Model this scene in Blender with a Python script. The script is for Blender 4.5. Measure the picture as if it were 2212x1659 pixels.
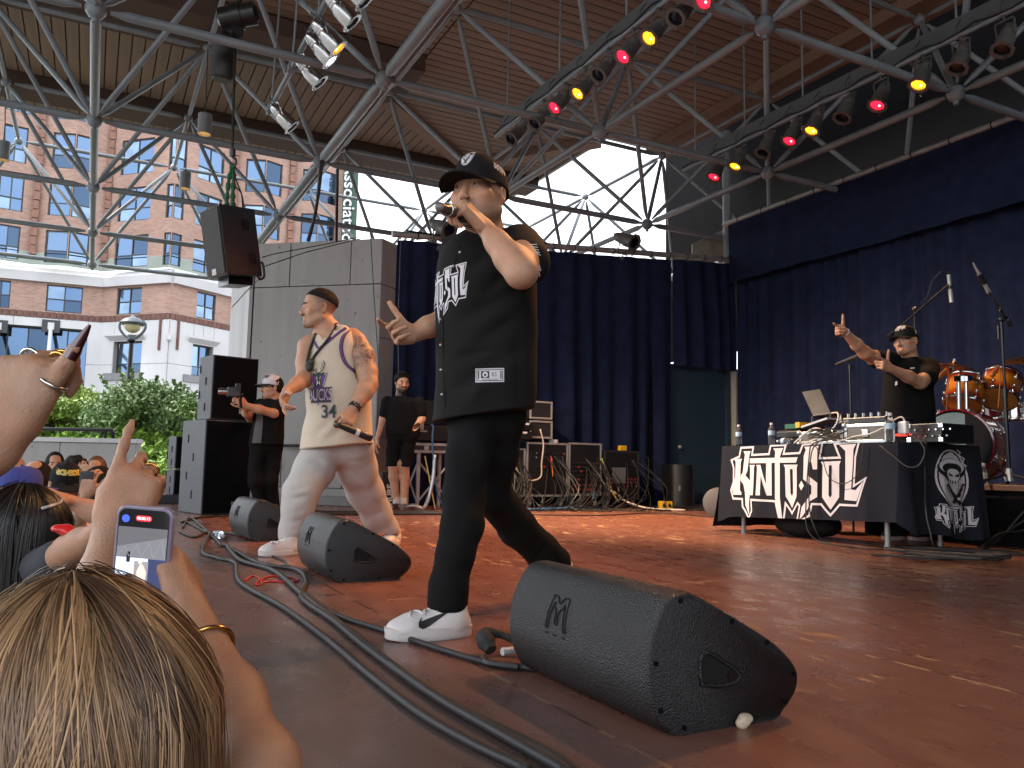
import bpy, bmesh, math, random
import numpy as np
from mathutils import Matrix, Vector, Quaternion
from mathutils.bvhtree import BVHTree
random.seed(7); RNG = np.random.default_rng(7)
for o in list(bpy.data.objects): bpy.data.objects.remove(o)
SC = bpy.context.scene; COL = SC.collection
rad = math.radians
# ---------------------------------------------------------------- camera (solved from the roof space frame)
FPX = 1764.94; CH = .575
_y, _p, _r = np.radians([27.1356, 5.9149, 1.1271])
_f = np.array([np.sin(_y)*np.cos(_p), np.cos(_y)*np.cos(_p), np.sin(_p)])
_r0 = np.array([np.cos(_y), -np.sin(_y), 0.]); _u0 = np.cross(_r0, _f)
CR = np.cos(_r)*_r0+np.sin(_r)*_u0; CU = -np.sin(_r)*_r0+np.cos(_r)*_u0; CF = _f
CO = np.array([0, 0, CH])
cam = bpy.data.cameras.new('camera'); camo = bpy.data.objects.new('camera', cam); COL.objects.link(camo)
cam.sensor_width = 36; cam.lens = 36*FPX/2212; cam.clip_start = .05; cam.clip_end = 2000
camo.matrix_world = Matrix(((CR[0], CU[0], -CF[0], 0), (CR[1], CU[1], -CF[1], 0), (CR[2], CU[2], -CF[2], CH), (0, 0, 0, 1)))
SC.camera = camo
# ---------------------------------------------------------------- sky, sun, exposure
SUN_EL, SUN_AZ = rad(52), rad(300)     # compass style azimuth measured from +Y towards +X
wd = bpy.data.worlds.new('World'); SC.world = wd; wd.use_nodes = True
nt = wd.node_tree; nt.nodes.clear()
wo = nt.nodes.new('ShaderNodeOutputWorld'); bg = nt.nodes.new('ShaderNodeBackground')
sk = nt.nodes.new('ShaderNodeTexSky'); sk.sky_type = 'NISHITA'; sk.sun_disc = False
sk.sun_elevation = SUN_EL; sk.sun_rotation = SUN_AZ; sk.air_density = 1.0; sk.dust_density = 2.0
tc = nt.nodes.new('ShaderNodeTexCoord'); nz = nt.nodes.new('ShaderNodeTexNoise')
nz.inputs['Scale'].default_value = 2.2; nz.inputs['Detail'].default_value = 7; nz.inputs['Roughness'].default_value = .55
mr = nt.nodes.new('ShaderNodeMapRange'); mr.inputs[1].default_value = .38; mr.inputs[2].default_value = .6; mr.inputs[3].default_value = .35; mr.inputs[4].default_value = 1
mx = nt.nodes.new('ShaderNodeMix'); mx.data_type = 'RGBA'
mx.inputs[7].default_value = (7.5, 7.7, 8.0, 1)
nt.links.new(tc.outputs['Generated'], nz.inputs['Vector']); nt.links.new(nz.outputs['Fac'], mr.inputs[0])
nt.links.new(mr.outputs[0], mx.inputs[0]); nt.links.new(sk.outputs[0], mx.inputs[6]); nt.links.new(mx.outputs[2], bg.inputs[0])
bg.inputs[1].default_value = .12; nt.links.new(bg.outputs[0], wo.inputs[0])
sl = bpy.data.lights.new('sun', 'SUN'); sl.energy = 1.5; sl.angle = rad(12); sl.color = (1, .95, .88)
so = bpy.data.objects.new('sun', sl); COL.objects.link(so)
_sd = Vector((math.sin(SUN_AZ)*math.cos(SUN_EL), math.cos(SUN_AZ)*math.cos(SUN_EL), math.sin(SUN_EL)))
so.rotation_euler = (-_sd).to_track_quat('-Z', 'Y').to_euler()
SC.view_settings.view_transform = 'Standard'; SC.view_settings.look = 'None'
SC.view_settings.exposure = 1.85; SC.view_settings.gamma = 1.0; SC.view_settings.use_curve_mapping = False
SC.cycles.max_bounces = 7; SC.cycles.diffuse_bounces = 4; SC.cycles.glossy_bounces = 3; SC.cycles.transmission_bounces = 5
SC.cycles.transparent_max_bounces = 8; SC.cycles.caustics_reflective = False; SC.cycles.caustics_refractive = False
SC.cycles.sample_clamp_indirect = 6; SC.cycles.use_denoising = True
# ---------------------------------------------------------------- photo pixel (2212 x 1659 view) -> place in the world
def ray(x, y): return CF+CR*(x-1106)/FPX+CU*(829.5-y)/FPX
def W(x, y, d): return CO+ray(x, y)*d
def onz(x, y, z=0.): q = ray(x, y); return CO+q*((z-CH)/q[2])
def onx(x, y, X): q = ray(x, y); return CO+q*(X/q[0])
def ony(x, y, Y): q = ray(x, y); return CO+q*(Y/q[1])
def dep(P): return float((np.asarray(P)-CO)@CF)
def pr(P):
    P = np.asarray(P, float)-CO; d = P@CF
    return 1106+FPX*(P@CR)/d, 829.5-FPX*(P@CU)/d, d
def V(*a): return np.array(a, float)
def nrm(v): v = np.asarray(v, float); return v/(np.linalg.norm(v)+1e-12)
# ================================================================ materials
MATS = {}
def mat(name, col, rough=.6, metal=0., var=.12, vscale=6., bump=0., bscale=80., spec=.5, col2=None, coat=0., sss=0., trans=0., alpha=1., emit=None, estr=0., detail=4., attr=None, aniso=0., sheen=0., stretch=None):
    if name in MATS: return MATS[name]
    m = bpy.data.materials.new(name); m.use_nodes = True; n = m.node_tree.nodes; l = m.node_tree.links
    b = n['Principled BSDF']; MATS[name] = m
    c = (*col, 1)
    b.inputs['Roughness'].default_value = rough; b.inputs['Metallic'].default_value = metal; b.inputs['Specular IOR Level'].default_value = spec
    b.inputs['Base Color'].default_value = c; m.diffuse_color = c
    if coat: b.inputs['Coat Weight'].default_value = coat; b.inputs['Coat Roughness'].default_value = .08
    if sss: b.inputs['Subsurface Weight'].default_value = sss; b.inputs['Subsurface Radius'].default_value = (.012, .005, .003); b.inputs['Subsurface Scale'].default_value = 1.
    if trans: b.inputs['Transmission Weight'].default_value = trans
    if alpha < 1: b.inputs['Alpha'].default_value = alpha
    if sheen: b.inputs['Sheen Weight'].default_value = sheen
    if aniso: b.inputs['Anisotropic'].default_value = aniso
    if emit: b.inputs['Emission Color'].default_value = (*emit, 1); b.inputs['Emission Strength'].default_value = estr
    src = None
    t = n.new('ShaderNodeTexCoord'); vec = t.outputs['Object']
    if stretch:
        mp = n.new('ShaderNodeMapping'); mp.inputs['Scale'].default_value = stretch; l.new(vec, mp.inputs[0]); vec = mp.outputs[0]
    if attr:
        a = n.new('ShaderNodeAttribute'); a.attribute_name = attr; src = a.outputs['Color']
    if var or col2:
        z = n.new('ShaderNodeTexNoise'); z.inputs['Scale'].default_value = vscale; z.inputs['Detail'].default_value = detail
        l.new(vec, z.inputs['Vector'])
        r = n.new('ShaderNodeMapRange'); r.inputs[1].default_value = .3; r.inputs[2].default_value = .7; l.new(z.outputs['Fac'], r.inputs[0])
        if col2:
            x = n.new('ShaderNodeMix'); x.data_type = 'RGBA'; x.inputs[6].default_value = c; x.inputs[7].default_value = (*col2, 1)
            l.new(r.outputs[0], x.inputs[0]); src = x.outputs[2]
        else:
            r.inputs[3].default_value = 1-var; r.inputs[4].default_value = 1+var
            x = n.new('ShaderNodeMix'); x.data_type = 'RGBA'; x.blend_type = 'MULTIPLY'; x.inputs[0].default_value = 1
            if src: l.new(src, x.inputs[6])
            else: x.inputs[6].default_value = c
            l.new(r.outputs[0], x.inputs[7]); src = x.outputs[2]
        rr = n.new('ShaderNodeMapRange'); rr.inputs[3].default_value = max(0, rough-.07); rr.inputs[4].default_value = min(1, rough+.07)
        l.new(z.outputs['Fac'], rr.inputs[0]); l.new(rr.outputs[0], b.inputs['Roughness'])
    if src: l.new(src, b.inputs['Base Color'])
    if bump:
        z2 = n.new('ShaderNodeTexNoise'); z2.inputs['Scale'].default_value = bscale; z2.inputs['Detail'].default_value = 3; l.new(t.outputs['Object'], z2.inputs['Vector'])
        bp = n.new('ShaderNodeBump'); bp.inputs['Strength'].default_value = bump; bp.inputs['Distance'].default_value = .01
        l.new(z2.outputs['Fac'], bp.inputs['Height']); l.new(bp.outputs[0], b.inputs['Normal'])
    return m
def nodes_of(m): return m.node_tree.nodes, m.node_tree.links, m.node_tree.nodes['Principled BSDF']
# ================================================================ mesh building
def basis(d, up=(0, 0, 1)):
    d = nrm(d); up = np.asarray(up, float)
    if abs(d@nrm(up)) > .98: up = np.array([1., 0, 0]) if abs(d[0]) < .9 else np.array([0, 1., 0])
    x = nrm(np.cross(up, d)); return x, np.cross(d, x), d      # side, up, along
def rotz(a): c, s = math.cos(a), math.sin(a); return np.array([[c, -s, 0], [s, c, 0], [0, 0, 1.]])
def rotax(ax, a):
    return np.array(Matrix.Rotation(a, 3, Vector(ax)))
class MB:
    def __init__(s): s.v = []; s.f = []; s.T = None
    def add(s, vs, fs):
        k = len(s.v)
        for p in vs:
            p = np.asarray(p, float)
            if s.T is not None: p = s.T[0]@p+s.T[1]
            s.v.append(p)
        s.f += [tuple(i+k for i in f) for f in fs]; return s
    def at(s, R=None, t=(0, 0, 0)):
        s.T = None if R is None and t is None else (np.eye(3) if R is None else np.asarray(R, float), np.asarray(t, float)); return s
    def box(s, c, sz, R=None):
        c = np.asarray(c, float); h = np.asarray(sz, float)/2
        P = [np.array([x, y, z])*h for z in (-1, 1) for y in (-1, 1) for x in (-1, 1)]
        if R is not None: P = [R@p for p in P]
        return s.add([p+c for p in P], [(0, 2, 3, 1), (4, 5, 7, 6), (0, 1, 5, 4), (2, 6, 7, 3), (0, 4, 6, 2), (1, 3, 7, 5)])
    def bx(s, a, b): a = np.asarray(a, float); b = np.asarray(b, float); return s.box((a+b)/2, np.abs(b-a))
    def cyl(s, a, b, ra, rb=None, n=12, caps=True):
        rb = ra if rb is None else rb; a = np.asarray(a, float); b = np.asarray(b, float)
        x, y, d = basis(b-a); P = []
        for c, r in ((a, ra), (b, rb)):
            for i in range(n):
                t = 2*math.pi*i/n; P.append(c+r*(math.cos(t)*x+math.sin(t)*y))
        F = [(i, (i+1) % n, n+(i+1) % n, n+i) for i in range(n)]
        if caps: F += [tuple(range(n-1, -1, -1)), tuple(range(n, 2*n))]
        return s.add(P, F)
    def tube(s, pts, r, n=8, caps=True, closed=False):
        pts = [np.asarray(p, float) for p in pts]; m = len(pts); P = []
        rr = r if hasattr(r, '__len__') else [r]*m
        x = None
        for i, p in enumerate(pts):
            if closed: d = pts[(i+1) % m]-pts[i-1]
            else: d = pts[min(i+1, m-1)]-pts[max(i-1, 0)]
            d = nrm(d)
            if x is None: x, y, _ = basis(d)
            else: x = nrm(x-d*(x@d)); y = np.cross(d, x)
            for k in range(n):
                t = 2*math.pi*k/n; P.append(p+rr[i]*(math.cos(t)*x+math.sin(t)*y))
        F = []
        for i in range(m if closed else m-1):
            j = (i+1) % m
            F += [(i*n+k, i*n+(k+1) % n, j*n+(k+1) % n, j*n+k) for k in range(n)]
        if caps and not closed: F += [tuple(range(n-1, -1, -1)), tuple(range((m-1)*n, m*n))]
        return s.add(P, F)
    def lathe(s, prof, c=(0, 0, 0), ax=(0, 0, 1), n=20, caps=True):
        x, y, d = basis(ax); c = np.asarray(c, float); P = []
        for r, h in prof:
            for k in range(n):
                t = 2*math.pi*k/n; P.append(c+d*h+r*(math.cos(t)*x+math.sin(t)*y))
        F = []
        for i in range(len(prof)-1):
            F += [(i*n+k, i*n+(k+1) % n, (i+1)*n+(k+1) % n, (i+1)*n+k) for k in range(n)]
        if caps: F += [tuple(range(n-1, -1, -1)), tuple(range((len(prof)-1)*n, len(prof)*n))]
        return s.add(P, F)
    def sph(s, c, r, n=12, m=8, R=None):
        r = np.asarray(r if hasattr(r, '__len__') else (r, r, r), float); P = []; F = []
        for i in range(1, m):
            a = math.pi*i/m
            for k in range(n):
                t = 2*math.pi*k/n; p = np.array([math.sin(a)*math.cos(t), math.sin(a)*math.sin(t), math.cos(a)])*r
                P.append((R@p if R is not None else p)+np.asarray(c, float))
        e = np.array([0, 0, r[2]]); e = R@e if R is not None else e
        P += [np.asarray(c, float)+e, np.asarray(c, float)-e]; t_, b_ = len(P)-2, len(P)-1
        for i in range(m-2):
            F += [(i*n+k, (i+1)*n+k, (i+1)*n+(k+1) % n, i*n+(k+1) % n) for k in range(n)]
        F += [(t_, k, (k+1) % n) for k in range(n)]+[(b_, (m-2)*n+(k+1) % n, (m-2)*n+k) for k in range(n)]
        return s.add(P, F)
    def prism(s, poly, a, b):
        """poly: list of 3-vectors at offset a and b (3-vectors)"""
        n = len(poly); P = [np.asarray(p, float)+np.asarray(a, float) for p in poly]+[np.asarray(p, float)+np.asarray(b, float) for p in poly]
        return s.add(P, [tuple(range(n-1, -1, -1)), tuple(range(n, 2*n))]+[(i, (i+1) % n, n+(i+1) % n, n+i) for i in range(n)])
    def grid(s, fn, nu, nv):
        P = [fn(i/nu, j/nv) for j in range(nv+1) for i in range(nu+1)]
        return s.add(P, [(j*(nu+1)+i, j*(nu+1)+i+1, (j+1)*(nu+1)+i+1, (j+1)*(nu+1)+i) for j in range(nv) for i in range(nu)])
    def torus(s, c, R, r, ax=(0, 0, 1), n=24, m=6):
        x, y, d = basis(ax); c = np.asarray(c, float)
        return s.tube([c+R*(math.cos(2*math.pi*i/n)*x+math.sin(2*math.pi*i/n)*y) for i in range(n)], r, m, closed=True)
def raw_mesh(name, v, f, mt, smooth=None, bev=0.):
    me = bpy.data.meshes.new(name); me.from_pydata([tuple(p) for p in v], [], f); 
    if mt: me.materials.append(mt)
    return me
def finish(o, smooth, bev, seg=2):
    me = o.data
    if smooth is not None:
        for p in me.polygons: p.use_smooth = True
        if smooth < 180:
            try: me.set_sharp_from_angle(angle=rad(smooth))
            except Exception: pass
    if bev:
        b = o.modifiers.new('bevel', 'BEVEL'); b.width = bev; b.segments = seg; b.limit_method = 'ANGLE'; b.angle_limit = rad(40)
def fixn(me):
    bm = bmesh.new(); bm.from_mesh(me); bmesh.ops.recalc_face_normals(bm, faces=bm.faces); bm.to_mesh(me); bm.free()
def tag(o, label=None, cat=None, group=None, kind=None):
    if label: o['label'] = label
    if cat: o['category'] = cat
    if group: o['group'] = group
    if kind: o['kind'] = kind
    return o
def thing(name, label, cat, loc, group=None, kind=None):
    o = bpy.data.objects.new(name, None); COL.objects.link(o); o.location = tuple(loc); o.empty_display_size = .1
    return tag(o, label, cat, group, kind)
def link_child(o, parent):
    o.parent = parent
    if parent is not None and parent.parent is None:
        o.matrix_parent_inverse = Matrix.Translation(-Vector(parent.location)) if parent.type == 'EMPTY' else Matrix.Translation(-Vector(parent.location))
def put(name, mb, mt, parent=None, smooth=None, bev=0., seg=2, label=None, rec=True):
    """one mesh object; world coordinates; a top-level one gets its origin at its base"""
    v, f = (mb.v, mb.f) if isinstance(mb, MB) else mb
    base = None
    v = np.asarray(v, float)
    if parent is None:
        base = V((v[:, 0].min()+v[:, 0].max())/2, (v[:, 1].min()+v[:, 1].max())/2, v[:, 2].min()); v = v-base
    me = bpy.data.meshes.new(name); me.from_pydata(v.tolist(), [], [tuple(int(i) for i in q) for q in f])
    if mt: me.materials.append(mt)
    if rec: fixn(me)
    o = bpy.data.objects.new(name, me); COL.objects.link(o)
    if base is not None: o.location = tuple(base)
    else: link_child(o, parent)
    finish(o, smooth, bev, seg)
    if label: o['label'] = label
    return o
def one(name, mb, mt, label, cat, group=None, kind=None, **k):
    return tag(put(name, mb, mt, None, **k), label, cat, group, kind)
def setting(name, mb, mt, **k): return tag(put(name, mb, mt, None, **k), None, None, None, 'structure')
def copy_part(c, r):
    d = c.copy(); COL.objects.link(d); d.parent = r; d.matrix_parent_inverse = c.matrix_parent_inverse.copy()
    for g in c.children: copy_part(g, d)
    return d
def copy_thing(root, loc, rz=0., label=None, R=None, group=None):
    r = root.copy(); COL.objects.link(r); r.location = tuple(loc)
    r.rotation_euler = (0, 0, rz)
    if R is not None: r.rotation_euler = R
    if label: r['label'] = label
    if group: r['group'] = group
    for c in root.children: copy_part(c, r)
    return r
def spline(pts, n=8):
    """Catmull-Rom through pts"""
    P = [np.asarray(p, float) for p in pts]; P = [2*P[0]-P[1]]+P+[2*P[-1]-P[-2]]; out = []
    for i in range(1, len(P)-2):
        for k in range(n):
            t = k/n; a, b, c, d = P[i-1:i+3]
            out.append(.5*((2*b)+(-a+c)*t+(2*a-5*b+4*c-d)*t*t+(-a+3*b-3*c+d)*t**3))
    out.append(P[-2]); return out
def text_mesh(txt, size=1., sx=1., extrude=0., align='CENTER', shear=0., bold=0.):
    cu = bpy.data.curves.new('t', 'FONT'); cu.body = txt; cu.size = size; cu.align_x = align; cu.align_y = 'CENTER'; cu.extrude = extrude; cu.shear = shear; cu.offset = bold
    cu.resolution_u = 3
    o = bpy.data.objects.new('t', cu); COL.objects.link(o)
    dg = bpy.context.evaluated_depsgraph_get(); e = o.evaluated_get(dg); me = e.to_mesh()
    v = np.array([tuple(p.co) for p in me.vertices]) if len(me.vertices) else np.zeros((0, 3)); f = [tuple(p.vertices) for p in me.polygons]
    e.to_mesh_clear(); bpy.data.objects.remove(o); bpy.data.curves.remove(cu)
    if len(v): v[:, 0] *= sx
    return v, f
# ================================================================ the setting
# ---- materials
def floor_mat():
    m = mat('stage_paint', (.11, .04, .03), rough=.3, var=0); n, l, b = nodes_of(m)
    t = n.new('ShaderNodeTexCoord')
    def noise(sc, det=4, stretch=None, rough=.5):
        z = n.new('ShaderNodeTexNoise'); z.inputs['Scale'].default_value = sc; z.inputs['Detail'].default_value = det; z.inputs['Roughness'].default_value = rough
        if stretch:
            mp = n.new('ShaderNodeMapping'); mp.inputs['Scale'].default_value = stretch; l.new(t.outputs['Object'], mp.inputs[0]); l.new(mp.outputs[0], z.inputs['Vector'])
        else: l.new(t.outputs['Object'], z.inputs['Vector'])
        return z.outputs['Fac']
    def rng(x, a, b_, c=0., d=1.):
        r = n.new('ShaderNodeMapRange'); r.inputs[1].default_value = a; r.inputs[2].default_value = b_; r.inputs[3].default_value = c; r.inputs[4].default_value = d; l.new(x, r.inputs[0]); return r.outputs[0]
    def mixc(f, a, b_):
        x = n.new('ShaderNodeMix'); x.data_type = 'RGBA'; l.new(f, x.inputs[0])
        for i, q in ((6, a), (7, b_)):
            if isinstance(q, tuple): x.inputs[i].default_value = (*q, 1)
            else: l.new(q, x.inputs[i])
        return x.outputs[2]
    def math_(op, a, b_):
        x = n.new('ShaderNodeMath'); x.operation = op
        for i, q in enumerate((a, b_)):
            if isinstance(q, (int, float)): x.inputs[i].default_value = q
            else: l.new(q, x.inputs[i])
        return x.outputs[0]
    c = mixc(rng(noise(.7, 5), .3, .7), (.165, .062, .040), (.25, .102, .067))
    c = mixc(rng(noise(14, 5, (1, .25, 1)), .35, .75), c, (.24, .10, .068))
    # worn-through paint showing the plywood
    w = math_('MULTIPLY', rng(noise(6.5, 6, (1.8, .40, 1), .64), .615, .628), rng(noise(.6, 3), .41, .5))
    sep = n.new('ShaderNodeSeparateXYZ'); l.new(t.outputs['Object'], sep.inputs[0])
    w = math_('MULTIPLY', w, rng(sep.outputs[0], -5.7, -4.7))
    w2 = math_('MULTIPLY', rng(noise(24, 4, (1.5, .3, 1), .6), .65, .662), rng(noise(1.1, 3), .38, .5))
    w2 = math_('MULTIPLY', w2, rng(sep.outputs[0], -5.9, -5.0))
    # board joints, straight along the stage
    w = math_('MAXIMUM', w, w2)
    c = mixc(w, c, (.50, .30, .16))
    # downstage lip greyed by sky reflection put into the colour, with dark flaked patches
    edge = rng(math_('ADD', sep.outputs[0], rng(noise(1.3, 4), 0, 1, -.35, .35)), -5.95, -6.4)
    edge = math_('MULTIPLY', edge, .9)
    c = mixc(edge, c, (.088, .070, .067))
    d1 = math_('MULTIPLY', rng(noise(3.3, 7, (.9, 1.6, 1), .6), .615, .63), rng(sep.outputs[0], -6.0, -6.2))
    d1 = math_('MULTIPLY', d1, rng(noise(1.2, 2), .4, .52))
    c = mixc(d1, c, (.028, .024, .024))
    # sheet joints: chipped pale in places, dark elsewhere
    def joint(axis, off, per, wd):
        q = math_('ADD', math_('DIVIDE', math_('ADD', sep.outputs[axis], off), per), math_('MULTIPLY', noise(5, 3), .004)); fr = math_('FRACT', q, 0); dd = math_('MULTIPLY', math_('MINIMUM', fr, math_('SUBTRACT', 1, fr)), per); return math_('LESS_THAN', dd, math_('MULTIPLY', noise(16, 4, None, .7), wd))
    jt = math_('MAXIMUM', joint(0, 6.09+1.22, 1.22, .011), joint(1, .4, 2.44, .009))
    c = mixc(math_('MULTIPLY', jt, .8), c, (.035, .018, .014)); jc = math_('MULTIPLY', jt, rng(noise(4, 5), .5, .54)); jc = math_('MULTIPLY', jc, rng(sep.outputs[0], -6.2, -5.9)); c = mixc(jc, c, (.48, .30, .17)); w = math_('MAXIMUM', w, jc)
    l.new(c, b.inputs['Base Color'])
    rr = rng(noise(9, 6, (1, .5, 1)), .3, .75, .22, .42); rr = math_('ADD', rr, math_('MULTIPLY', w, .3)); l.new(rr, b.inputs['Roughness'])
    bp = n.new('ShaderNodeBump'); bp.inputs['Strength'].default_value = .25; bp.inputs['Distance'].default_value = .006
    h = math_('SUBTRACT', noise(3.2, 5), math_('MULTIPLY', w, .12)); l.new(h, bp.inputs['Height']); l.new(bp.outputs[0], b.inputs['Normal'])
    return m
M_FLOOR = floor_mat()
M_STEEL = mat('grey_painted_steel', (.21, .24, .262), rough=.42, var=.14, vscale=2.5, bump=.05, bscale=40)
M_PLANK = mat('tan_ceiling_board', (.24, .175, .13), rough=.7, var=.16, vscale=1.4, bump=.1, bscale=14)
M_BEAM = mat('dark_brown_with_shade', (.085, .05, .036), rough=.7, var=.12, vscale=1.5)
M_TAN = mat('tan_trim', (.24, .155, .105), rough=.7, var=.1, vscale=1.5)
M_CURT = mat('navy_curtain', (.0105, .0155, .042), rough=.95, var=.25, vscale=5, bump=.15, bscale=300, spec=.15)
M_BLACKCL = mat('black_cloth', (.005, .005, .006), rough=.95, spec=.1, var=.2, vscale=4, bump=.1, bscale=200)
M_TRAV = mat('travertine', (.30, .29, .275), rough=.75, var=0)
def trav():
    n, l, b = nodes_of(M_TRAV); t = n.new('ShaderNodeTexCoord')
    mp = n.new('ShaderNodeMapping'); mp.inputs['Scale'].default_value = (1, 1, .45); l.new(t.outputs['Object'], mp.inputs[0])
    z = n.new('ShaderNodeTexNoise'); z.inputs['Scale'].default_value = 17; z.inputs['Detail'].default_value = 5; z.inputs['Roughness'].default_value = .62; l.new(mp.outputs[0], z.inputs['Vector'])
    r = n.new('ShaderNodeMapRange'); r.inputs[1].default_value = .655; r.inputs[2].default_value = .685; l.new(z.outputs['Fac'], r.inputs[0])
    g = n.new('ShaderNodeTexNoise'); g.inputs['Scale'].default_value = 1.6; g.inputs['Detail'].default_value = 3; l.new(t.outputs['Object'], g.inputs['Vector'])
    gr = n.new('ShaderNodeMapRange'); gr.inputs[1].default_value = .42; gr.inputs[2].default_value = .6; l.new(g.outputs['Fac'], gr.inputs[0])
    mm = n.new('ShaderNodeMath'); mm.operation = 'MULTIPLY'; l.new(r.outputs[0], mm.inputs[0]); l.new(gr.outputs[0], mm.inputs[1])
    s = n.new('ShaderNodeMapping'); s.inputs['Scale'].default_value = (3, 3, .35); l.new(t.outputs['Object'], s.inputs[0])
    y = n.new('ShaderNodeTexNoise'); y.inputs['Scale'].default_value = 2.2; y.inputs['Detail'].default_value = 5; l.new(s.outputs[0], y.inputs['Vector'])
    a = n.new('ShaderNodeMix'); a.data_type = 'RGBA'; a.inputs[6].default_value = (.24, .235, .225, 1); a.inputs[7].default_value = (.36, .345, .325, 1); l.new(y.outputs['Fac'], a.inputs[0])
    x = n.new('ShaderNodeMix'); x.data_type = 'RGBA'; l.new(a.outputs[2], x.inputs[6]); x.inputs[7].default_value = (.05, .046, .042, 1); l.new(mm.outputs[0], x.inputs[0])
    l.new(x.outputs[2], b.inputs['Base Color'])
    bp = n.new('ShaderNodeBump'); bp.inputs['Strength'].default_value = .6; bp.inputs['Distance'].default_value = -.01; l.new(mm.outputs[0], bp.inputs['Height']); l.new(bp.outputs[0], b.inputs['Normal'])
trav()
M_PIT = mat('plaza_paving', (.16, .155, .15), rough=.8, var=.2, vscale=2, bump=.2, bscale=30)
EDGE = .28                                    # downstage edge of the stage (x)
# ---- ground and stage
g = MB(); g.bx((-300, -60, -1.6), (300, 400, -1.1)); setting('ground', g, M_PIT)
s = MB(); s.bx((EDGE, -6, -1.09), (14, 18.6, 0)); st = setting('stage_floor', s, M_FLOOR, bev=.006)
# ---- roof boards, beams
ZC = 7.65
roof = thing('roof', 'brown slatted ceiling of boards and dark beams over the stage', 'roof', (4, 8, ZC)); roof['kind'] = 'structure'
sl_ = MB(); sl_.bx((-9, -6, ZC+.03), (9.3, 18.5, ZC+.25)); sl_.bx((9.302, -6, ZC+.03), (10.9, 14.0, ZC+.25)); sl_.bx((10.7, -6, 8.9), (12.5, 13.9, 9.0)); put('roof_deck_and_sky_block', sl_, M_BEAM, roof)  # unseen overhang and raised back strip added to keep out sun and sky
unit = MB(); unit.box((0, 0, 0), (1, 1, 1)); UNIT = {}
def piece(name, lo, hi, mt, parent):
    key = (name, mt.name)
    if key not in UNIT:
        me = bpy.data.meshes.new(name); me.from_pydata([tuple(p) for p in unit.v], [], unit.f); me.materials.append(mt); UNIT[key] = me
    o = bpy.data.objects.new(name, UNIT[key]); COL.objects.link(o)
    lo, hi = np.asarray(lo, float), np.asarray(hi, float); o.location = tuple((lo+hi)/2); o.scale = tuple(np.abs(hi-lo)); link_child(o, parent); return o
PW = .20
def boards_y(x0, x1, y0, y1, cut=None):
    n = int(round((x1-x0)/PW))
    for i in range(n):
        a = x0+(x1-x0)*i/n; b = x0+(x1-x0)*(i+1)/n-.022; q0, q1 = (y0, y1) if cut is None else cut((a+b)/2)
        if q1-q0 > .05: piece('plank', (a, q0, ZC-.008+random.uniform(-.004, .004)), (b, q1, ZC+.03), M_PLANK, roof)
def boards_x(y0, y1, x0, x1, cut=None):
    n = int(round((y1-y0)/PW))
    for i in range(n):
        a = y0+(y1-y0)*i/n; b = y0+(y1-y0)*(i+1)/n-.022; q0, q1 = (x0, x1) if cut is None else cut((a+b)/2)
        if q1-q0 > .05: piece('plank', (q0, a, ZC-.008+random.uniform(-.004, .004)), (q1, b, ZC+.03), M_PLANK, roof)
boards_y(-4.2, 9.3, 17.62, 18.5)
hipx = lambda y: 4.75+(y-14.6)*2.6/2.25
boards_y(-4.2, 7.4, 14.02, 16.9, cut=lambda x: (14.02 if x < 4.75 else 14.6+(x-4.75)*2.25/2.6, 16.9))
boards_x(14.02, 16.9, 4.8, 9.25, cut=lambda y: (max(4.8, hipx(y)), 9.28))
boards_x(5.0, 14.0, 4.75, 10.88)
boards_x(6.5, 12.68, -1.2, 4.72)
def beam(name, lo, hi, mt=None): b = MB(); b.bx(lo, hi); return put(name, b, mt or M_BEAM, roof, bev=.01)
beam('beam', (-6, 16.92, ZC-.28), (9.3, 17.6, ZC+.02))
beam('beam', (-6, 12.72, ZC-.30), (4.72, 13.92, ZC+.02)); beam('trim_strip', (-6, 13.925, ZC-.12), (4.72, 14.01, ZC+.02), M_TAN)  # wide beam: dimmer light on its soffit put into the dark brown
hb = MB(); d = nrm(V(2.62, 2.26, 0)); sd = V(-d[1], d[0], 0)
hb.prism([V(4.6, 14.5, ZC-.16)-sd*.16, V(7.3, 16.83, ZC-.16)-sd*.16, V(7.3, 16.83, ZC-.16)+sd*.16, V(4.6, 14.5, ZC-.16)+sd*.16], (0, 0, 0), (0, 0, .175)); put('hip_beam', hb, M_TAN, roof)
hb = MB(); d = nrm(V(7.5, 16.85, 0)-V(9.3, 14.2, 0)); sd = V(-d[1], d[0], 0)
hb.prism([V(7.5, 16.8, ZC-.16)-sd*.16, V(9.25, 14.2, ZC-.16)-sd*.16, V(9.25, 14.2, ZC-.16)+sd*.16, V(7.5, 16.8, ZC-.16)+sd*.16], (0, 0, 0), (0, 0, .17)); put('hip_beam', hb, M_TAN, roof)
beam('edge_beam', (10.3, -6, ZC-.20), (10.9, 13.95, ZC+.02), M_TAN)
f_ = MB(); f_.bx((-6, 18.502, ZC-.06), (9.3, 18.56, ZC+.3)); f_.bx((9.302, 14.0, ZC-.06), (9.36, 18.56, ZC+.3)); f_.bx((9.362, 14.0, ZC-.06), (10.9, 14.06, ZC+.3)); put('gutter', f_, mat('pale_gutter', (.5, .52, .53), rough=.4), roof)
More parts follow.
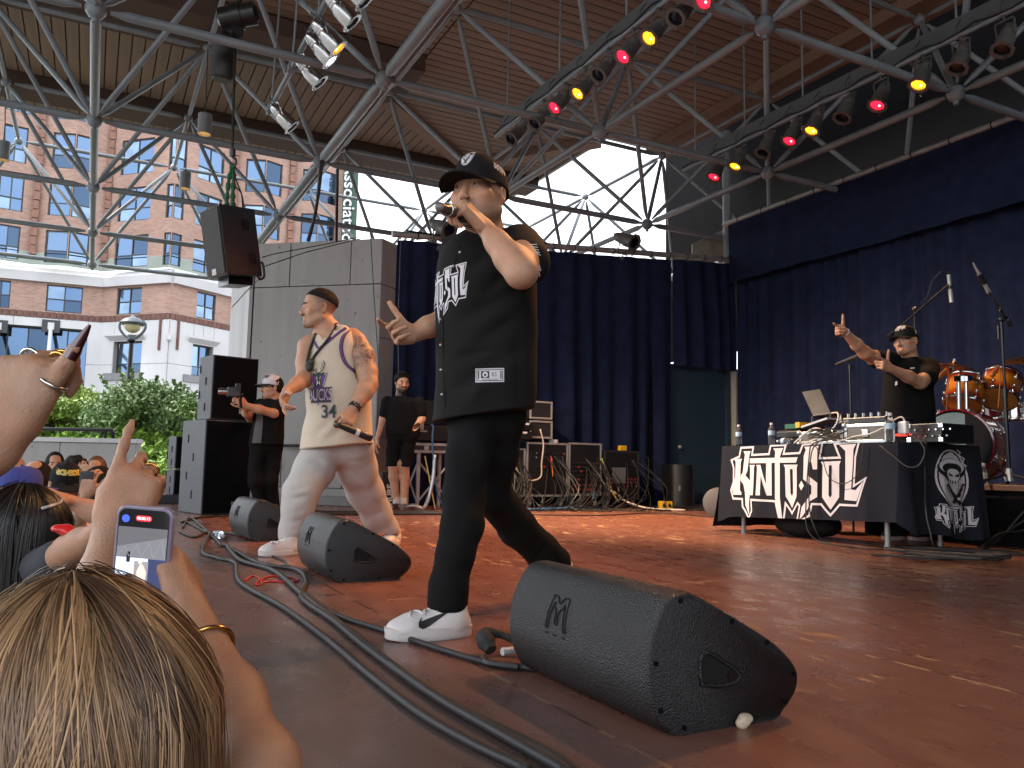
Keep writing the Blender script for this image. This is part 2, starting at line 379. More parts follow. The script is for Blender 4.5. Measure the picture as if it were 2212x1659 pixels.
# ---- space frame
A = 3.05; OX, OY, ZL, ZU = -.2365, 5.926, 4.5612+CH, 4.5612+2.1307+CH
def Ln(i, j): return V(OX+i*A, OY+j*A, ZL)
def Un(i, j): return V(OX+i*A, OY+j*A, ZU)
fr = thing('space_frame', 'grey steel tube space frame spanning under the stage roof', 'roof truss', (4, 10, ZL))
def inview(a, b, mg=160):
    for t in np.linspace(0, 1, 9):
        p = pr(a+(b-a)*t)
        if p[2] > .5 and -mg < p[0] < 2212+mg and -mg < p[1] < 1659: return True
    return False
def pipe(nm, a, b, r, e=.13):
    if not inview(a, b): return
    d = nrm(b-a); q0, q1 = a+d*e, b-d*e; m = MB()
    prof = [(r*.45, 0), (r*.5, .04), (r, .16), (r, np.linalg.norm(q1-q0)-.16), (r*.5, np.linalg.norm(q1-q0)-.04), (r*.45, np.linalg.norm(q1-q0))]
    m.lathe(prof, q0, d, 12); put(nm, m, M_STEEL, fr, smooth=50, rec=False)
II = range(-1, 5); JJ = range(-1, 6)
for i in II:
    for j in JJ:
        if j < 5: pipe('chord', Ln(i, j), Ln(i, j+1), {0: .055, 1: .072}.get(i, .05))
        if i < 4: pipe('chord', Ln(i, j), Ln(i+1, j), .05)
        if inview(Ln(i, j), Ln(i, j)): m = MB(); m.sph(Ln(i, j), .105, 12, 8); m.cyl(Ln(i, j)-V(0, 0, .14), Ln(i, j), .03, n=8); put('joint', m, M_STEEL, fr, smooth=60)
for i in range(-1, 4):
    for j in range(-1, 5):
        u = Un(i+.5, j+.5)
        if j < 4: pipe('chord', u, Un(i+.5, j+1.5), .043)
        if i < 3: pipe('chord', u, Un(i+1.5, j+.5), .042)
        for a in (0, 1):
            for b in (0, 1): pipe('brace', u, Ln(i+a, j+b), .039)
        if inview(u, u): m = MB(); m.sph(u, .085, 10, 7); put('joint', m, M_STEEL, fr, smooth=60)
# second tube strapped along one chord line
m = MB(); m.cyl(Ln(1, -1)+V(.14, 0, .06), Ln(1, 4)+V(.14, 0, .06), .035, n=8); put('conduit', m, M_STEEL, fr, smooth=50)
m = MB()
for j in range(1, 4): m.tube(spline([Ln(1, j)+V(.07, -.1, .1), Ln(1, j)+V(.1, 1.5, .08+.03*random.random()), Ln(1, j+1)+V(.07, -.1, .1)], 5), .018, 5)
put('cable', m, M_BLACKCL, fr)
# ---- curtains
CX, CY = 10.6, 11.6
def pleats(L, amp, per, seed):
    r = random.Random(seed); s = 0; pts = []
    while s < L:
        p = per*r.uniform(.6, 1.5); a = amp*r.uniform(.5, 1.25)
        for k in range(8): t = k/8; pts.append((s+p*t, a*(.5-.5*math.cos(2*math.pi*t))+.15*amp*math.sin(5*s)))
        s += p
    return [q for q in pts if q[0] <= L]+[(L, 0)]
def curtain(p0, p1, z0, z1, nrm_, amp, per, seed, top=.35, nz=10):
    """p0->p1 in plan; z0,z1 callables of s in 0..1"""
    p0, p1, nn = V(*p0), V(*p1), V(*nrm_); L = np.linalg.norm(p1-p0); P = pleats(L, amp, per, seed); mb = MB(); nv = len(P); rr = random.Random(seed+1)
    ph = [rr.uniform(0, 6) for _ in range(3)]
    vs = []
    for k in range(nz+1):
        h = k/nz
        for s, o in P:
            w = s/L; lo, hi = z0(w), z1(w); z = hi+(lo-hi)*h
            f = (top+(1-top)*min(1, h*1.6)); 
            sway = .03*math.sin(s*1.7+h*2+ph[0])*h
            q = p0+(p1-p0)*min(1, max(0, w))+nn*(o*f+sway); vs.append(V(q[0], q[1], z))
    fs = [(k*nv+i, k*nv+i+1, (k+1)*nv+i+1, (k+1)*nv+i) for k in range(nz) for i in range(nv-1)]
    mb.add(vs, fs); return mb
dxa, dxb = ony(1450, 795, CY)[0], CX-.02
zfar = lambda x: 4.0+(x-4.05)/(CX-4.05)*.5
c0 = 3.94
cu = curtain((c0, CY, 0), (dxa, CY, 0), lambda w: .03, lambda w: zfar(c0+(dxa-c0)*w), (0, -1, 0), .13, .34, 3)
one('curtain', cu, M_CURT, 'navy blue pleated curtain hanging behind the racks, from the stone wall to the door', 'curtain', 'stage curtains', smooth=70, rec=False)
cu = curtain((dxa+.02, CY-.02, 0), (dxb, CY-.02, 0), lambda w: 2.46, lambda w: zfar(dxa+(dxb-dxa)*w), (0, -1, 0), .14, .3, 5)
one('curtain', cu, M_CURT, 'short navy blue curtain panel hanging above the teal door', 'curtain', 'stage curtains', smooth=70, rec=False)
cu = curtain((CX, CY-.1, 0), (CX, -2, 0), lambda w: .03, lambda w: 4.3, (-1, 0, 0), .12, .34, 8, top=.6)
one('curtain', cu, M_CURT, 'long navy blue pleated curtain along the back of the stage behind the drums', 'curtain', 'stage curtains', smooth=70, rec=False)
cu = curtain((CX-.22, CY-.12, 0), (CX-.22, -2, 0), lambda w: 4.08, lambda w: 5.2, (-1, 0, 0), .05, .9, 9, top=.3)
one('valance', cu, M_CURT, 'smooth navy valance across the top of the back curtain', 'curtain', smooth=70, rec=False)
M_PIPE = mat('galvanised_pipe', (.30, .30, .29), rough=.45, metal=.3, var=.2, vscale=6)
m = MB(); m.cyl((CX-.22, CY, 5.24), (CX-.22, -2, 5.24), .045, n=10); one('curtain_pipe', m, M_PIPE, 'long grey pipe the navy valance hangs from', 'pipe', smooth=50)
m = MB()
for k in range(22): m.torus((CX-.22, CY-.4-k*.6, 5.24), .052, .008, (0, 1, 0), 10, 4)
cp = bpy.data.objects['curtain_pipe']; put('tie', m, M_BLACKCL, cp)
m = MB(); m.cyl((c0-.1, CY-.05, zfar(c0)+.07), (CX-.1, CY-.05, zfar(CX)+.07), .05, n=10); m.bx((c0, CY-.02, zfar(c0)-.02), (c0+.01, CY, zfar(c0)))
fp = one('curtain_pipe', m, M_PIPE, 'grey pipe along the top of the curtain behind the racks, below the white sky', 'pipe', smooth=50)
m = MB()
for k in range(16):
    x = c0+.3+k*.4; m.torus((x, CY-.05, zfar(x)+.07), .058, .009, (1, 0, .07), 10, 4)
m.tube(spline([(c0+.1, CY-.1, zfar(c0)+.14), (c0+.8, CY-.1, zfar(c0+.8)+.1), (c0+1.6, CY-.1, zfar(c0+1.6)+.16), (c0+2.6, CY-.1, zfar(c0+2.6)+.1)], 5), .014, 5)
put('tie', m, M_BLACKCL, fp)
# ---- dark backing cloth above the back curtain, corner column, beige panel
m = MB()
e0 = onx(1438, 330, 13.0)
yb = onx(1438, 430, 12.3)[1]; m.bx((12.3, -4, 3.2), (12.34, yb, 8.89))
one('backing_sheet', m, M_BLACKCL, 'black sheet closing the wall above the back curtain', 'sheet')
colp = ony(1597, 450, CY+.2)
m = MB(); m.cyl((CX+.05, CY+.2, 0), (CX+.05, CY+.2, 7.2), .085, n=14); one('corner_column', m, M_STEEL, 'grey round steel column in the curtain corner', 'column', smooth=50)
bp_ = [ony(1497, 527, CY+.6), ony(1585, 487, CY+.6), ony(1585, 560, CY+.6), ony(1497, 552, CY+.6)]
m = MB(); m.prism(bp_, (0, 0, 0), (0, .05, 0)); one('sloped_panel', m, mat('beige_panel', (.40, .35, .27), rough=.7), 'beige sloped panel above the corner of the two curtains', 'panel')
# ---- teal door and jamb
dr = thing('door', 'teal steel door in the gap between the curtains', 'door', ((dxa+dxb)/2, CY+.15, 0))
M_TEAL = mat('teal_paint', (.018, .040, .060), rough=.55, var=.1, vscale=2)
m = MB(); m.bx((dxa-.25, CY+.12, 0), (dxb-.03, CY+.17, 2.52)); put('door_leaf', m, M_TEAL, dr)
m = MB(); m.bx((dxb-.10, CY+.05, .01), (dxb-.02, CY+.118, 2.5)); put('door_stop', m, M_TEAL, dr)
m = MB(); m.sph((dxa+.25, CY+.07, 1.02), .04, 10, 6); put('handle', m, M_PIPE, dr, smooth=60)
m = MB(); m.bx((dxb+.005, CY-.06, 0), (dxb+.07, CY+.1, 2.5)); one('door_jamb', m, mat('cream_jamb', (.42, .38, .30), rough=.6), 'cream door jamb standing beside the teal door', 'door jamb')

bw = MB(); bw.bx((c0-.02, CY+.02, 0), (dxa-.3, CY+.06, 3.9)); bw.bx((CX+.2, -4, 0), (CX+.24, CY-.1, 5.1)); setting('light_block_wall', bw, M_BLACKCL)  # unseen dark wall added behind the curtains to stop light leaking in

nw = MB(); nw.bx((1.6, -3.4, 0), (CX-.3, -3.0, 5.2)); one('stone_wall', nw, M_TRAV, 'second stone wing wall at the near end of the stage, behind the camera', 'wall')  # wall added out of view to cut light from the near end
# ================================================================ stone wing wall
def vplane(x, y, a, b):
    """photo ray met with the upright plane through plan points a, b -> (point, distance along a->b)"""
    a, b = V(*a[:2], 0), V(*b[:2], 0); t = nrm(b-a); n = V(-t[1], t[0], 0); q = ray(x, y); k = ((a-CO)@n)/(q@n); P = CO+q*k; return P, (P-a)@t
WA, WB = (2.06, 12.7), (3.64, 11.38)
ww = thing('stone_wall', 'tall grey travertine wing wall beside the navy curtain', 'wall', (2.85, 12.2, 0))
wt = nrm(V(WB[0]-WA[0], WB[1]-WA[1], 0)); wn = V(wt[1], -wt[0], 0)      # out towards the stage
if wn[1] > 0: wn = -wn
WL = float(np.linalg.norm(V(*WB)-V(*WA))); WTOP = 3.93
m = MB(); m.prism([V(*WA, 0)-wn*.04, V(*WB, 0)-wn*.04, V(3.98, 11.62, 0)-V(0, -.05, 0), V(3.98, 13.2, 0), V(2.12, 14.7, 0)], (0, 0, 0), (0, 0, WTOP-.04)); put('wall_core', m, mat('joint_grey', (.12, .115, .11), rough=.9), ww)
def slab(a, b, z0, z1, nn, th=.05, par=None):
    j = .007; t = nrm(b-a); a = a+t*j; b = b-t*j; off = nn*(.035+random.uniform(-.003, .003)); m = MB()
    m.prism([a-nn*.04+off-nn*.03, b-nn*.04+off-nn*.03, b+off-nn*.04, a+off-nn*.04], (0, 0, z0+j), (0, 0, z1-j)); put('stone_panel', m, M_TRAV, par or ww, bev=.003, seg=1)
P0 = V(*WA, 0)
rows = [(WTOP, 3.24, [0, vplane(625, 600, WA, WB)[1], vplane(756, 600, WA, WB)[1], WL]), (3.24, 1.72, [0, vplane(687, 700, WA, WB)[1], WL]), (1.72, .24, [0, vplane(608, 980, WA, WB)[1], vplane(740, 980, WA, WB)[1], WL]), (.24, 0, [0, WL*.5, WL])]
for z1, z0, cs in rows:
    for a, b in zip(cs, cs[1:]): slab(P0+wt*a, P0+wt*b, z0, z1, wn)
B0, B1 = V(*WB, 0), V(3.96, 11.62, 0); bn = V(B1[1]-B0[1], -(B1[0]-B0[0]), 0); bn = nrm(bn)
for z1, z0 in ((WTOP, 3.24), (3.24, 2.45), (2.45, 1.0), (1.0, 0)): slab(B0+nrm(B1-B0)*.005, B1, z0, z1, bn)
A0, A1 = V(*WA, 0), V(2.12, 17, 0); an = V(-1, 0, 0)
M_PALE = mat('pale_and_daylit_stone', (.46, .455, .45), rough=.7, var=.16, vscale=1.8, stretch=(1, 1, .25))  # side face's brighter daylight put into the colour; also pale coping and steps
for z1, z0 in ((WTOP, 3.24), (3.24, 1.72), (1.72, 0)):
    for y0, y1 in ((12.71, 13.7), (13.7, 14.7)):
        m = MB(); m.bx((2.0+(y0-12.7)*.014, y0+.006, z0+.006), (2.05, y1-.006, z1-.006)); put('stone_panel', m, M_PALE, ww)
m = MB(); m.prism([P0+wt*.25+wn*.002, P0+wt*WL+wn*.002, P0+wt*WL+wn*.22, P0+wt*.25+wn*.22], (0, 0, .002), (0, 0, .13)); put('base_ledge', m, mat('ledge_grey', (.2, .195, .19), rough=.6), ww, bev=.01)
hr, _ = vplane(610, 963, WA, WB); hr2, _ = vplane(652, 963, WA, WB)
m = MB(); m.cyl(hr+wn*.12-V(0, 0, 0), hr2+wn*.12, .022, n=10); m.cyl(hr2+wn*.12, hr2-wn*.02, .016, n=8); m.sph(vplane(598, 1000, WA, WB)[0]+wn*.1, .035, 8, 6)
one('handrail', m, mat('black_metal', (.012, .012, .013), rough=.35, metal=.5, var=.1), 'short black tube handrail fixed to the stone wing wall', 'handrail', smooth=50)
# ================================================================ brick office building
def brick_mat():
    m = mat('brick', (.4, .2, .12), rough=.85, var=0); n, l, b = nodes_of(m)
    u = n.new('ShaderNodeUVMap'); k = n.new('ShaderNodeTexBrick'); l.new(u.outputs[0], k.inputs['Vector'])
    k.inputs['Scale'].default_value = 1; k.inputs['Brick Width'].default_value = .30; k.inputs['Row Height'].default_value = .10; k.inputs['Mortar Size'].default_value = .011
    k.inputs['Color1'].default_value = (.40, .235, .175, 1); k.inputs['Color2'].default_value = (.29, .16, .12, 1); k.inputs['Mortar'].default_value = (.33, .28, .25, 1); k.inputs['Bias'].default_value = -.1
    z = n.new('ShaderNodeTexNoise'); z.inputs['Scale'].default_value = .5; z.inputs['Detail'].default_value = 4; l.new(u.outputs[0], z.inputs['Vector'])
    r = n.new('ShaderNodeMapRange'); r.inputs[3].default_value = .75; r.inputs[4].default_value = 1.25; l.new(z.outputs['Fac'], r.inputs[0])
    x = n.new('ShaderNodeMix'); x.data_type = 'RGBA'; x.blend_type = 'MULTIPLY'; x.inputs[0].default_value = 1; l.new(k.outputs['Color'], x.inputs[6]); l.new(r.outputs[0], x.inputs[7]); l.new(x.outputs[2], b.inputs['Base Color'])
    bp = n.new('ShaderNodeBump'); bp.inputs['Strength'].default_value = .4; bp.inputs['Distance'].default_value = -.01; l.new(k.outputs['Fac'], bp.inputs['Height']); l.new(bp.outputs[0], b.inputs['Normal'])
    return m
M_BRICK = brick_mat()
M_WSTONE = mat('white_stone', (.52, .52, .525), rough=.7, var=.1, vscale=.5, stretch=(1, 1, .3))
M_GSTONE = mat('green_grey_stone', (.27, .31, .27), rough=.75, var=.12, vscale=1)
M_GLASS = mat('window_glass', (.10, .16, .26), rough=.04, var=0, metal=.9)
GLS = [M_GLASS, M_GLASS, mat('window_glass_dark', (.05, .08, .13), rough=.04, var=0, metal=.9), mat('window_glass_pale', (.16, .23, .33), rough=.06, var=.3, vscale=.8, metal=.85)]
M_FRAME = mat('dark_frame', (.03, .033, .036), rough=.5)
M_REDT = mat('red_tile', (.14, .065, .05), rough=.7, var=.25, vscale=3)
bld = thing('office_building', 'red brick office building with zigzag front, white stone base and grid windows', 'building', W(200, 900, 50))
def plan(lst, y=None): return [V(*W(x, y or (545 if x < 400 else 400), d)[:2]) for x, d in lst]
UP = plan([(-70, 46.6), (70, 48.5), (146, 48.76), (225, 50.0), (368, 48.55), (507, 52.8), (573, 52.95), (631, 54.5), (691, 54.6), (750, 56.2)])
LOW = plan([(-70, 47.4), (221, 50.1), (368, 48.4), (507, 52.7)], 680)
def facet(p, q, z0, z1, holes, u0, mt, name, depth=.16):
    t = nrm(V(*(q-p), 0)); nn = V(t[1], -t[0], 0); L = float(np.linalg.norm(q-p)); 
    us = sorted({0, L, *[h[0] for h in holes], *[h[1] for h in holes]}); zs = sorted({z0, z1, *[h[2] for h in holes], *[h[3] for h in holes]})
    v = []; f = []; uv = []
    def quad(P, U): k = len(v); v.extend(P); uv.extend(U); f.append((k, k+1, k+2, k+3))
    b = V(*p, 0)
    for a, c in zip(us, us[1:]):
        for y0, y1 in zip(zs, zs[1:]):
            if any(h[0]-1e-6 <= a and c <= h[1]+1e-6 and h[2]-1e-6 <= y0 and y1 <= h[3]+1e-6 for h in holes): continue
            quad([b+t*a+V(0, 0, y0), b+t*c+V(0, 0, y0), b+t*c+V(0, 0, y1), b+t*a+V(0, 0, y1)], [(u0+a, y0), (u0+c, y0), (u0+c, y1), (u0+a, y1)])
    for a, c, y0, y1 in holes:
        dd = -nn*depth
        for (A, B) in (((a, y0), (c, y0)), ((c, y0), (c, y1)), ((c, y1), (a, y1)), ((a, y1), (a, y0))):
            PA, PB = b+t*A[0]+V(0, 0, A[1]), b+t*B[0]+V(0, 0, B[1]); quad([PA, PB, PB+dd, PA+dd], [(u0+A[0], A[1]), (u0+B[0], B[1]), (u0+B[0]+.1, B[1]), (u0+A[0]+.1, A[1])])
    me = bpy.data.meshes.new(name); me.from_pydata([tuple(x) for x in v], [], f); me.materials.append(mt); ul = me.uv_layers.new(name='UVMap')
    for k, lp in enumerate(me.loops): ul.data[k].uv = uv[lp.vertex_index]
    o = bpy.data.objects.new(name, me); COL.objects.link(o); link_child(o, bld)
    return b, t, nn
def window(b, t, nn, a, c, y0, y1, nu=2, split=.38, depth=.12, fw=.075):
    o0 = b-nn*depth; m = MB()
    R = np.array([t, nn, V(0, 0, 1)]).T
    def bar(u0, u1, w0, w1, off=0): m.box(o0+t*(u0+u1)/2+V(0, 0, (w0+w1)/2)+nn*off, (abs(u1-u0), .06, abs(w1-w0)), R)
    bar(a, c, y0, y0+fw); bar(a, c, y1-fw, y1); bar(a, a+fw, y0+fw, y1-fw); bar(c-fw, c, y0+fw, y1-fw)
    cuts = [a+fw+(c-a-2*fw)*i/nu for i in range(nu+1)]; zs = [y0+fw, y0+(y1-y0)*split, y1-fw]
    for u in cuts[1:-1]: bar(u-.03, u+.03, y0+fw, y1-fw, .002)
    bar(a+fw, c-fw, zs[1]-.03, zs[1]+.03, .004)
    w = put('window', m, M_FRAME, bld, rec=False)
    for i in range(nu):
        for k in range(2):
            g = MB(); tl = random.uniform(-.012, .012); tz = random.uniform(-.03, .03)
            q = [o0+t*cuts[i]+V(0, 0, zs[k])-nn*.015, o0+t*cuts[i+1]+V(0, 0, zs[k])-nn*(.015+tl), o0+t*cuts[i+1]+V(0, 0, zs[k+1])-nn*(.015+tl+tz), o0+t*cuts[i]+V(0, 0, zs[k+1])-nn*(.015+tz)]
            g.prism(q, (0, 0, 0), tuple(-nn*.02)); put('pane', g, random.choice(GLS), w)
def hit(x, y, p, q): return vplane(x, y, p, q)[1]
Wd = {0: [(-14, 41, 540, 2)], 1: [(96, None, 540, 1)], 2: [(None, 192, 540, 1)], 3: [(248, 319, 540, 2), (352, None, 540, 1)], 4: [(None, 392, 540, 1), (430, 486, 345, 2)], 5: [(530, None, 390, 1)], 6: [(None, 610, 390, 1)], 7: [(653, None, 410, 1)], 8: [(None, 727, 410, 1)]}
RZ = [(12.22, 14.2), (15.1, 17.2), (18.05, 20.25), (21.1, 23.3)]
u0 = 0
for k in range(len(UP)-1):
    p, q = UP[k], UP[k+1]; L = float(np.linalg.norm(q-p)); hs = []
    for xa, xb, yy, nu in Wd.get(k, []):
        a = 0.03 if xa is None else hit(xa, yy, p, q); c = L-.03 if xb is None else hit(xb, yy, p, q)
        hs.append((a, c, nu))
    holes = [(a, c, y0, y1) for a, c, nu in hs for y0, y1 in RZ]
    b, t, nn = facet(p, q, 12.8, 27, [(a, c, max(12.8, y0), y1) for a, c, y0, y1 in holes], u0, M_BRICK, 'brick_wall')
    facet(p, q, 12.05, 12.798, [(a, c, y0, 12.798) for a, c, y0, y1 in holes if y0 < 12.7], u0, M_GSTONE, 'stone_band')
    for a, c, nu in hs:
        for y0, y1 in RZ: window(b, t, nn, a, c, y0, y1, nu)
    u0 += L
# vertical brick notches at the inner corners
for k in (1, 3, 5, 7):
    p = UP[k]; m = MB(); c = V(*p, 0)-V(*nrm(V(*p)), 0)*.12
    for z in range(24): m.box(c+V(0, 0, 12.9+z*.55), (.34-.05*(z % 2), .34-.05*(z % 2), .5))
    put('brick_pilaster', m, mat('brick_trim', (.24, .125, .09), rough=.85, var=.2, vscale=5), bld)
# white ledge: follows the lower plan, sloped top
def strip(P, z0, z1, out0, out1, mt, name, seglen=None):
    for k in range(len(P)-1):
        p, q = P[k], P[k+1]; t = nrm(V(*(q-p), 0)); nn = V(t[1], -t[0], 0); L = float(np.linalg.norm(q-p)); n = max(1, int(L/seglen)) if seglen else 1
        for i in range(n):
            a = V(*p, 0)+t*(L*i/n+.01); b = V(*p, 0)+t*(L*(i+1)/n-.01); m = MB()
            m.add([a-nn*.3+V(0, 0, z0), b-nn*.3+V(0, 0, z0), b+nn*out0+V(0, 0, z0), a+nn*out0+V(0, 0, z0), a-nn*.3+V(0, 0, z1), b-nn*.3+V(0, 0, z1), b+nn*out1+V(0, 0, z1), a+nn*out1+V(0, 0, z1)], [(0, 1, 2, 3), (4, 5, 6, 7), (0, 1, 5, 4), (2, 3, 7, 6), (1, 2, 6, 5), (0, 3, 7, 4)])
            put(name, m, mt, bld)
strip(LOW, 11.15, 11.7, .25, .32, M_WSTONE, 'ledge', 4.5); strip(LOW, 11.705, 12.04, .30, .02, M_WSTONE, 'ledge', 4.5)
wl = {0: [(-22, 21, 650, 2), (99, 178, 650, 2)], 1: [(252, 305, 650, 2)], 2: [(425, 466, 660, 2)]}
bl = {0: [(60, 176, 770, 3)], 1: [(245, 306, 770, 2)], 2: [(414, 458, 780, 2)]}
u0 = 0
for k in range(len(LOW)-1):
    p, q = LOW[k], LOW[k+1]; L = float(np.linalg.norm(q-p))
    hs = [(hit(xa, yy, p, q), hit(xb, yy, p, q), nu) for xa, xb, yy, nu in wl[k]]
    b, t, nn = facet(p, q, 9.36, 11.148, [(a, c, 9.42, 11.05) for a, c, nu in hs], u0, M_BRICK, 'brick_wall')
    for a, c, nu in hs: window(b, t, nn, a, c, 9.42, 11.05, nu, .48)
    # soldier course of red tiles
    n = int(L/.34)
    for i in range(n): 
        m = MB(); a = b+t*(L*i/n); c = b+t*(L*(i+1)/n-.02); m.prism([a-nn*.2, c-nn*.2, c+nn*.05, (a+c)/2+nn*.12, a+nn*.05], (0, 0, 9.0), (0, 0, 9.355)); put('red_tile', m, M_REDT, bld)
    hb = [(hit(xa, yy, p, q), hit(xb, yy, p, q), nu) for xa, xb, yy, nu in bl[k]]
    if k == 0: hb = [(hit(-40, 770, p, q), hit(186, 770, p, q), 5)]
    top, bot = (8.45, 2.0) if k == 0 else (7.75, 5.85)
    facet(p, q, -1.2, 8.99, [(a, c, bot, top) for a, c, nu in hb], u0, mat('stone_joint', (.25, .25, .25), rough=.8), 'stone_backing', .7 if k == 0 else .35)
    # cladding slabs in three courses
    zs = [-1.1, 2.4, 4.1, 6.35, 8.985]
    n = max(2, int(L/2.1)); us = sorted({*[L*i/n for i in range(n+1)], *[h[0] for h in hb], *[h[1] for h in hb]}); us = [u for i, u in enumerate(us) if i == 0 or u-us[i-1] > .25]
    for z0_, z1_ in zip(zs, zs[1:]):
        for a, c in zip(us, us[1:]):
            segs = [(z0_, z1_)]
            for h in hb:
                if a < h[1]-.05 and c > h[0]+.05: segs = [s for z in segs for s in ((z[0], min(z[1], bot)), (max(z[0], top), z[1])) if s[1]-s[0] > .05]
            for s0, s1 in segs:
                m = MB(); m.prism([b+t*(a+.012), b+t*(c-.012), b+t*(c-.012)+nn*.05, b+t*(a+.012)+nn*.05], (0, 0, s0+.012), (0, 0, s1-.012)); put('stone_slab', m, M_WSTONE, bld)
    for a, c, nu in hb: window(b, t, nn, a, c, bot, top, nu, .5 if k == 0 else .3, .6 if k == 0 else .3)
    if k:
        for a, c, nu in hb:
            m = MB(); m.prism([b+t*(a-.5)+nn*.35+V(0, 0, top+.32), b+t*(c+.3)+nn*.35+V(0, 0, top+.32), b+t*(c+.2)+V(0, 0, top), b+t*(a-.2)+V(0, 0, top)], (0, 0, 0), (0, 0, .12)); put('window_hood', m, M_WSTONE, bld)
            m = MB(); m.bx((0, 0, 0), (.01, .01, .01)); m = MB(); m.prism([b+t*(a-.6)-nn*.01, b+t*(c+.1)-nn*.01, b+t*(c+.1)+nn*.16, b+t*(a-.6)+nn*.16], (0, 0, bot-.45), (0, 0, bot-.02)); put('window_sill', m, mat('grey_sill', (.2, .2, .21), rough=.7), bld)
    u0 += L
for x, k in ((345, 1), (385, 2)):
    P, s = vplane(x, 720, LOW[k], LOW[k+1]); m = MB(); m.cyl(P+V(0, 0, 1.0)-nrm(V(P[0], P[1], 0))*.12, P+V(0, 0, -1.0)-nrm(V(P[0], P[1], 0))*.12, .09, n=6); put('drain_strip', m, M_REDT, bld)
P, s = vplane(366, 726, LOW[1], LOW[2]); m = MB(); m.box(P-nrm(V(P[0], P[1], 0))*.2, (.3, .3, .22)); m.sph(P-nrm(V(P[0], P[1], 0))*.25-V(0, 0, .2), .16, 10, 6); put('camera_dome', m, M_WSTONE, bld)
for x in (110, -4):
    P, s = vplane(x, 705, LOW[0], LOW[1]); o = -nrm(V(P[0], P[1], 0)); m = MB(); m.box(P+o*.1, (.95, .06, .75)); q = put('plaque', m, M_FRAME, bld); m = MB(); m.box(P+o*.14, (.34, .05, .42)); put('bracket', m, M_WSTONE, q)
    P2, _ = vplane(x-5, 765, LOW[0], LOW[1]); m = MB(); m.cyl(P+o*.2-V(0, 0, .2), P2+o*1.6, .11, n=8); put('hanger_rod', m, M_WSTONE, bld)
# side of the tower, roof not seen; sign
e = UP[-1]; m = MB(); m.prism([V(*e, 0), V(*(e+V(4, 14)), 0), V(*(e+V(3.8, 14.2)), 0), V(*(e+V(-.2, .2)), 0)], (0, 0, 0), (0, 0, 27)); put('side_wall', m, M_BRICK, bld)
v, f = text_mesh('Associated Bank', size=1.12, sx=1.12, extrude=.09, align='LEFT', bold=.006)
if len(v):
    Ps = W(757, 352, 55.3); rt = V(*CR); rt[2] = 0; rt = nrm(rt); up = V(0, 0, 1); back = np.cross(rt, up)
    vv = [Ps-up*p[0]+rt*p[1]*1.0-back*p[2]*-1 for p in v]
    sg = thing('building_sign', 'white letters reading downward on the end of the brick building', 'sign', Ps-up*8); put('lettering', (vv, f), mat('white_letter', (.75, .75, .75), rough=.4), sg)
    m = MB(); b0 = W(751.5, 345, 55.45); b1 = W(752, 492, 55.45); m.box((Ps-up*3.6+rt*.03+back*-.22), (1.0, .2, 9.4), np.array([rt, back, up]).T); put('backing', m, mat('green_sign', (.02, .07, .045), rough=.5), sg)
# ================================================================ plaza bank, planter wall, steps, rail
def hz(x): return 1012+(x-1106)*.0197
bank = MB()
bk = lambda x, d, z: CO*0+V(*(W(x, 990, d)[:2]), z)
rowsb = [(13.5, -.7), (15.5, -.45), (16.5, .1), (19, 1.0), (23, 1.9), (30, 2.6), (44, 2.8)]
xs = [-600, -200, 0, 200, 350, 480, 560]
vs = [bk(x, d, z+.05*math.sin(x*.05+d)) for d, z in rowsb for x in xs]
nx = len(xs); bank.add(vs, [(r*nx+i, r*nx+i+1, (r+1)*nx+i+1, (r+1)*nx+i) for r in range(len(rowsb)-1) for i in range(nx-1)])
setting('planted_bank', bank, mat('soil', (.05, .035, .022), rough=.95, var=.3, vscale=6))
pw = thing('planter_wall', 'low grey travertine planter wall behind the crowd with junipers above', 'wall', bk(150, 13.4, -1.1))
for a, b in ((-420, -200), (-200, 0), (0, 128), (128, 292)):
    A_, B_ = bk(a, 13.4, 0), bk(b-1, 13.4, 0); m = MB(); m.prism([A_, B_, B_+V(.1, .3, 0), A_+V(.1, .3, 0)], (0, 0, -1.1), (0, 0, .86)); put('stone_panel', m, M_TRAV, pw, bev=.006)
A_, B_ = bk(-420, 13.36, 0), bk(293, 13.36, 0); m = MB(); m.prism([A_, B_, B_+V(.12, .38, 0), A_+V(.12, .38, 0)], (0, 0, .865), (0, 0, .94)); put('coping', m, M_PALE, pw, bev=.008)
for k, (d, z) in enumerate(((13.9, -.02), (13.4, -.2))):
    A_, B_ = bk(296, d, 0), bk(420, d, 0); m = MB(); m.prism([A_, B_, B_+V(.1, .5, 0), A_+V(.1, .5, 0)], (0, 0, -1.1), (0, 0, z)); tag(put('step', m, M_PALE), kind='structure')
M_BLKM = mat('black_metal', (.012, .012, .013))
ra, rb_ = W(40, 926, 13.5), W(246, 929, 13.5); m = MB(); m.cyl(ra, rb_, .03, n=8)
rl = put('rail', m, M_BLKM, None, smooth=50); tag(rl, 'black tube railing on the planter wall in front of the junipers', 'railing')
for x in (224, 243, 60):
    a = W(x+(0 if x != 224 else 6), 929, 13.52); b = V(*(W(x, 990, 13.52)[:2]), .94); m = MB(); m.cyl(a, b, .022, n=6); put('post', m, M_BLKM, rl)
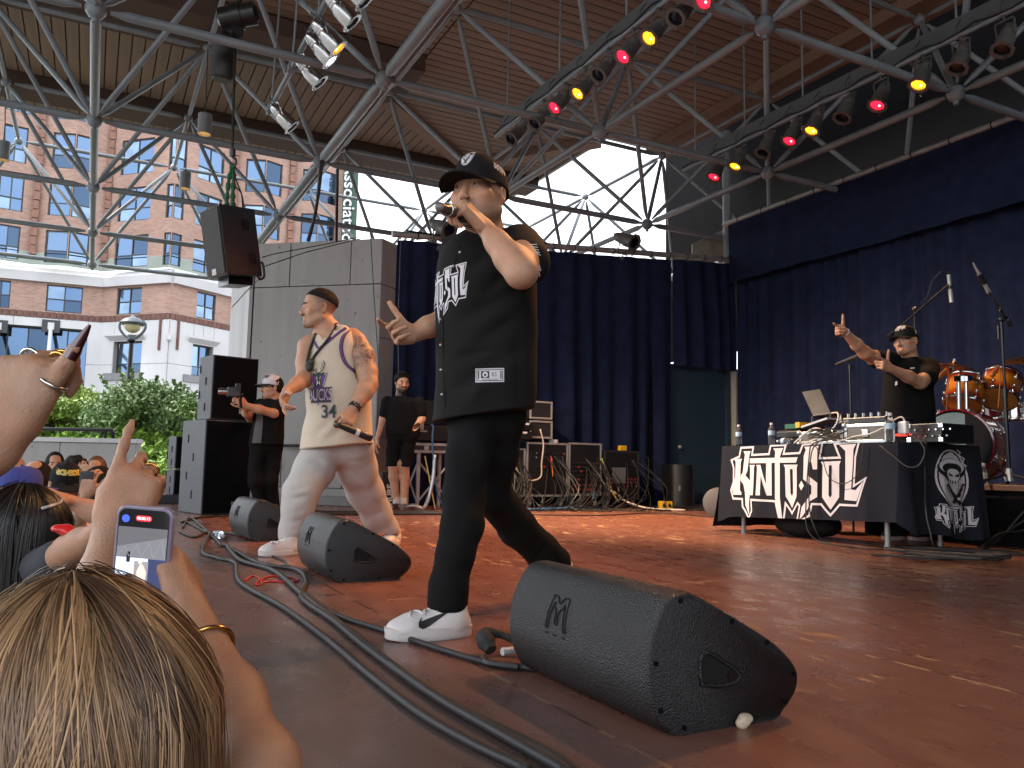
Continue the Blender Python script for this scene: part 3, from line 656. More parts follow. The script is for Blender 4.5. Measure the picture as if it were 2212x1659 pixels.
# ---- harp street lamp
lp = W(267, 990, 25)[:2]; lx, ly = lp
Z = lambda y: CH+(hz(266)-y)/FPX*25
lamp = thing('street_lamp', 'black harp style street lamp with acorn globe in front of the white stone base', 'street lamp', (lx, ly, -1.1))
M_GREYM = mat('lamp_grey', (.10, .115, .13), rough=.45, metal=.3, var=.1)
m = MB(); m.lathe([(.16, -1.1), (.14, 0), (.075, .3), (.07, Z(738)), (.12, Z(737)), (.08, Z(734)), (.16, Z(733)), (.06, Z(731))], (lx, ly, 0), n=12); put('post', m, M_BLKM, lamp, smooth=40)
m = MB()
rt = nrm(V(CR[0], CR[1], 0))
for s in (-1, 1):
    m.tube(spline([V(lx, ly, Z(729))+rt*.05*s, V(lx, ly, Z(722))+rt*.22*s, V(lx, ly, Z(708))+rt*.385*s, V(lx, ly, Z(695))+rt*.4*s, V(lx, ly, Z(688))+rt*.30*s], 5), .038, 6)
m.box(V(lx, ly, Z(726)), (.2, .2, .16)); m.lathe([(.05, Z(731)), (.14, Z(729)), (.09, Z(724))], (lx, ly, 0), n=10); put('harp_arm', m, M_GREYM, lamp, smooth=50)
m = MB(); m.lathe([(.33, Z(698)), (.35, Z(692)), (.30, Z(687)), (.2, Z(683)), (.1, Z(681)), (.05, Z(677)), (.0, Z(675))], (lx, ly, 0), n=16); m.torus((lx, ly, Z(694)), .36, .03, n=20); put('cap', m, M_GREYM, lamp, smooth=40)
m = MB(); m.lathe([(.0, Z(716)), (.12, Z(714)), (.2, Z(709)), (.25, Z(702)), (.25, Z(698.2))], (lx, ly, 0), n=16); put('globe', m, mat('cream_globe', (.5, .45, .25), rough=.25), lamp, smooth=60)
# ---- shrubs
def leaves(pts, nrmv, size, cols, name, mt, asp=1.8):
    n = len(pts); a = RNG.normal(size=(n, 3)); a = nrmv*.55+a*.6; a /= np.linalg.norm(a, axis=1)[:, None]
    t = RNG.normal(size=(n, 3)); t -= a*np.sum(a*t, 1)[:, None]; t /= np.linalg.norm(t, axis=1)[:, None]; b = np.cross(a, t)
    s = size*RNG.uniform(.6, 1.4, (n, 1))
    v = np.concatenate([pts-t*s*.5*asp, pts+b*s*.5, pts+t*s*.5*asp+a*s*.2, pts-b*s*.5], 1).reshape(-1, 3)
    me = bpy.data.meshes.new(name); me.vertices.add(4*n); me.vertices.foreach_set('co', v.ravel()); me.loops.add(4*n); me.loops.foreach_set('vertex_index', np.arange(4*n))
    me.polygons.add(n); me.polygons.foreach_set('loop_start', np.arange(0, 4*n, 4)); me.update(); me.validate()
    ca = me.color_attributes.new('tint', 'FLOAT_COLOR', 'POINT'); c = np.repeat(np.c_[cols, np.ones(n)], 4, 0); ca.data.foreach_set('color', c.ravel()); me.materials.append(mt)
    o = bpy.data.objects.new(name, me); COL.objects.link(o); return o
M_LEAF = mat('leaf', (.08, .12, .04), rough=.55, attr='tint', var=.12, vscale=20)
def shrub(name, label, x, y, d, wpx, hpx, n, col, colv, seed, spikes=14, group=None):
    rr = np.random.default_rng(seed); w = wpx/FPX*d; h = hpx/FPX*d; c = W(x, y, d)
    root = thing(name, label, 'shrub', c, group)
    pts, nr = [], []
    lobes = []
    for _ in range(26):
        a = rr.uniform(0, 2*np.pi); q = rr.uniform(0, 1)**.5*.42; hh = rr.uniform(.25, .8)*(1-q*.8); lobes.append((c+V(math.cos(a)*q*w, math.sin(a)*q*w*.8, hh*h), rr.uniform(.10, .2)*w))
    per = n//len(lobes)
    for L, r in lobes:
        dv = rr.normal(size=(per, 3)); dv /= np.linalg.norm(dv, axis=1)[:, None]; rad_ = r*rr.uniform(.45, 1.08, (per, 1))*(1+.25*np.sin(dv[:, :1]*7+dv[:, 1:2]*5)); pts.append(L+dv*rad_*V(1, 1, .85)); nr.append(dv)
    stem = MB()
    for L, r in lobes: stem.tube([c+V(rr.normal()*.08, rr.normal()*.08, -.3), (c+L)/2+V(0, 0, -.1), L], [.03, .022, .012], 5)
    for _ in range(spikes):
        L, r = lobes[rr.integers(len(lobes))]; b0 = L; tip = L+V(rr.normal()*.25, rr.normal()*.25, 1)*(r+rr.uniform(.25, .6)*h*.32)
        k = 70; tt = rr.uniform(.2, 1, (k, 1)); pts.append(b0+(tip-b0)*tt+rr.normal(size=(k, 3))*.035*(1.3-tt)*w*.4); nr.append(rr.normal(size=(k, 3))); stem.tube([b0, tip], [.012, .004], 4)
    pts = np.vstack(pts); nr = np.vstack(nr); cols = np.array(col)*(1+colv*rr.normal(size=(len(pts), 1))*.5)+np.array([.03, .03, 0])*rr.uniform(0, 1, (len(pts), 1))**3
    put('stem', stem, mat('twig', (.06, .045, .03), rough=.9), root); o = leaves(pts, nr, .055, np.clip(cols, .008, .5), 'foliage', M_LEAF); link_child(o, root)
shrub('shrub', 'tall round dark green shrub in front of the street lamp', 322, 935, 19, 235, 128, 27000, (.20, .30, .13), .35, 1, 26)
shrub('shrub', 'yellow green feathery shrub left of the tall round one', 140, 935, 19, 165, 118, 18000, (.32, .44, .11), .35, 2, 10)
shrub('shrub', 'low green shrub half hidden behind the loudspeaker stack', 440, 920, 18.2, 110, 75, 8000, (.17, .27, .08), .3, 3, 4)
shrub('shrub', 'dark green shrub behind the raised fist at the edge of the bank', -40, 940, 18.5, 170, 120, 7000, (.13, .21, .08), .35, 4, 6)
# ---- spreading junipers: one uncountable mass
n = 900; P_, N_, C_ = [], [], []
for _ in range(n):
    x = RNG.uniform(-60, 455); f_ = RNG.uniform(0, 1); d = 15.2+f_*4.2; z0 = np.interp(d, [13.5, 15.5, 16.5, 19, 23], [-.7, -.45, .1, 1.0, 1.9]); c = bk(x, d, z0+RNG.uniform(.0, .28))
    out = nrm(V(RNG.normal()*.9, -.8+RNG.normal()*.6, .35)); L = RNG.uniform(.25, .6)
    for _k in range(5):
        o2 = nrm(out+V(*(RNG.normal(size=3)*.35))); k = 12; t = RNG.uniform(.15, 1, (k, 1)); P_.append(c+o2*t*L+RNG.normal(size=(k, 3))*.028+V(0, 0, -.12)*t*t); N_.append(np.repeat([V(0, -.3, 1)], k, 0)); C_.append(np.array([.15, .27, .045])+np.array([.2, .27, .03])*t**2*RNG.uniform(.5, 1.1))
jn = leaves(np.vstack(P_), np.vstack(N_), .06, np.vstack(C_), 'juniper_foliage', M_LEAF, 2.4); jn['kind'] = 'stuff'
# ================================================================ soft bodies: one continuous surface grown from a distance field
HR = nrm(V(CR[0], CR[1], 0)); HF = nrm(V(CF[0], CF[1], 0)); UPV = V(0, 0, 1)
class Field:
    def __init__(s, lo, hi, h):
        s.h = h; s.lo = np.asarray(lo, float); s.n = np.ceil((np.asarray(hi, float)-s.lo)/h).astype(int)+1
        s.F = np.full(s.n, .6, np.float32); s.ax = [s.lo[i]+h*np.arange(s.n[i]) for i in range(3)]
    def win(s, lo, hi):
        a = np.clip(np.floor((lo-s.lo)/s.h).astype(int), 0, s.n-1); b = np.clip(np.ceil((hi-s.lo)/s.h).astype(int)+1, 1, s.n)
        if np.any(b <= a): return None, None
        sl = tuple(slice(a[i], b[i]) for i in range(3))
        return sl, (s.ax[0][sl[0]][:, None, None], s.ax[1][sl[1]][None, :, None], s.ax[2][sl[2]][None, None, :])
    def put(s, fn, lo, hi, k=.01, mode='u'):
        pad = .05+2*k; sl, X = s.win(np.asarray(lo)-pad, np.asarray(hi)+pad)
        if sl is None: return s
        d = fn(*X); F = s.F[sl]
        if mode == 'u':
            hh = np.clip(.5+.5*(F-d)/k, 0, 1); s.F[sl] = F*(1-hh)+d*hh-k*hh*(1-hh)
        elif mode == 's':
            hh = np.clip(.5-.5*(F+d)/k, 0, 1); s.F[sl] = F*(1-hh)-d*hh+k*hh*(1-hh)
        elif mode == 'i':
            hh = np.clip(.5-.5*(F-d)/k, 0, 1); s.F[sl] = F*(1-hh)+d*hh+k*hh*(1-hh)
        return s
    def cap(s, a, b, ra, rb=None, k=.01, flat=None, mode='u'):
        rb = ra if rb is None else rb; a = np.asarray(a, float); b = np.asarray(b, float); r = max(ra, rb)
        def fn(x, y, z):
            p = [x-a[0], y-a[1], z-a[2]]; ba = b-a
            if flat is not None:
                n, q = flat; n = nrm(n); g = (1/q-1); dn = p[0]*n[0]+p[1]*n[1]+p[2]*n[2]; p = [p[i]+n[i]*dn*g for i in range(3)]; ba = ba+n*(ba@n)*g
            t = np.clip((p[0]*ba[0]+p[1]*ba[1]+p[2]*ba[2])/(ba@ba+1e-12), 0, 1)
            return np.sqrt((p[0]-ba[0]*t)**2+(p[1]-ba[1]*t)**2+(p[2]-ba[2]*t)**2)-(ra+(rb-ra)*t)
        return s.put(fn, np.minimum(a, b)-r, np.maximum(a, b)+r, k, mode)
    def chain(s, P, k=.02, mode='u', flat=None):
        for (a, ra), (b, rb) in zip(P, P[1:]): s.cap(a, b, ra, rb, k, flat, mode)
        return s
    def ell(s, c, r, R=None, k=.01, mode='u'):
        c = np.asarray(c, float); r = np.asarray(r, float); R = np.eye(3) if R is None else R; m = float(r.max())
        def fn(x, y, z):
            p = [x-c[0], y-c[1], z-c[2]]; q = [p[0]*R[0, i]+p[1]*R[1, i]+p[2]*R[2, i] for i in range(3)]
            k0 = np.sqrt((q[0]/r[0])**2+(q[1]/r[1])**2+(q[2]/r[2])**2); k1 = np.sqrt((q[0]/r[0]**2)**2+(q[1]/r[1]**2)**2+(q[2]/r[2]**2)**2)+1e-9
            return k0*(k0-1)/k1
        return s.put(fn, c-m, c+m, k, mode)
    def rbox(s, c, hf, R, r, k=.01, mode='u'):
        c = np.asarray(c, float); hf = np.asarray(hf, float); m = float(np.linalg.norm(hf))+r
        def fn(x, y, z):
            p = [x-c[0], y-c[1], z-c[2]]; q = [np.abs(p[0]*R[0, i]+p[1]*R[1, i]+p[2]*R[2, i])-hf[i] for i in range(3)]
            return np.sqrt(np.maximum(q[0], 0)**2+np.maximum(q[1], 0)**2+np.maximum(q[2], 0)**2)+np.minimum(np.maximum(q[0], np.maximum(q[1], q[2])), 0)-r
        return s.put(fn, c-m, c+m, k, mode)
    def half(s, p, n, k=.004):
        """keep the side of plane (p, n) that n points away from"""
        p = np.asarray(p, float); n = nrm(n)
        return s.put(lambda x, y, z: (x-p[0])*n[0]+(y-p[1])*n[1]+(z-p[2])*n[2], s.lo, s.lo+s.h*s.n, k, 'i')
    def loft(s, rows, k=.03, e=2.2, yaw=0., mode='u'):
        """rows: (centre, half width, half depth) from bottom to top, upright; side axis = photo right turned by yaw"""
        C = np.array([r[0] for r in rows]); w = np.array([r[1] for r in rows]); d = np.array([r[2] for r in rows]); z_ = C[:, 2]; M_ = rotz(yaw); sd, ft = M_@HR, M_@HF
        m = float(max(w.max(), d.max()))
        def fn(x, y, z):
            cx, cy = np.interp(z, z_, C[:, 0]), np.interp(z, z_, C[:, 1]); W_, D_ = np.interp(z, z_, w), np.interp(z, z_, d)
            a = ((x-cx)*sd[0]+(y-cy)*sd[1])/W_; b = ((x-cx)*ft[0]+(y-cy)*ft[1])/D_
            q = (np.abs(a)**e+np.abs(b)**e)**(1/e); dist = (q-1)*np.minimum(W_, D_)
            return np.maximum(dist, np.maximum(z_[0]-z, z-z_[-1]))
        return s.put(fn, C.min(0)-m*V(1, 1, 0), C.max(0)+m*V(1, 1, 0), k, mode)
    def mesh(s, smooth=1):
        F = s.F; S = F < 0
        c = [S[i:S.shape[0]-1+i, j:S.shape[1]-1+j, k:S.shape[2]-1+k] for i in (0, 1) for j in (0, 1) for k in (0, 1)]
        al = c[0].copy(); an = c[0].copy()
        for q in c[1:]: al &= q; an |= q
        act = an & ~al; I = np.argwhere(act); n = len(I); idx = np.full(act.shape, -1, np.int64); idx[tuple(I.T)] = np.arange(n)
        acc = np.zeros((n, 3)); cnt = np.zeros(n); cor = [(i, j, k) for i in (0, 1) for j in (0, 1) for k in (0, 1)]
        vals = {q: F[I[:, 0]+q[0], I[:, 1]+q[1], I[:, 2]+q[2]].astype(float) for q in cor}
        for q in cor:
            for a in range(3):
                if q[a]: continue
                r = list(q); r[a] = 1; A_, B_ = vals[q], vals[tuple(r)]; m = (A_ < 0) != (B_ < 0); t = np.where(m, A_/(A_-B_+1e-20), 0)
                p = np.array(q, float)[None, :].repeat(n, 0); p[:, a] = t; acc[m] += p[m]; cnt[m] += 1
        v = s.lo+(I+acc/cnt[:, None])*s.h; fs = []
        for a in range(3):
            b, d = [(1, 2), (2, 0), (0, 1)][a]; sh = list(F.shape); 
            lo = [slice(None)]*3; hi = [slice(None)]*3; lo[a] = slice(0, -1); hi[a] = slice(1, None)
            A_, B_ = S[tuple(lo)], S[tuple(hi)]; E = np.argwhere(A_ != B_); E = E[(E[:, b] > 0) & (E[:, d] > 0) & (E[:, b] < sh[b]-1) & (E[:, d] < sh[d]-1)]
            q = []
            for db, dd in ((1, 1), (0, 1), (0, 0), (1, 0)):
                g = E.copy(); g[:, b] -= db; g[:, d] -= dd; q.append(idx[g[:, 0], g[:, 1], g[:, 2]])
            q = np.array(q).T; fl = B_[E[:, 0], E[:, 1], E[:, 2]]; q[fl] = q[fl][:, ::-1]; fs.append(q)
        f = np.vstack(fs); f = f[(f >= 0).all(1)]
        for _ in range(smooth):
            A_ = np.zeros_like(v); ct = np.zeros(len(v))
            for i in range(4):
                for j in (1, 3): np.add.at(A_, f[:, i], v[f[:, (i+j) % 4]]); np.add.at(ct, f[:, i], 1)
            m = ct > 0; v[m] = v[m]*.45+.55*A_[m]/ct[m][:, None]
        return v, f
def vnormals(v, f):
    a = np.cross(v[f[:, 2]]-v[f[:, 0]], v[f[:, 3]]-v[f[:, 1]]); N = np.zeros_like(v)
    for i in range(4): np.add.at(N, f[:, i], a)
    return N/(np.linalg.norm(N, axis=1)[:, None]+1e-12)
def wrinkle(v, f, amp, freq, seed=0, dirn=(0, 0, 1), creases=(), mask=None):
    """cloth folds: warped waves plus drag lines (a, b, width, depth)"""
    r = np.random.default_rng(seed); N = vnormals(v, f); d = np.zeros(len(v)); dirn = nrm(dirn)
    for i in range(4):
        k = nrm(dirn+r.normal(size=3)*.55)*freq*r.uniform(.6, 1.5); w = r.normal(size=3)*freq*.35
        d += np.sin(v@k+r.uniform(0, 6)+1.6*np.sin(v@w+r.uniform(0, 6)))*np.clip(np.sin(v@(r.normal(size=3)*freq*.22)+r.uniform(0, 6))+.3, 0, 1)
    d *= amp/1.6
    if mask is not None: d *= mask(v)
    for a, b, w, dp in creases:
        a, b = np.asarray(a, float), np.asarray(b, float); t = np.clip(((v-a)@(b-a))/((b-a)@(b-a)), 0, 1)[:, None]; q = np.linalg.norm(v-(a+(b-a)*t), axis=1); d += -dp*np.exp(-(q/w)**2)*np.sin(np.pi*np.clip(t[:, 0]*.9+.05, 0, 1))
    return v+N*d[:, None]
def npobj(name, v, f, mt, parent, tint=None, sub=True):
    """numpy quads -> object under parent"""
    me = bpy.data.meshes.new(name); n = len(f); me.vertices.add(len(v)); me.vertices.foreach_set('co', v.ravel()); me.loops.add(4*n); me.loops.foreach_set('vertex_index', f.ravel().astype(np.int32))
    me.polygons.add(n); me.polygons.foreach_set('loop_start', np.arange(0, 4*n, 4, dtype=np.int32)); me.polygons.foreach_set('use_smooth', np.ones(n, bool)); me.update()
    if tint is not None:
        ca = me.color_attributes.new('tint', 'FLOAT_COLOR', 'POINT'); ca.data.foreach_set('color', np.c_[tint, np.ones(len(v))].ravel())
    me.materials.append(mt); o = bpy.data.objects.new(name, me); COL.objects.link(o)
    if parent is not None: link_child(o, parent)
    return o
def bvh_of(v, f): return BVHTree.FromPolygons([tuple(p) for p in v], [tuple(int(i) for i in q) for q in f])
# ---------------------------------------------------------------- anatomy
def hframe(fwd, up=(0, 0, 1)):
    """columns: to the head's own left, forward, up"""
    f = nrm(fwd); up = np.asarray(up, float); u = nrm(up-f*(up@f)); l = np.cross(u, f); return np.array([l, f, u]).T
def head(S, c, R, s=1., k=.012, neck=None, jaw=1., nose=1., ears=True, mouth=.0):
    P = lambda x, y, z: c+R@(V(x, y, z)*s)
    S.ell(P(0, -.014, .043), V(.076, .098, .082)*s, R, k); S.ell(P(0, .026, -.025), V(.064*jaw, .064, .088)*s, R, .025*s)
    for q in (-1, 1):
        S.cap(P(.05*q*jaw, .0, -.055), P(.012*q, .066, -.096), .024*s, .02*s, .02*s); S.ell(P(.044*q, .058, -.018), V(.026, .022, .022)*s, R, .018*s)
        S.cap(P(.012*q, .083, .022), P(.042*q, .068, .024), .011*s, .010*s, .012*s)
    S.ell(P(0, .07, -.096), V(.024, .018, .018)*s, R, .016*s)
    for q in (-1, 1): S.ell(P(.032*q, .096, .003), V(.019, .016, .012)*s, R, .010*s, 's')
    S.cap(P(0, .084, .012), P(0, .106*nose, -.030), .009*s, .0125*s, .010*s); S.ell(P(0, .100, -.037), V(.018, .012, .009)*s, R, .007*s)
    for q in (-1, 1): S.ell(P(.032*q, .080, .003), V(.0145, .0115, .0105)*s, R, .003*s)
    S.cap(P(-.019, .083, -.058), P(.019, .083, -.058), .0065*s, None, .006*s); S.cap(P(-.015, .084, -.071-mouth), P(.015, .084, -.071-mouth), .0075*s, None, .006*s)
    S.cap(P(-.02, .095, -.0645-mouth*.5), P(.02, .095, -.0645-mouth*.5), .0035*s+mouth*.45, None, .003*s, mode='s')
    if ears:
        for q in (-1, 1):
            S.ell(P(.078*q, -.012, -.004), V(.010, .021, .033)*s, R@rotax((0, 0, 1), -.35*q), .006*s); S.ell(P(.086*q, -.006, -.002), V(.006, .010, .018)*s, R, .005*s, 's')
    if neck is not None: S.cap(P(0, -.022, -.055), neck, .056*s, .066*s, .03*s)
def eyes(c, R, s, parent, look=(0, 1, 0), brow=(.03, .018, .012), lid=True):
    for q in (-1, 1):
        p = c+R@(V(.032*q, .0818, .002)*s); m = MB(); m.sph(p, .0103*s, 12, 8); e = put('eye', m, mat('eye_white', (.42, .37, .33), rough=.25), parent, smooth=180)
        g = nrm(R@V(*look)); m = MB(); m.lathe([(.0001, .0107*s), (.0050*s, .0098*s), (.0060*s, .0080*s)], p, g, 10); put('iris', m, mat('iris_brown', (.02, .01, .006), rough=.1), e)
        m = MB(); m.tube([c+R@(V(x*q, y, z)*s) for x, y, z in ((.014, .0945, .021), (.026, .0945, .0265), (.040, .084, .026), (.050, .070, .021))], [.003*s, .0042*s, .0038*s, .0015*s], 6); put('eyebrow', m, mat('dark_hair', (.012, .009, .008), rough=.6), parent, smooth=180)
SKIN = V(.47, .25, .155)
def skin_tint(v, base=SKIN, heads=(), seed=0, tattoo=None):
    r = np.random.default_rng(seed); c = np.repeat(base[None, :], len(v), 0)
    b = sum(np.sin(v@(r.normal(size=3)*fr)+r.uniform(0, 6)) for fr in (18, 30, 60, 90))/4; red = np.clip(sum(np.sin(v@(r.normal(size=3)*fr)+r.uniform(0, 6)) for fr in (25, 45, 70))/3, -1, 1)[:, None]; c = c*(1+.09*b[:, None])*(1+red*np.array([.05, -.06, -.08]))
    for (hc, R, s, beard, goatee) in heads:
        q = ((v-hc)@R)/s
        lip = (q[:, 1] < .104)*np.exp(-(((q[:, 0])/.024)**4+((q[:, 1]-.088)/.02)**4+((q[:, 2]+.0645)/.0125)**4)); c = c*(1-lip[:, None])+c*np.array([.92, .62, .62])*lip[:, None]
        if beard or goatee:
            jawm = (1/(1+np.exp((q[:, 2]+.058+.25*np.maximum(0, .05-np.abs(q[:, 1]))*0)/.006)))*(1/(1+np.exp(-(q[:, 1]-.0)/.012)))*(q[:, 2] > -.16)
            st = np.exp(-((q[:, 0]/.030)**4+((q[:, 1]-.085)/.035)**4+((q[:, 2]+.048)/.011)**4)); jawm = np.maximum(jawm, st)*(1-lip)
            gt = np.exp(-((q[:, 0]/.024)**4+((q[:, 1]-.075)/.04)**4+((q[:, 2]+.093)/.022)**4))*(1-lip)
            near = 1/(1+np.exp(np.clip((q[:, 1]-.1005)/.0025, -30, 30)))*(np.abs(q[:, 0]) < .09); m = np.clip(beard*jawm+goatee*np.maximum(gt, st*.8), 0, 1)*near; c = c*(1-m[:, None])+np.array([.022, .016, .013])*m[:, None]
        ck = np.exp(-(((np.abs(q[:, 0])-.045)/.025)**2+((q[:, 1]-.07)/.03)**2+((q[:, 2]+.02)/.022)**2)); c = c*(1+ck[:, None]*np.array([.1, -.06, -.06]))
    if tattoo is not None: c = tattoo(v, c)
    return np.clip(c, .004, .9)
M_SKIN = mat('skin', (.4, .21, .13), rough=.5, attr='tint', var=.09, vscale=26, sss=.1, bump=.22, bscale=300, spec=.4)
def hand(S, wr, D, N, right=True, s=1., curl=None, spread=.10, thumb=((.55, .75, .25), .25, .35), k=.005, wrist_r=.029, pts=None):
    """wr wrist, D along the hand, N out of the palm; curl: four (a,b,c) bends in radians; thumb: (dir in D,T,N), bends"""
    D = nrm(D); N = nrm(np.asarray(N, float)-D*(np.asarray(N, float)@D)); T = np.cross(D, N) if right else np.cross(N, D); R = np.array([T, D, N]).T
    P = lambda t, d, n: wr+R@(V(t, d, n)*s)
    curl = curl or [(.3, .4, .3)]*4
    S.rbox(P(-.001, .052, 0), V(.030, .034, .005)*s, R, .0095*s, .012*s); S.cap(wr-D*.012*s, P(.004, .03, 0), wrist_r*s, .026*s, .02*s, flat=(N, .72))
    S.cap(P(.022, .02, .006), P(.036, .056, .006), .016*s, .014*s, .012*s); S.cap(P(-.026, .02, .005), P(-.031, .06, .004), .013*s, .012*s, .01*s)
    F = [(.030, .088, .045, .027, .020, .0092), (.0095, .093, .050, .031, .021, .0094), (-.0115, .089, .046, .029, .021, .0090), (-.031, .080, .036, .022, .018, .0080)]
    out = []
    for i, (t, d, l1, l2, l3, r) in enumerate(F):
        b = P(t, d, 0); a = 0; sp = spread*(1.5-i)
        prev = b; pr_ = r*1.12; S.cap(P(t*.8, d-.04, 0), b, .011*s, r*1.15*s, .008*s); S.cap(P(t*.55, d-.06, -.0095), P(t, d-.004, -.0055), .0042*s, .0058*s, .005*s); ch = [b]
        for l, da, rr in ((l1, curl[i][0], r), (l2, curl[i][1], r*.93), (l3, curl[i][2], r*.80)):
            a += da; sp_ = sp*math.cos(min(a, 1.57)); dv = R@V(math.sin(sp_)*math.cos(a), math.cos(a)*math.cos(sp_), math.sin(a)); q = prev+dv*l*s; S.cap(prev, q, pr_*s, rr*s, k*s); prev = q; pr_ = rr; ch.append(q)
        out.append(ch)
    (td, tt, tn), b1, b2 = thumb; dv = nrm(V(tt, td, tn)); b = P(.026, .026, .006); q = b+R@dv*.042*s; S.cap(b, q, .0145*s, .0118*s, .008*s); ch = [b, q]
    ax = nrm(np.cross(R@dv, D*.7+N*.5+1e-6)); prev = q; v_ = R@dv
    for l, bd, rr in ((.034, b1, .0105), (.028, b2, .0088)):
        v_ = rotax(ax, bd)@v_; q = prev+v_*l*s; S.cap(prev, q, .0115*s if l > .03 else .0105*s, rr*s, k*s); prev = q; ch.append(q)
    out.append(ch)
    if pts is not None: pts.extend(out)
    return out
def cap_hat(parent, c, R, s, mt, mt_brim, tilt=0., brim=.072, h=.112, name='cap', w=1., zb=.030):
    """snapback: crown panels, flat brim, button; returns local frame for badges"""
    R = R@rotax((1, 0, 0), tilt); a, b = .0835*s*w, .104*s*w; m = MB(); nu, nv = 36, 9; z0 = zb*s
    def P(x, y, z): return c+R@V(x, y, z)
    def crown(u, v):
        t = 2*math.pi*u; fr = max(0, math.cos(t))     # front panels stand taller
        q = (1-v**(2.3+1.4*fr))**(1/2.2) if v < 1 else 0.
        return P(math.sin(t)*a*q, math.cos(t)*b*q-.008*s, z0+h*s*v*(1-.04*(1-fr)))
    m.grid(crown, nu, nv); hat = put(name, m, mt, parent, smooth=180, rec=True)
    so_ = hat.modifiers.new('thick', 'SOLIDIFY'); so_.thickness = .003
    m = MB(); m.sph(P(0, -.008*s, z0+h*s*.985), .007*s, 8, 5); 
    for k in range(6):
        t0 = (k+.5)/6; m.tube([np.asarray(crown(t0, v))+0*R[:, 2] for v in np.linspace(0, .97, 8)], .0011*s, 4)
    put('seam', m, mt, hat)
    m = MB(); n = 18; top = []; 
    def br(u, v, off=0.):
        t = (u-.5)*2*1.18; e = math.cos(t*.85)**.6 if abs(t*.85) < 1.57 else 0
        x, y = math.sin(t)*(a*1.0+.004*s*v), math.cos(t)*b-.008*s; ext = brim*s*v*e
        return P(x*(1+.10*v), y+ext, z0+.003*s-(x/a)**2*.017*s*v*1.0-.012*s*v+off)
    m.grid(lambda u, v: br(u, v, .0022*s), n, 5); k0 = len(m.v); m.grid(lambda u, v: br(u, v, -.0022*s), n, 5)
    W_ = n+1
    for i in range(n): m.f.append((5*W_+i, 5*W_+i+1, k0+5*W_+i+1, k0+5*W_+i))
    for j in range(5): m.f.append((j*W_, (j+1)*W_, k0+(j+1)*W_, k0+j*W_)); m.f.append((j*W_+n, (j+1)*W_+n, k0+(j+1)*W_+n, k0+j*W_+n))
    put('brim', m, mt_brim, hat, smooth=60)
    return hat, (lambda x, z, off=.002: (lambda t, v: P(0, 0, 0)*0+crown(t/(2*math.pi), v)+R@V(math.sin(t), math.cos(t), .15)*off*s)(x/(a*1.15), z)), R
def hairshell(S2, c, R, s, off=.008, front=.058, low=-.03, k=.01):
    P = lambda x, y, z: c+R@(V(x, y, z)*s)
    S2.ell(P(0, -.014, .043), V(.076+off, .098+off, .082+off)*s, R, k); S2.ell(P(0, -.03, -.005), V(.072+off, .07+off, .06)*s, R, .02*s)
# ---------------------------------------------------------------- flat print laid onto cloth
def shape2d(loops):
    cu = bpy.data.curves.new('s', 'CURVE'); cu.dimensions = '2D'; cu.fill_mode = 'BOTH'
    for lp in loops:
        sp = cu.splines.new('POLY'); sp.points.add(len(lp)-1); sp.use_cyclic_u = True
        for q, (x, y) in zip(sp.points, lp): q.co = (x, y, 0, 1)
    o = bpy.data.objects.new('s', cu); COL.objects.link(o); e = o.evaluated_get(bpy.context.evaluated_depsgraph_get()); me = e.to_mesh()
    v = np.array([tuple(p.co) for p in me.vertices]) if len(me.vertices) else np.zeros((0, 3)); f = [tuple(p.vertices) for p in me.polygons]; e.to_mesh_clear(); bpy.data.objects.remove(o); bpy.data.curves.remove(cu); return v, f
def stroke(pts, w, closed=True):
    """outline ring of a polyline: two loops"""
    P = [V(*p) for p in pts]; n = len(P); A_, B_ = [], []
    for i in range(n):
        p0, p1, p2 = P[i-1] if closed or i else P[i], P[i], P[(i+1) % n] if closed or i < n-1 else P[i]
        d1 = nrm(p1-p0) if np.linalg.norm(p1-p0) > 1e-9 else nrm(p2-p1); d2 = nrm(p2-p1) if np.linalg.norm(p2-p1) > 1e-9 else d1; n1 = V(-d1[1], d1[0]); n2 = V(-d2[1], d2[0]); m = n1+n2; m = nrm(m) if np.linalg.norm(m) > 1e-6 else n1; q = w/2/max(.45, m@n1); A_.append(tuple(p1+m*q)); B_.append(tuple(p1-m*q))
    return [A_, B_] if closed else [A_+B_[::-1]]
def decal(name, vf, fn, mt, parent, grid_=0., off=0.):
    """vf: flat mesh in 2D; fn(x, y, off) -> point on the cloth; grid_ = cell that the print is cut to so that it follows folds"""
    v, f = vf
    if not len(v): return None
    bm = bmesh.new(); bv = [bm.verts.new((p[0], p[1], 0)) for p in v]
    for q in f:
        try: bm.faces.new([bv[i] for i in q])
        except ValueError: pass
    if grid_:
        for a in (0, 1):
            lo, hi = v[:, a].min(), v[:, a].max()
            for g in np.arange(lo+grid_, hi, grid_):
                n = [0, 0, 0]; n[a] = 1; co = [0, 0, 0]; co[a] = g; bmesh.ops.bisect_plane(bm, geom=bm.verts[:]+bm.edges[:]+bm.faces[:], plane_co=co, plane_no=n)
    bm.verts.index_update(); vv = [fn(p.co.x, p.co.y, off) for p in bm.verts]; ff = [tuple(q.index for q in p.verts) for p in bm.faces]; bm.free()
    ok = [p is not None for p in vv]; ff = [q for q in ff if all(ok[i] for i in q)]; base = next((p for p in vv if p is not None), V(0, 0, 0)); vv = [p if p is not None else base for p in vv]
    return put(name, (vv, ff), mt, parent, rec=False)
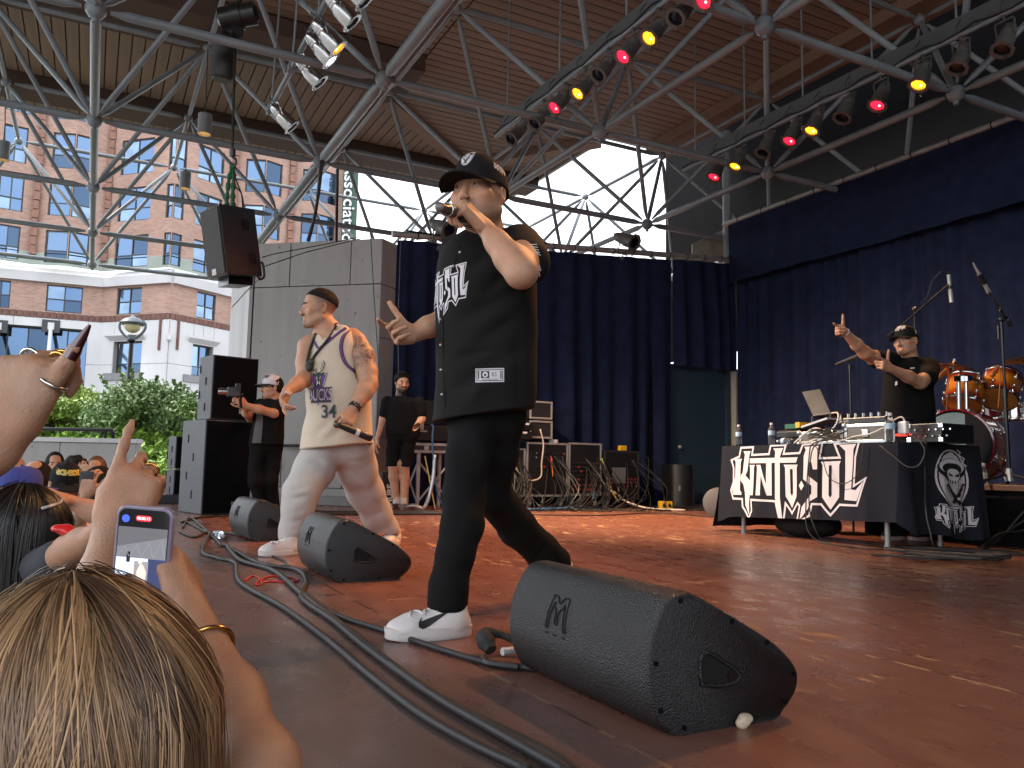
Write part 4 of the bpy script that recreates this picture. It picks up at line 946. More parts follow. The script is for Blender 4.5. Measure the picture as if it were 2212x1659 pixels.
def on_cloth(bvh, org, right, up, nn, dist=.6):
    """printing plane -> cloth, pressed on along -nn"""
    org, right, up, nn = V(*org), V(*right), V(*up), nrm(nn)
    def fn(x, y, off):
        p = org+right*x+up*y+nn*dist; h = bvh.ray_cast(Vector(p), Vector(-nn), dist*2)
        if h[0] is None: return None
        return np.array(h[0])+nn*(.0025+off)
    return fn
M_PRINT = mat('white_print', (.62, .58, .60), rough=.75, var=.04)
# gothic word mark, traced in the units of a 1100-wide view (y down); letters, cut-outs and outer keyline
KS_L = {
 'k': [[(186, 372), (214, 300), (214, 205), (203, 184), (272, 182), (262, 205), (262, 385), (276, 400), (276, 416), (205, 416)], [(284, 133), (352, 133), (340, 155), (322, 262), (306, 290), (352, 330), (346, 470), (360, 548), (312, 484), (304, 400), (290, 348), (264, 322), (264, 292), (282, 272), (298, 155)]],
 'i': [[(340, 222), (390, 222), (381, 240), (381, 417), (346, 417), (346, 240)]],
 'n': [[(403, 222), (442, 222), (494, 345), (494, 207), (482, 187), (550, 187), (539, 207), (539, 417), (500, 417), (449, 290), (449, 417), (411, 417), (411, 240)]],
 't': [[(554, 118), (640, 117), (624, 140), (608, 178), (755, 176), (740, 210), (608, 210), (608, 430), (628, 600), (620, 625), (566, 430), (566, 210), (342, 212), (342, 180), (566, 178), (570, 140)]],
 'o': [[(640, 222), (754, 222), (745, 242), (745, 420), (704, 492), (652, 420), (652, 242)], [(690, 250), (712, 250), (712, 400), (701, 418), (690, 400)]],
 'dot': [[(790, 322), (814, 352), (790, 382), (766, 352)]],
 's': [[(810, 112), (926, 108), (914, 130), (914, 252), (882, 252), (870, 207), (846, 207), (846, 290), (916, 335), (916, 420), (862, 446), (846, 495), (786, 566), (800, 485), (872, 400), (872, 352), (806, 312), (806, 170), (824, 130)]],
 'o2': [[(943, 206), (1088, 202), (1077, 226), (1077, 420), (1018, 495), (956, 420), (956, 226)], [(1004, 228), (1026, 228), (1026, 408), (1015, 424), (1004, 408)]],
 'l': [[(1076, 105), (1196, 100), (1178, 132), (1172, 372), (1204, 376), (1258, 322), (1214, 440), (1122, 434), (1120, 142)]]}
KS_OUT = [(172, 190), (246, 168), (260, 110), (374, 108), (362, 158), (516, 154), (530, 100), (660, 98), (640, 154), (772, 150), (800, 98), (952, 90), (932, 184), (1082, 182), (1042, 98), (1216, 86), (1192, 180), (1190, 352), (1272, 306), (1216, 466), (1082, 464), (1016, 528), (950, 464), (874, 464), (856, 534), (760, 588), (782, 476), (760, 460), (704, 524), (650, 464), (634, 560), (622, 650), (600, 560), (570, 452), (364, 446), (382, 516), (358, 566), (288, 492), (282, 442), (204, 440), (178, 384), (200, 330), (196, 240)]
def wordmark(sc, cx=720., cy=330.):
    """-> list of (flat mesh) in metres, y up, centred"""
    T_ = lambda lp: [((x-cx)*sc, (cy-y)*sc) for x, y in lp]
    return [shape2d([T_(l) for l in loops]) for loops in KS_L.values()]+[shape2d(stroke(T_(KS_OUT), 13*sc))]
def put_wordmark(parent, sc, fn, mt, grid_=0.):
    for k, q in enumerate(wordmark(sc)): decal('print', q, fn, mt, parent, grid_)
# ================================================================ the two rappers
def R_(px, d): return px*d/FPX
def CH_(lst): return [(W(x, y, d), R_(r, d)) for x, y, d, r in lst]
def rows_(lst, d, q=.78):
    out = []
    for xl, xr, y, *dd in lst: w = (xr-xl)/2*d/FPX; out.append((W((xl+xr)/2, y, d), w, (dd[0] if dd else w*q)))
    return sorted(out, key=lambda r: r[0][2])
def hitpx(bvh, x, y, off=.003):
    q = ray(x, y); h = bvh.ray_cast(Vector(CO), Vector(nrm(q)), 60)
    return None if h[0] is None else np.array(h[0])-nrm(q)*off
def bounds(pts, pad=.16):
    P = np.array(pts); return P.min(0)-pad, P.max(0)+pad
M_BLKSHIRT = mat('black_jersey', (.0105, .0095, .0093), rough=.85, var=.12, vscale=12, bump=.12, bscale=500, spec=.2)
M_BLKPANT = mat('black_trousers', (.0075, .0072, .0075), rough=.92, spec=.15, var=.2, vscale=8, bump=.12, bscale=600)
M_WHITE = mat('white_leather', (.66, .62, .60), rough=.45, var=.04, vscale=20, bump=.05, bscale=200)
M_SOLE = mat('white_rubber', (.62, .58, .56), rough=.55, var=.05)
M_BLK = mat('matt_black', (.012, .012, .012), rough=.6)
M_CHROME = mat('chrome', (.6, .6, .62), rough=.12, metal=1, var=0)
M_MIC = mat('mic_black', (.015, .015, .016), rough=.4)
M_MICGREY = mat('mic_grey', (.10, .085, .075), rough=.35, metal=.5)
def shoe(parent, heel, toe, wd=.10, up=None, mt=None, high=.115, hs=.006, laces=True, swoosh=None, sole=.032):
    heel, toe = np.asarray(heel, float), np.asarray(toe, float); L = np.linalg.norm(toe-heel); D = nrm(toe-heel); U = nrm(UPV-D*(UPV@D)) if up is None else up; T = np.cross(D, U); q = L/.30; w = wd/2
    P = lambda d, t, u: heel+D*d*q+T*t+U*u
    lo, hi = bounds([heel, toe], .13)
    S = Field(lo, hi, hs); R = np.array([T, D, U]).T
    S.ell(P(.238, .004, .034), (w*.98, .066*q, .040), R, .01); S.ell(P(.08, 0, .042), (w*.80, .085*q, .045), R, .03); S.cap(P(.07, 0, .05), P(.21, .0, .045), w*.84, w*.74, .03); S.cap(P(.055, 0, .05), P(.052, 0, high-.015), w*.74, w*.70, .02); S.cap(P(.10, 0, .07), P(.075, 0, high-.015), w*.6, w*.6, .025)
    S.half(heel+U*.012, -U)
    v, f = S.mesh(1); up_ = npobj('shoe', v, f, mt or M_WHITE, parent); bv = bvh_of(v, f)
    m = MB(); n = 40; ring = []
    for i in range(n):
        a = 2*math.pi*i/n; x = math.cos(a); y = math.sin(a); d = .15+.157*x; t = w*1.04*np.sign(y)*abs(y)**.75*(1-.10*max(0, -x)); ring.append((d, t))
    for z, g in ((0, .96), (.003, 1.0), (sole*.5, 1.0), (sole, 1.02), (sole+.002, .98)): 
        for d, t in ring: m.v.append(P(.15+(d-.15)*g, t*g, z+max(0, d-.26)*.10))
    for j in range(4): m.f += [(j*n+i, j*n+(i+1) % n, (j+1)*n+(i+1) % n, (j+1)*n+i) for i in range(n)]
    m.f += [tuple(range(n)), tuple(range(4*n, 5*n))]
    put('sole', m, M_SOLE, up_, smooth=50)
    if laces:
        for i in range(5):
            d = .115+.026*i; m = MB(); pts = []
            for t in np.linspace(-.028, .028, 7):
                o = P(d+.012*t/.028*(1 if i % 2 else -1), t, .25); h = bv.ray_cast(Vector(o), Vector(-U), .3); pts.append(np.array(h[0])+U*.002 if h[0] is not None else P(d, t, .08))
            m.tube(pts, .0042, 6); put('lace', m, M_SOLE, up_, smooth=180)
    if swoosh is not None:
        sd = swoosh; pl = [(0, 0), (.10, .030), (.112, .034), (.03, -.018), (.008, -.026), (-.006, -.018), (-.008, -.004), (-.002, .008), (.004, .012)]
        fn = on_cloth(bv, P(.175, 0, .060), -D, U, sd, .3); decal('print', shape2d([pl]), fn, M_BLK, up_, .012)
    return up_, bv
# ---------------------------------------------------------------- rapper with black jersey
p1 = thing('person', 'big rapper in black button jersey and black cap gripping a microphone to his mouth', 'person', onz(1050, 1330))
HC1 = W(1036, 424, 3.08); F1 = nrm(-HF*math.cos(rad(27))-HR*math.sin(rad(27))+UPV*.03); R1 = hframe(F1, UPV-HR*.04); S1 = 1.17
lo, hi = bounds([W(840, 740, 3.2), W(1150, 380, 3.1), W(1128, 595, 2.75), W(1040, 480, 2.7), HC1], .17)
S = Field(lo, hi, .0042)
head(S, HC1, R1, S1, neck=W(1052, 520, 3.12), jaw=1.12)
EL1, WR1 = W(1126, 588, 2.80), W(1047, 491, 2.90)
S.chain([(W(1132, 540, 3.06), .066), (W(1130, 560, 2.92), .060), (EL1, .053)], .03)
S.chain([(EL1, .052), (EL1*.68+WR1*.32, .051), (EL1*.35+WR1*.65, .040), (WR1, .029)], .03)
D1 = nrm(W(1009, 452, 2.87)-WR1); MIC1 = nrm(W(974, 443, 2.70)-W(1046, 470, 2.99)); T1 = -MIC1; T1 = nrm(T1-D1*(T1@D1)); N1 = np.cross(D1, T1)
hand(S, WR1, D1, N1, right=False, s=1.2, curl=[(1.15, 1.45, .7), (1.2, 1.45, .7), (1.25, 1.45, .7), (1.25, 1.4, .7)], spread=.03, thumb=((.75, .35, .55), .3, .5), k=.004)
WR2 = W(893, 720, 3.20)
S.chain([(W(1010, 690, 3.32), .048), (W(960, 694, 3.27), .046), (W(925, 706, 3.23), .039), (WR2, .029)], .03)
hand(S, WR2, W(850, 722, 3.13)-WR2, -HF+UPV*.15-HR*.1, right=True, s=1.08, curl=[(.25, .35, .2), (.75, .9, .4), (.9, 1.1, .5), (1.0, 1.1, .5)], spread=.09, thumb=((.45, .9, .12), -.12, -.1), k=.004)
v, f = S.mesh(1)
npobj('body', v, f, M_SKIN, p1, skin_tint(v, heads=[(HC1, R1, S1, .35, .45)], seed=1))
eyes(HC1, R1, S1, p1)
mb = MB(); a_ = HC1+R1@V(0, -.02, .03)*S1
M_CAPB = mat('black_cap', (.009, .0085, .009), rough=.9, spec=.2, var=.1, vscale=30, bump=.15, bscale=600)
hat, hatp, hatR = cap_hat(p1, HC1, R1, S1, M_CAPB, M_CAPB, tilt=rad(4), brim=.078, h=.122, w=1.03, zb=.016)
def emblem(s, ys=1.):
    """masked figure under a wide hat inside a shield: (colour, flat mesh) list"""
    el = lambda cx, cy, rx, ry, n=28, a0=0, a1=2*math.pi: [(s*(cx+rx*math.cos(a0+(a1-a0)*i/n)), s*(cy+ry*math.sin(a0+(a1-a0)*i/n))) for i in range(n)]
    P = lambda L: [(s*x, s*y) for x, y in L]
    w, b = [], []
    w.append([el(0, 0, .56, .98), el(0, 0, .51, .93)]); w.append([el(0, -.02, .47, .88)])
    b.append([el(0, .33, .50, .36)]); w.append([el(0, .40, .44, .27), el(0, .33, .36, .20)]); b.append([el(0, .14, .30, .30)])
    w.append([el(0, .14, .235, .20)]); 
    for k in range(5): x = -.17+.085*k; w.append([P([(x-.022, .0), (x+.022, .0), (x+.018, -.34), (x-.018, -.34)])])
    b.append([P([(-.19, .20), (-.03, .12), (-.05, .08), (-.16, .09)])]); b.append([P([(.19, .20), (.03, .12), (.05, .08), (.16, .09)])])
    b.append([P([(-.36, -.22), (-.26, -.16), (.18, -.78), (.06, -.84)])]); b.append([P([(.40, -.14), (.28, -.12), (-.16, -.78), (-.06, -.84)])])
    for k in range(3): c = (.30-.12*k, -.26-.19*k); w.append([P([(c[0]-.05, c[1]), (c[0], c[1]+.06), (c[0]+.05, c[1]), (c[0], c[1]-.06)])])
    w.append([el(0, .80, .10, .09)]); w.append([stroke(P([(.22, .98), (.34, .90), (.28, .80), (.46, .70), (.40, .55), (.52, .45)]), .035*s, False)[0]])
    return [('w', shape2d(q)) for q in w], [('b', shape2d(q)) for q in b], 
def put_emblem(parent, s, fn, grid_=0.):
    order = emblem(s)
    seq = []
    wl_, bl_ = order
    # ring, field, hat, brim light, mask, face, teeth, eyes, belts, studs, top
    lay = [(wl_[0], 0), (wl_[1], 0), (bl_[0], 1), (wl_[2], 2), (bl_[1], 3), (wl_[3], 4)]+[(q, 5) for q in wl_[4:9]]+[(bl_[2], 6), (bl_[3], 6), (bl_[4], 7), (bl_[5], 7)]+[(q, 8) for q in wl_[9:12]]+[(q, 2) for q in wl_[12:]]
    for (c, q), z in lay: decal('print', q, (lambda z: lambda x, y, off: fn(x, y, off+z*.0004))(z), M_PRINT if c == 'w' else M_BLK, parent, grid_)
hc = np.array([hatp(0, .42)]); 
def hat_fn(hatp, zc, ks=1.): return lambda x, y, off: hatp(x, min(.98, max(.02, zc+y*ks)), 2.0+off*1000/2)
_c1, _R1b = HC1, hatR
def on_hat(c, R, s, x0=0., z0=.085, nn=None):
    d = [o for o in bpy.data.objects if o.name == hat.name][0]; me = d.data; b = BVHTree.FromPolygons([tuple(p.co) for p in me.vertices], [tuple(q.vertices) for q in me.polygons]); return on_cloth(b, c+R@V(x0, 0, z0)*s, -R[:, 0], nrm(R[:, 2]-R[:, 1]*.25), R[:, 1]+.25*R[:, 2], .4)
def hat_bvh(h): me = h.data; return BVHTree.FromPolygons([tuple(p.co) for p in me.vertices], [tuple(q.vertices) for q in me.polygons])
def hat_print(h, c, R, s, x0=0., z0=.088):
    nn = nrm(R[:, 1]*1.0+.12*R[:, 2]); up = nrm(R[:, 2]-nn*(R[:, 2]@nn)); return on_cloth(hat_bvh(h), c+R@V(x0, 0, z0)*s, -R[:, 0], up, nn, .4)
put_emblem(hat, .045, hat_print(hat, HC1, hatR, S1), .012)
nn = nrm(-R1[:, 0]); 
fn = on_cloth(hat_bvh(hat), HC1+hatR@V(0, .03, .085)*S1, R1[:, 1]*1, R1[:, 2], -hatR[:, 0]*0+hatR[:, 0], .4)
fn = on_cloth(hat_bvh(hat), HC1+hatR@V(0, .012, .072)*S1, hatR[:, 1], hatR[:, 2], hatR[:, 0], .4); put_wordmark(hat, .00007, fn, M_PRINT, .012)
# jersey
SH = Field(*bounds([W(930, 910, 3.12), W(1165, 480, 3.12), W(1140, 560, 2.85)], .2), .0058)
SH.loft(rows_([(930, 1160, 925), (936, 1156, 895), (941, 1158, 860), (942, 1159, 792), (941, 1160, 713), (941, 1161, 660), (942, 1160, 610), (946, 1157, 570), (957, 1146, 540), (975, 1130, 518, .085), (1000, 1104, 503, .065), (1018, 1086, 496, .055)], 3.13, .80), .03, 2.3)
SH.cap(W(1122, 533, 3.10), W(1142, 566, 2.94), .088, .080, .035); SH.cap(W(985, 545, 3.25), W(985, 600, 3.34), .07, .065, .04)
SH.half(W(1141, 571, 2.905), nrm(W(1128, 590, 2.80)-W(1132, 540, 3.06))) if False else None
hp = W(1045, 893, 3.0); SH.half(hp, nrm(-UPV*1.0+HR*.16))
SH.cap(W(1052, 515, 3.12), W(1050, 440, 3.10), .066*1.0, .066, .006, mode='s')
v, f = SH.mesh(2)
cr = [(W(1158, 610, 3.0), W(965, 700, 2.95), .03, .014), (W(1155, 660, 3.0), W(1000, 760, 2.95), .028, .012), (W(1150, 740, 3.0), W(985, 830, 2.95), .03, .012), (W(950, 780, 2.98), W(1090, 750, 2.97), .022, .010), (W(960, 840, 2.98), W(1110, 800, 2.97), .025, .010), (W(1090, 520, 3.0), W(1000, 590, 2.98), .025, .010), (W(1120, 560, 2.98), W(1040, 640, 2.97), .025, .012), (W(948, 720, 2.98), W(1010, 740, 2.95), .016, .008), (W(1000, 890, 3.0), W(1060, 800, 2.97), .03, -.010), (W(1125, 880, 3.0), W(1130, 700, 2.98), .03, .010)]
v = wrinkle(v, f, .0038, 26, 3, (.15, .1, .9), cr)
shirt = npobj('jersey', v, f, M_BLKSHIRT, p1); B1_ = bvh_of(v, f)
AX = W(1050, 650, 3.13)
def on_cyl(bvh, ax, phic, r, z0, tilt=0.):
    def fn(x, y, off):
        a = phic+x*.64/r; d = -HF*math.cos(a)+HR*math.sin(a); p = V(ax[0], ax[1], z0+y+tilt*x)+d*.6; h = bvh.ray_cast(Vector(p), Vector(-d), .8)
        return None if h[0] is None else np.array(h[0])+d*(.003+off)
    return fn
put_wordmark(shirt, .00034, on_cyl(B1_, AX, rad(-58), .185, 1.222, .10), M_PRINT, .014)
for x, y in ((994, 545), (979, 575), (951, 690), (952, 745), (953, 799), (955, 852)):
    h = hitpx(B1_, x, y)
    if h is not None: m = MB(); m.sph(h, .0065, 10, 6); put('button', m, mat('pearl_button', (.35, .36, .36), rough=.15, metal=.6), shirt, smooth=180)
m = MB(); pts = [hitpx(B1_, x, y, .002) for x, y in ((1006, 505), (994, 530), (984, 560), (972, 600), (962, 640), (957, 700), (957, 760), (958, 820), (961, 880))]; m.tube([p for p in pts if p is not None], .002, 4); put('seam', m, M_BLKSHIRT, shirt)
m = MB(); pts = [hitpx(B1_, x, y, .001) for x, y in ((1112, 640), (1116, 700), (1119, 760), (1121, 820), (1123, 862))]; m.tube([p for p in pts if p is not None], .002, 4); put('seam', m, M_BLKSHIRT, shirt)
# stitched label
LB = lambda x, y, off: hitpx(B1_, 1058+x, 810.5-y-x*.02, .003+off)
decal('print', shape2d([[(-31, -15), (31, -15), (31, 15), (-31, 15)]]), LB, M_PRINT, shirt, 8)
decal('print', shape2d([[(-28.5, -12.5), (28.5, -12.5), (28.5, 12.5), (-28.5, 12.5)], [(-27, -11), (27, -11), (27, 11), (-27, 11)]]), lambda x, y, o: LB(x, y, o+.001), M_BLK, shirt, 8)
decal('print', shape2d([[(-19, -6), (-1, -6), (-1, 9), (-19, 9)]]), lambda x, y, o: LB(x, y, o+.001), M_BLK, shirt, 8)
for q in ((-24, 0), (24, 0)): decal('print', shape2d([[(q[0]-1.2, -8), (q[0]+1.2, -8), (q[0]+1.2, 9), (q[0]-1.2, 9)]]), lambda x, y, o: LB(x, y, o+.001), M_BLK, shirt, 8)
decal('print', shape2d([[(-10+6*math.cos(a), 1.5+6.5*math.sin(a)) for a in np.linspace(0, 6.28, 16)]]), lambda x, y, o: LB(x, y, o+.0015), M_PRINT, shirt)
decal('print', shape2d([[(-10+2.5*math.cos(a), 1+3*math.sin(a)) for a in np.linspace(0, 6.28, 10)]]), lambda x, y, o: LB(x, y, o+.002), M_BLK, shirt)
tv, tf = text_mesh('KS', 14, .7); tv[:, 0] += 9.5; tv[:, 1] += 1.5; decal('print', (tv, tf), lambda x, y, o: LB(x, y, o+.0015), M_BLK, shirt)
tv, tf = text_mesh('KINTO SOL X VIDA', 4, 1.0); tv[:, 1] -= 9; decal('print', (tv, tf), lambda x, y, o: LB(x, y, o+.0015), M_BLK, shirt)
# sleeve: white trim bands along the cuff and feather print
def band(pts, w, nm='print'):
    P = []; 
    for (x0, y0), (x1, y1) in zip(pts, pts[1:]): P += [(x0+(x1-x0)*k/5, y0+(y1-y0)*k/5) for k in range(5)]
    P.append(pts[-1]); m = MB(); L = []
    for i, (x, y) in enumerate(P):
        a, b = P[max(0, i-1)], P[min(len(P)-1, i+1)]; d = nrm(V(b[0]-a[0], b[1]-a[1])); n = V(-d[1], d[0])*w/2; A_, B_ = hitpx(B1_, x+n[0], y+n[1], .003), hitpx(B1_, x-n[0], y-n[1], .003)
        if A_ is None or B_ is None: 
            continue
        L.append((A_, B_))
    if len(L) > 1:
        m.add([q for pr2 in L for q in pr2], [(2*i, 2*i+1, 2*i+3, 2*i+2) for i in range(len(L)-1) if np.linalg.norm(L[i][0]-L[i+1][0]) < .04]); put(nm, m, M_PRINT, shirt, rec=False)
band([(1118, 530), (1130, 537), (1145, 549), (1156, 562), (1163, 580), (1166, 597)], 2.5); band([(1124, 531), (1140, 541), (1153, 551), (1162, 566), (1168, 585)], 3.2)
for k in range(5): band([(1136+k*4, 533+k*2), (1146+k*4, 528+k*5), (1160+k*2, 528+k*6)], 1.6)
# trousers
PT = Field(*bounds([W(930, 1300, 2.8), W(1110, 870, 3.2), W(1215, 1215, 3.65)], .14), .006)
PT.chain(CH_([(1026, 905, 3.13, 52), (1013, 985, 3.04, 49), (1002, 1075, 2.96, 44), (1000, 1130, 2.91, 43), (985, 1205, 2.86, 38), (972, 1265, 2.83, 41), (969, 1302, 2.82, 44)]), .03)
PT.chain(CH_([(1074, 905, 3.18, 50), (1073, 985, 3.22, 44), (1062, 1062, 3.27, 42), (1118, 1140, 3.44, 40), (1172, 1190, 3.56, 38), (1196, 1213, 3.62, 39)]), .03)
PT.cap(W(1022, 893, 3.14), W(1082, 893, 3.16), R_(52, 3.1), None, .05)
PT.half(W(969, 1318, 2.82)*1.0, nrm(W(969, 1320, 2.82)-W(976, 1265, 2.83)) if True else -UPV)
c0_ = []
for x0, y0, x1, y1, w, dp in ((955, 1240, 1010, 1228, .012, .009), (945, 1262, 1005, 1250, .010, .008), (935, 1285, 1008, 1278, .010, .009), (960, 1105, 1035, 1090, .015, .008), (965, 1075, 1030, 1060, .014, .006), (1020, 960, 975, 1060, .02, .008), (1080, 985, 1010, 1110, .02, -.008), (960, 1160, 1030, 1150, .014, .005)): c0_.append((W(x0, y0, 2.80), W(x1, y1, 2.80), w*1.3, dp))
for x0, y0, x1, y1 in ((1150, 1215, 1200, 1165), (1165, 1228, 1215, 1182), (1085, 1110, 1120, 1080), (1060, 1090, 1100, 1050)): c0_.append((W(x0, y0, 3.45), W(x1, y1, 3.45), .016, .009))
v, f = PT.mesh(2); v = wrinkle(v, f, .006, 30, 5, (0, .1, 1), c0_); npobj('trousers', v, f, M_BLKPANT, p1)
# shoes
toe1, heel1 = onz(836, 1384), onz(1010, 1372)
shoe(p1, heel1+nrm(heel1-toe1)*.005, toe1, .115, swoosh=nrm(-HF+UPV*.1), high=.13, sole=.038, hs=.0045)
hb_ = V(*(W(1238, 1250, 3.72)[:2]), .05); shoe(p1, hb_, V(*(W(1120, 1250, 3.45)[:2]), .0), .11, up=nrm(V(0, 0, 1)), high=.12, hs=.008, laces=False)
m = MB(); m.cyl(W(1200, 1216, 3.62), W(1216, 1240, 3.66), .045, .04, 12); put('sock', m, mat('white_sock', (.6, .5, .45), rough=.8), p1, smooth=60)
# his microphone
mc = WR1+D1*.088*1.18+N1*.036
mk = thing('microphone', 'grey handheld microphone held at the mouth of the big rapper in black', 'microphone', mc)
m = MB(); m.lathe([(.018, -.03), (.022, 0), (.0225, .09), (.020, .10), (.017, .112), (.017, .15), (.012, .154)], mc, MIC1, 18); put('handle', m, M_MICGREY, mk, smooth=40)
m = MB(); m.lathe([(.018, .028), (.0265, .034), (.0275, .05), (.0275, .055), (.024, .078), (.013, .094), (.001, .098)], mc-MIC1*0, -MIC1, 18); put('grille', m, mat('mic_mesh', (.12, .12, .12), rough=.4, metal=.8, bump=.5, bscale=900), mk, smooth=50)
m = MB(); m.torus(mc+MIC1*.085, .0225, .0035, MIC1, 20, 6); put('ring', m, M_CHROME, mk, smooth=180)
# ---------------------------------------------------------------- rapper in cream basketball jersey
p2 = thing('person', 'rapper in cream basketball jersey, bead necklace and pale trousers in profile', 'person', onz(720, 1190))
HC2 = W(689, 668, 5.48); F2 = nrm(-HR*.90-HF*.42-UPV*.02); R2 = hframe(F2, UPV+HR*.03); S2 = 1.12
S = Field(*bounds([W(598, 870, 5.2), W(812, 930, 5.3), W(690, 620, 5.5), W(780, 740, 5.5)], .16), .0052)
head(S, HC2, R2, S2, neck=W(712, 722, 5.5), jaw=1.08, mouth=.004)
S.cap(W(708, 715, 5.5), W(725, 742, 5.5), .075, .11, .05); S.cap(W(700, 738, 5.5), W(760, 730, 5.55), .065, .07, .05); S.cap(W(672, 742, 5.45), W(720, 735, 5.5), .055, .07, .05)
S.chain([(W(770, 742, 5.5), .076), (W(783, 770, 5.45), .076), (W(793, 805, 5.40), .063), (W(796, 832, 5.36), .053)], .04)
EL2, WL2 = W(797, 830, 5.36), W(762, 886, 5.22)
S.chain([(EL2, .057), (EL2*.7+WL2*.3, .057), (EL2*.35+WL2*.65, .045), (WL2, .031)], .03)
mA, mB = W(742, 922, 5.10), W(803, 947, 5.18); mic2 = nrm(mB-mA)
DW = nrm(W(744, 920, 5.14)-WL2); T2 = nrm(-mic2-DW*(-mic2@DW)); N2 = np.cross(D1*0+DW, T2)
hand(S, WL2, DW, N2, right=False, s=1.1, curl=[(1.1, 1.4, .7)]*4, spread=.03, thumb=((.7, .4, .55), .3, .5))
ER2, WRR = W(656, 820, 5.35), W(620, 846, 5.08)
S.chain([(W(664, 748, 5.45), .066), (W(660, 785, 5.4), .060), (ER2, .050)], .03); S.chain([(ER2, .050), (ER2*.6+WRR*.4, .046), (WRR, .031)], .03)
hand(S, WRR, W(608, 872, 5.0)-WRR, -HF*.2+HR*.9-UPV*.3, right=True, s=1.1, curl=[(.5, .5, .3), (.7, .8, .4), (.8, .9, .4), (.35, .3, .2)], spread=.12, thumb=((.6, .6, .5), .1, .2))
v, f = S.mesh(1)
shc = W(775, 748, 5.42)
def tat(v, c):
    t = np.clip(((v-W(778, 738, 5.45))@nrm(EL2-W(778, 738, 5.45)))/.20, -.3, 2); m = np.clip((t+.25)*6, 0, 1)*np.clip((1.02-t)*7, 0, 1)*(((v-W(748, 760, 5.5))@HR) > 0)
    q = np.sin(v@V(95, 40, 70)+2.2*np.sin(v@V(50, -70, 60))+1.5*np.sin(v@V(-60, 90, 30)))*np.sin(v@V(-50, 80, 90)+2*np.sin(v@V(70, 30, -80)))
    k = np.clip((q-.0)*2.2, 0, 1)*.6+.22; return c*(1-(m*k)[:, None])+np.array([.05, .05, .055])*(m*k)[:, None]
HAIRB = V(.012, .009, .008)
tint = skin_tint(v, heads=[(HC2, R2, S2, .05, .85)], seed=2, tattoo=tat)
q = ((v-HC2)@R2)/S2; fade = 1/(1+np.exp(-((q[:, 2]-.022)+(-.035-q[:, 1])*.45-1.1*np.maximum(0, q[:, 1]-.03))/.020)); fade *= (q[:, 2] > -.04)*(np.linalg.norm(q, axis=1) < .16); tint = tint*(1-fade[:, None]*.93)+HAIRB*fade[:, None]*.93
npobj('body', v, f, M_SKIN, p2, tint); eyes(HC2, R2, S2, p2)
def crop_hair(c, R, s, off, mt, parent, n=(0, .55, -.83), p=(0, .07, .052), hs=.006):
    S = Field(*bounds([c], .17*s), hs); hairshell(S, c, R, s, off); S.half(c+R@(V(*p)*s), R@V(*n), .008); v, f = S.mesh(1); v = wrinkle(v, f, .0012, 220, 8); return npobj('hair', v, f, mt, parent)
M_HAIRK = mat('black_hair', (.009, .008, .007), rough=.8, var=.2, vscale=120, spec=.2)
crop_hair(HC2, R2, S2, .0045, M_HAIRK, p2, n=(0, .34, -.94), p=(0, .076, .082), hs=.004)
M_CREAM = mat('cream_mesh_jersey', (.60, .50, .385), rough=.8, var=.05, vscale=8, bump=.25, bscale=700, sheen=.1)
M_PURP = mat('purple_trim', (.16, .035, .25), rough=.7, var=.08); M_DPURP = mat('dark_trim', (.055, .04, .07), rough=.7); M_GREEN = mat('bottle_green', (.012, .045, .030), rough=.7)
J = Field(*bounds([W(650, 965, 5.4), W(806, 700, 5.5)], .18), .0068)
J.loft(rows_([(648, 812, 985), (652, 808, 960), (655, 806, 930), (664, 803, 893), (664, 800, 856), (662, 792, 820), (661, 783, 790), (662, 776, 765), (668, 772, 745, .11), (680, 764, 725, .085), (694, 758, 711, .07), (708, 750, 703, .06)], 5.47, .74), .03, 2.3)
J.half(W(735, 962, 5.3), nrm(-UPV+HR*.10))
# neck hole with a V front, arm holes
J.cap(W(712, 722, 5.48), W(698, 690, 5.46), .080, .10, .01, mode='s'); J.cap(W(688, 742, 5.28), W(703, 715, 5.38), .022, .05, .01, mode='s')
J.cap(W(796, 735, 5.42), W(798, 800, 5.38), .078, .098, .012, mode='s'); J.cap(W(652, 735, 5.40), W(650, 790, 5.36), .045, .05, .012, mode='s')
v, f = J.mesh(2)
cr = [(W(770, 815, 5.3), W(700, 870, 5.25), .03, .014), (W(780, 830, 5.3), W(720, 900, 5.25), .03, .014), (W(790, 850, 5.3), W(760, 930, 5.28), .03, .012), (W(700, 955, 5.3), W(770, 900, 5.28), .03, .014), (W(675, 940, 5.3), W(720, 905, 5.28), .028, .012), (W(690, 790, 5.3), W(760, 770, 5.3), .03, .006), (W(665, 800, 5.35), W(672, 900, 5.33), .02, .008)]
v = wrinkle(v, f, .0065, 22, 11, (.25, .15, .8), cr); j2 = npobj('jersey', v, f, M_CREAM, p2); B2_ = bvh_of(v, f)
def tape(bv, pts, w, mt, parent, off=.003, n=6):
    P = spline([V(x, y) for x, y in pts], n); L = []; m = MB()
    for i, p in enumerate(P):
        a, b = P[max(0, i-1)], P[min(len(P)-1, i+1)]; d = nrm(b-a); nn_ = V(-d[1], d[0])*w/2; q = [hitpx(bv, *(p+nn_*s), off) for s in (-1, 0, 1)]
        if q[1] is None: continue
        q = [x if x is not None and np.linalg.norm(x-q[1]) < .06 else q[1] for x in q]; L.append(q)
    fs = [(3*i+k, 3*i+k+1, 3*i+k+4, 3*i+k+3) for i in range(len(L)-1) for k in (0, 1) if np.linalg.norm(L[i][1]-L[i+1][1]) < .09]
    if fs: m.add([x for q in L for x in q], fs); put('trim', m, mt, parent, rec=False, smooth=180)
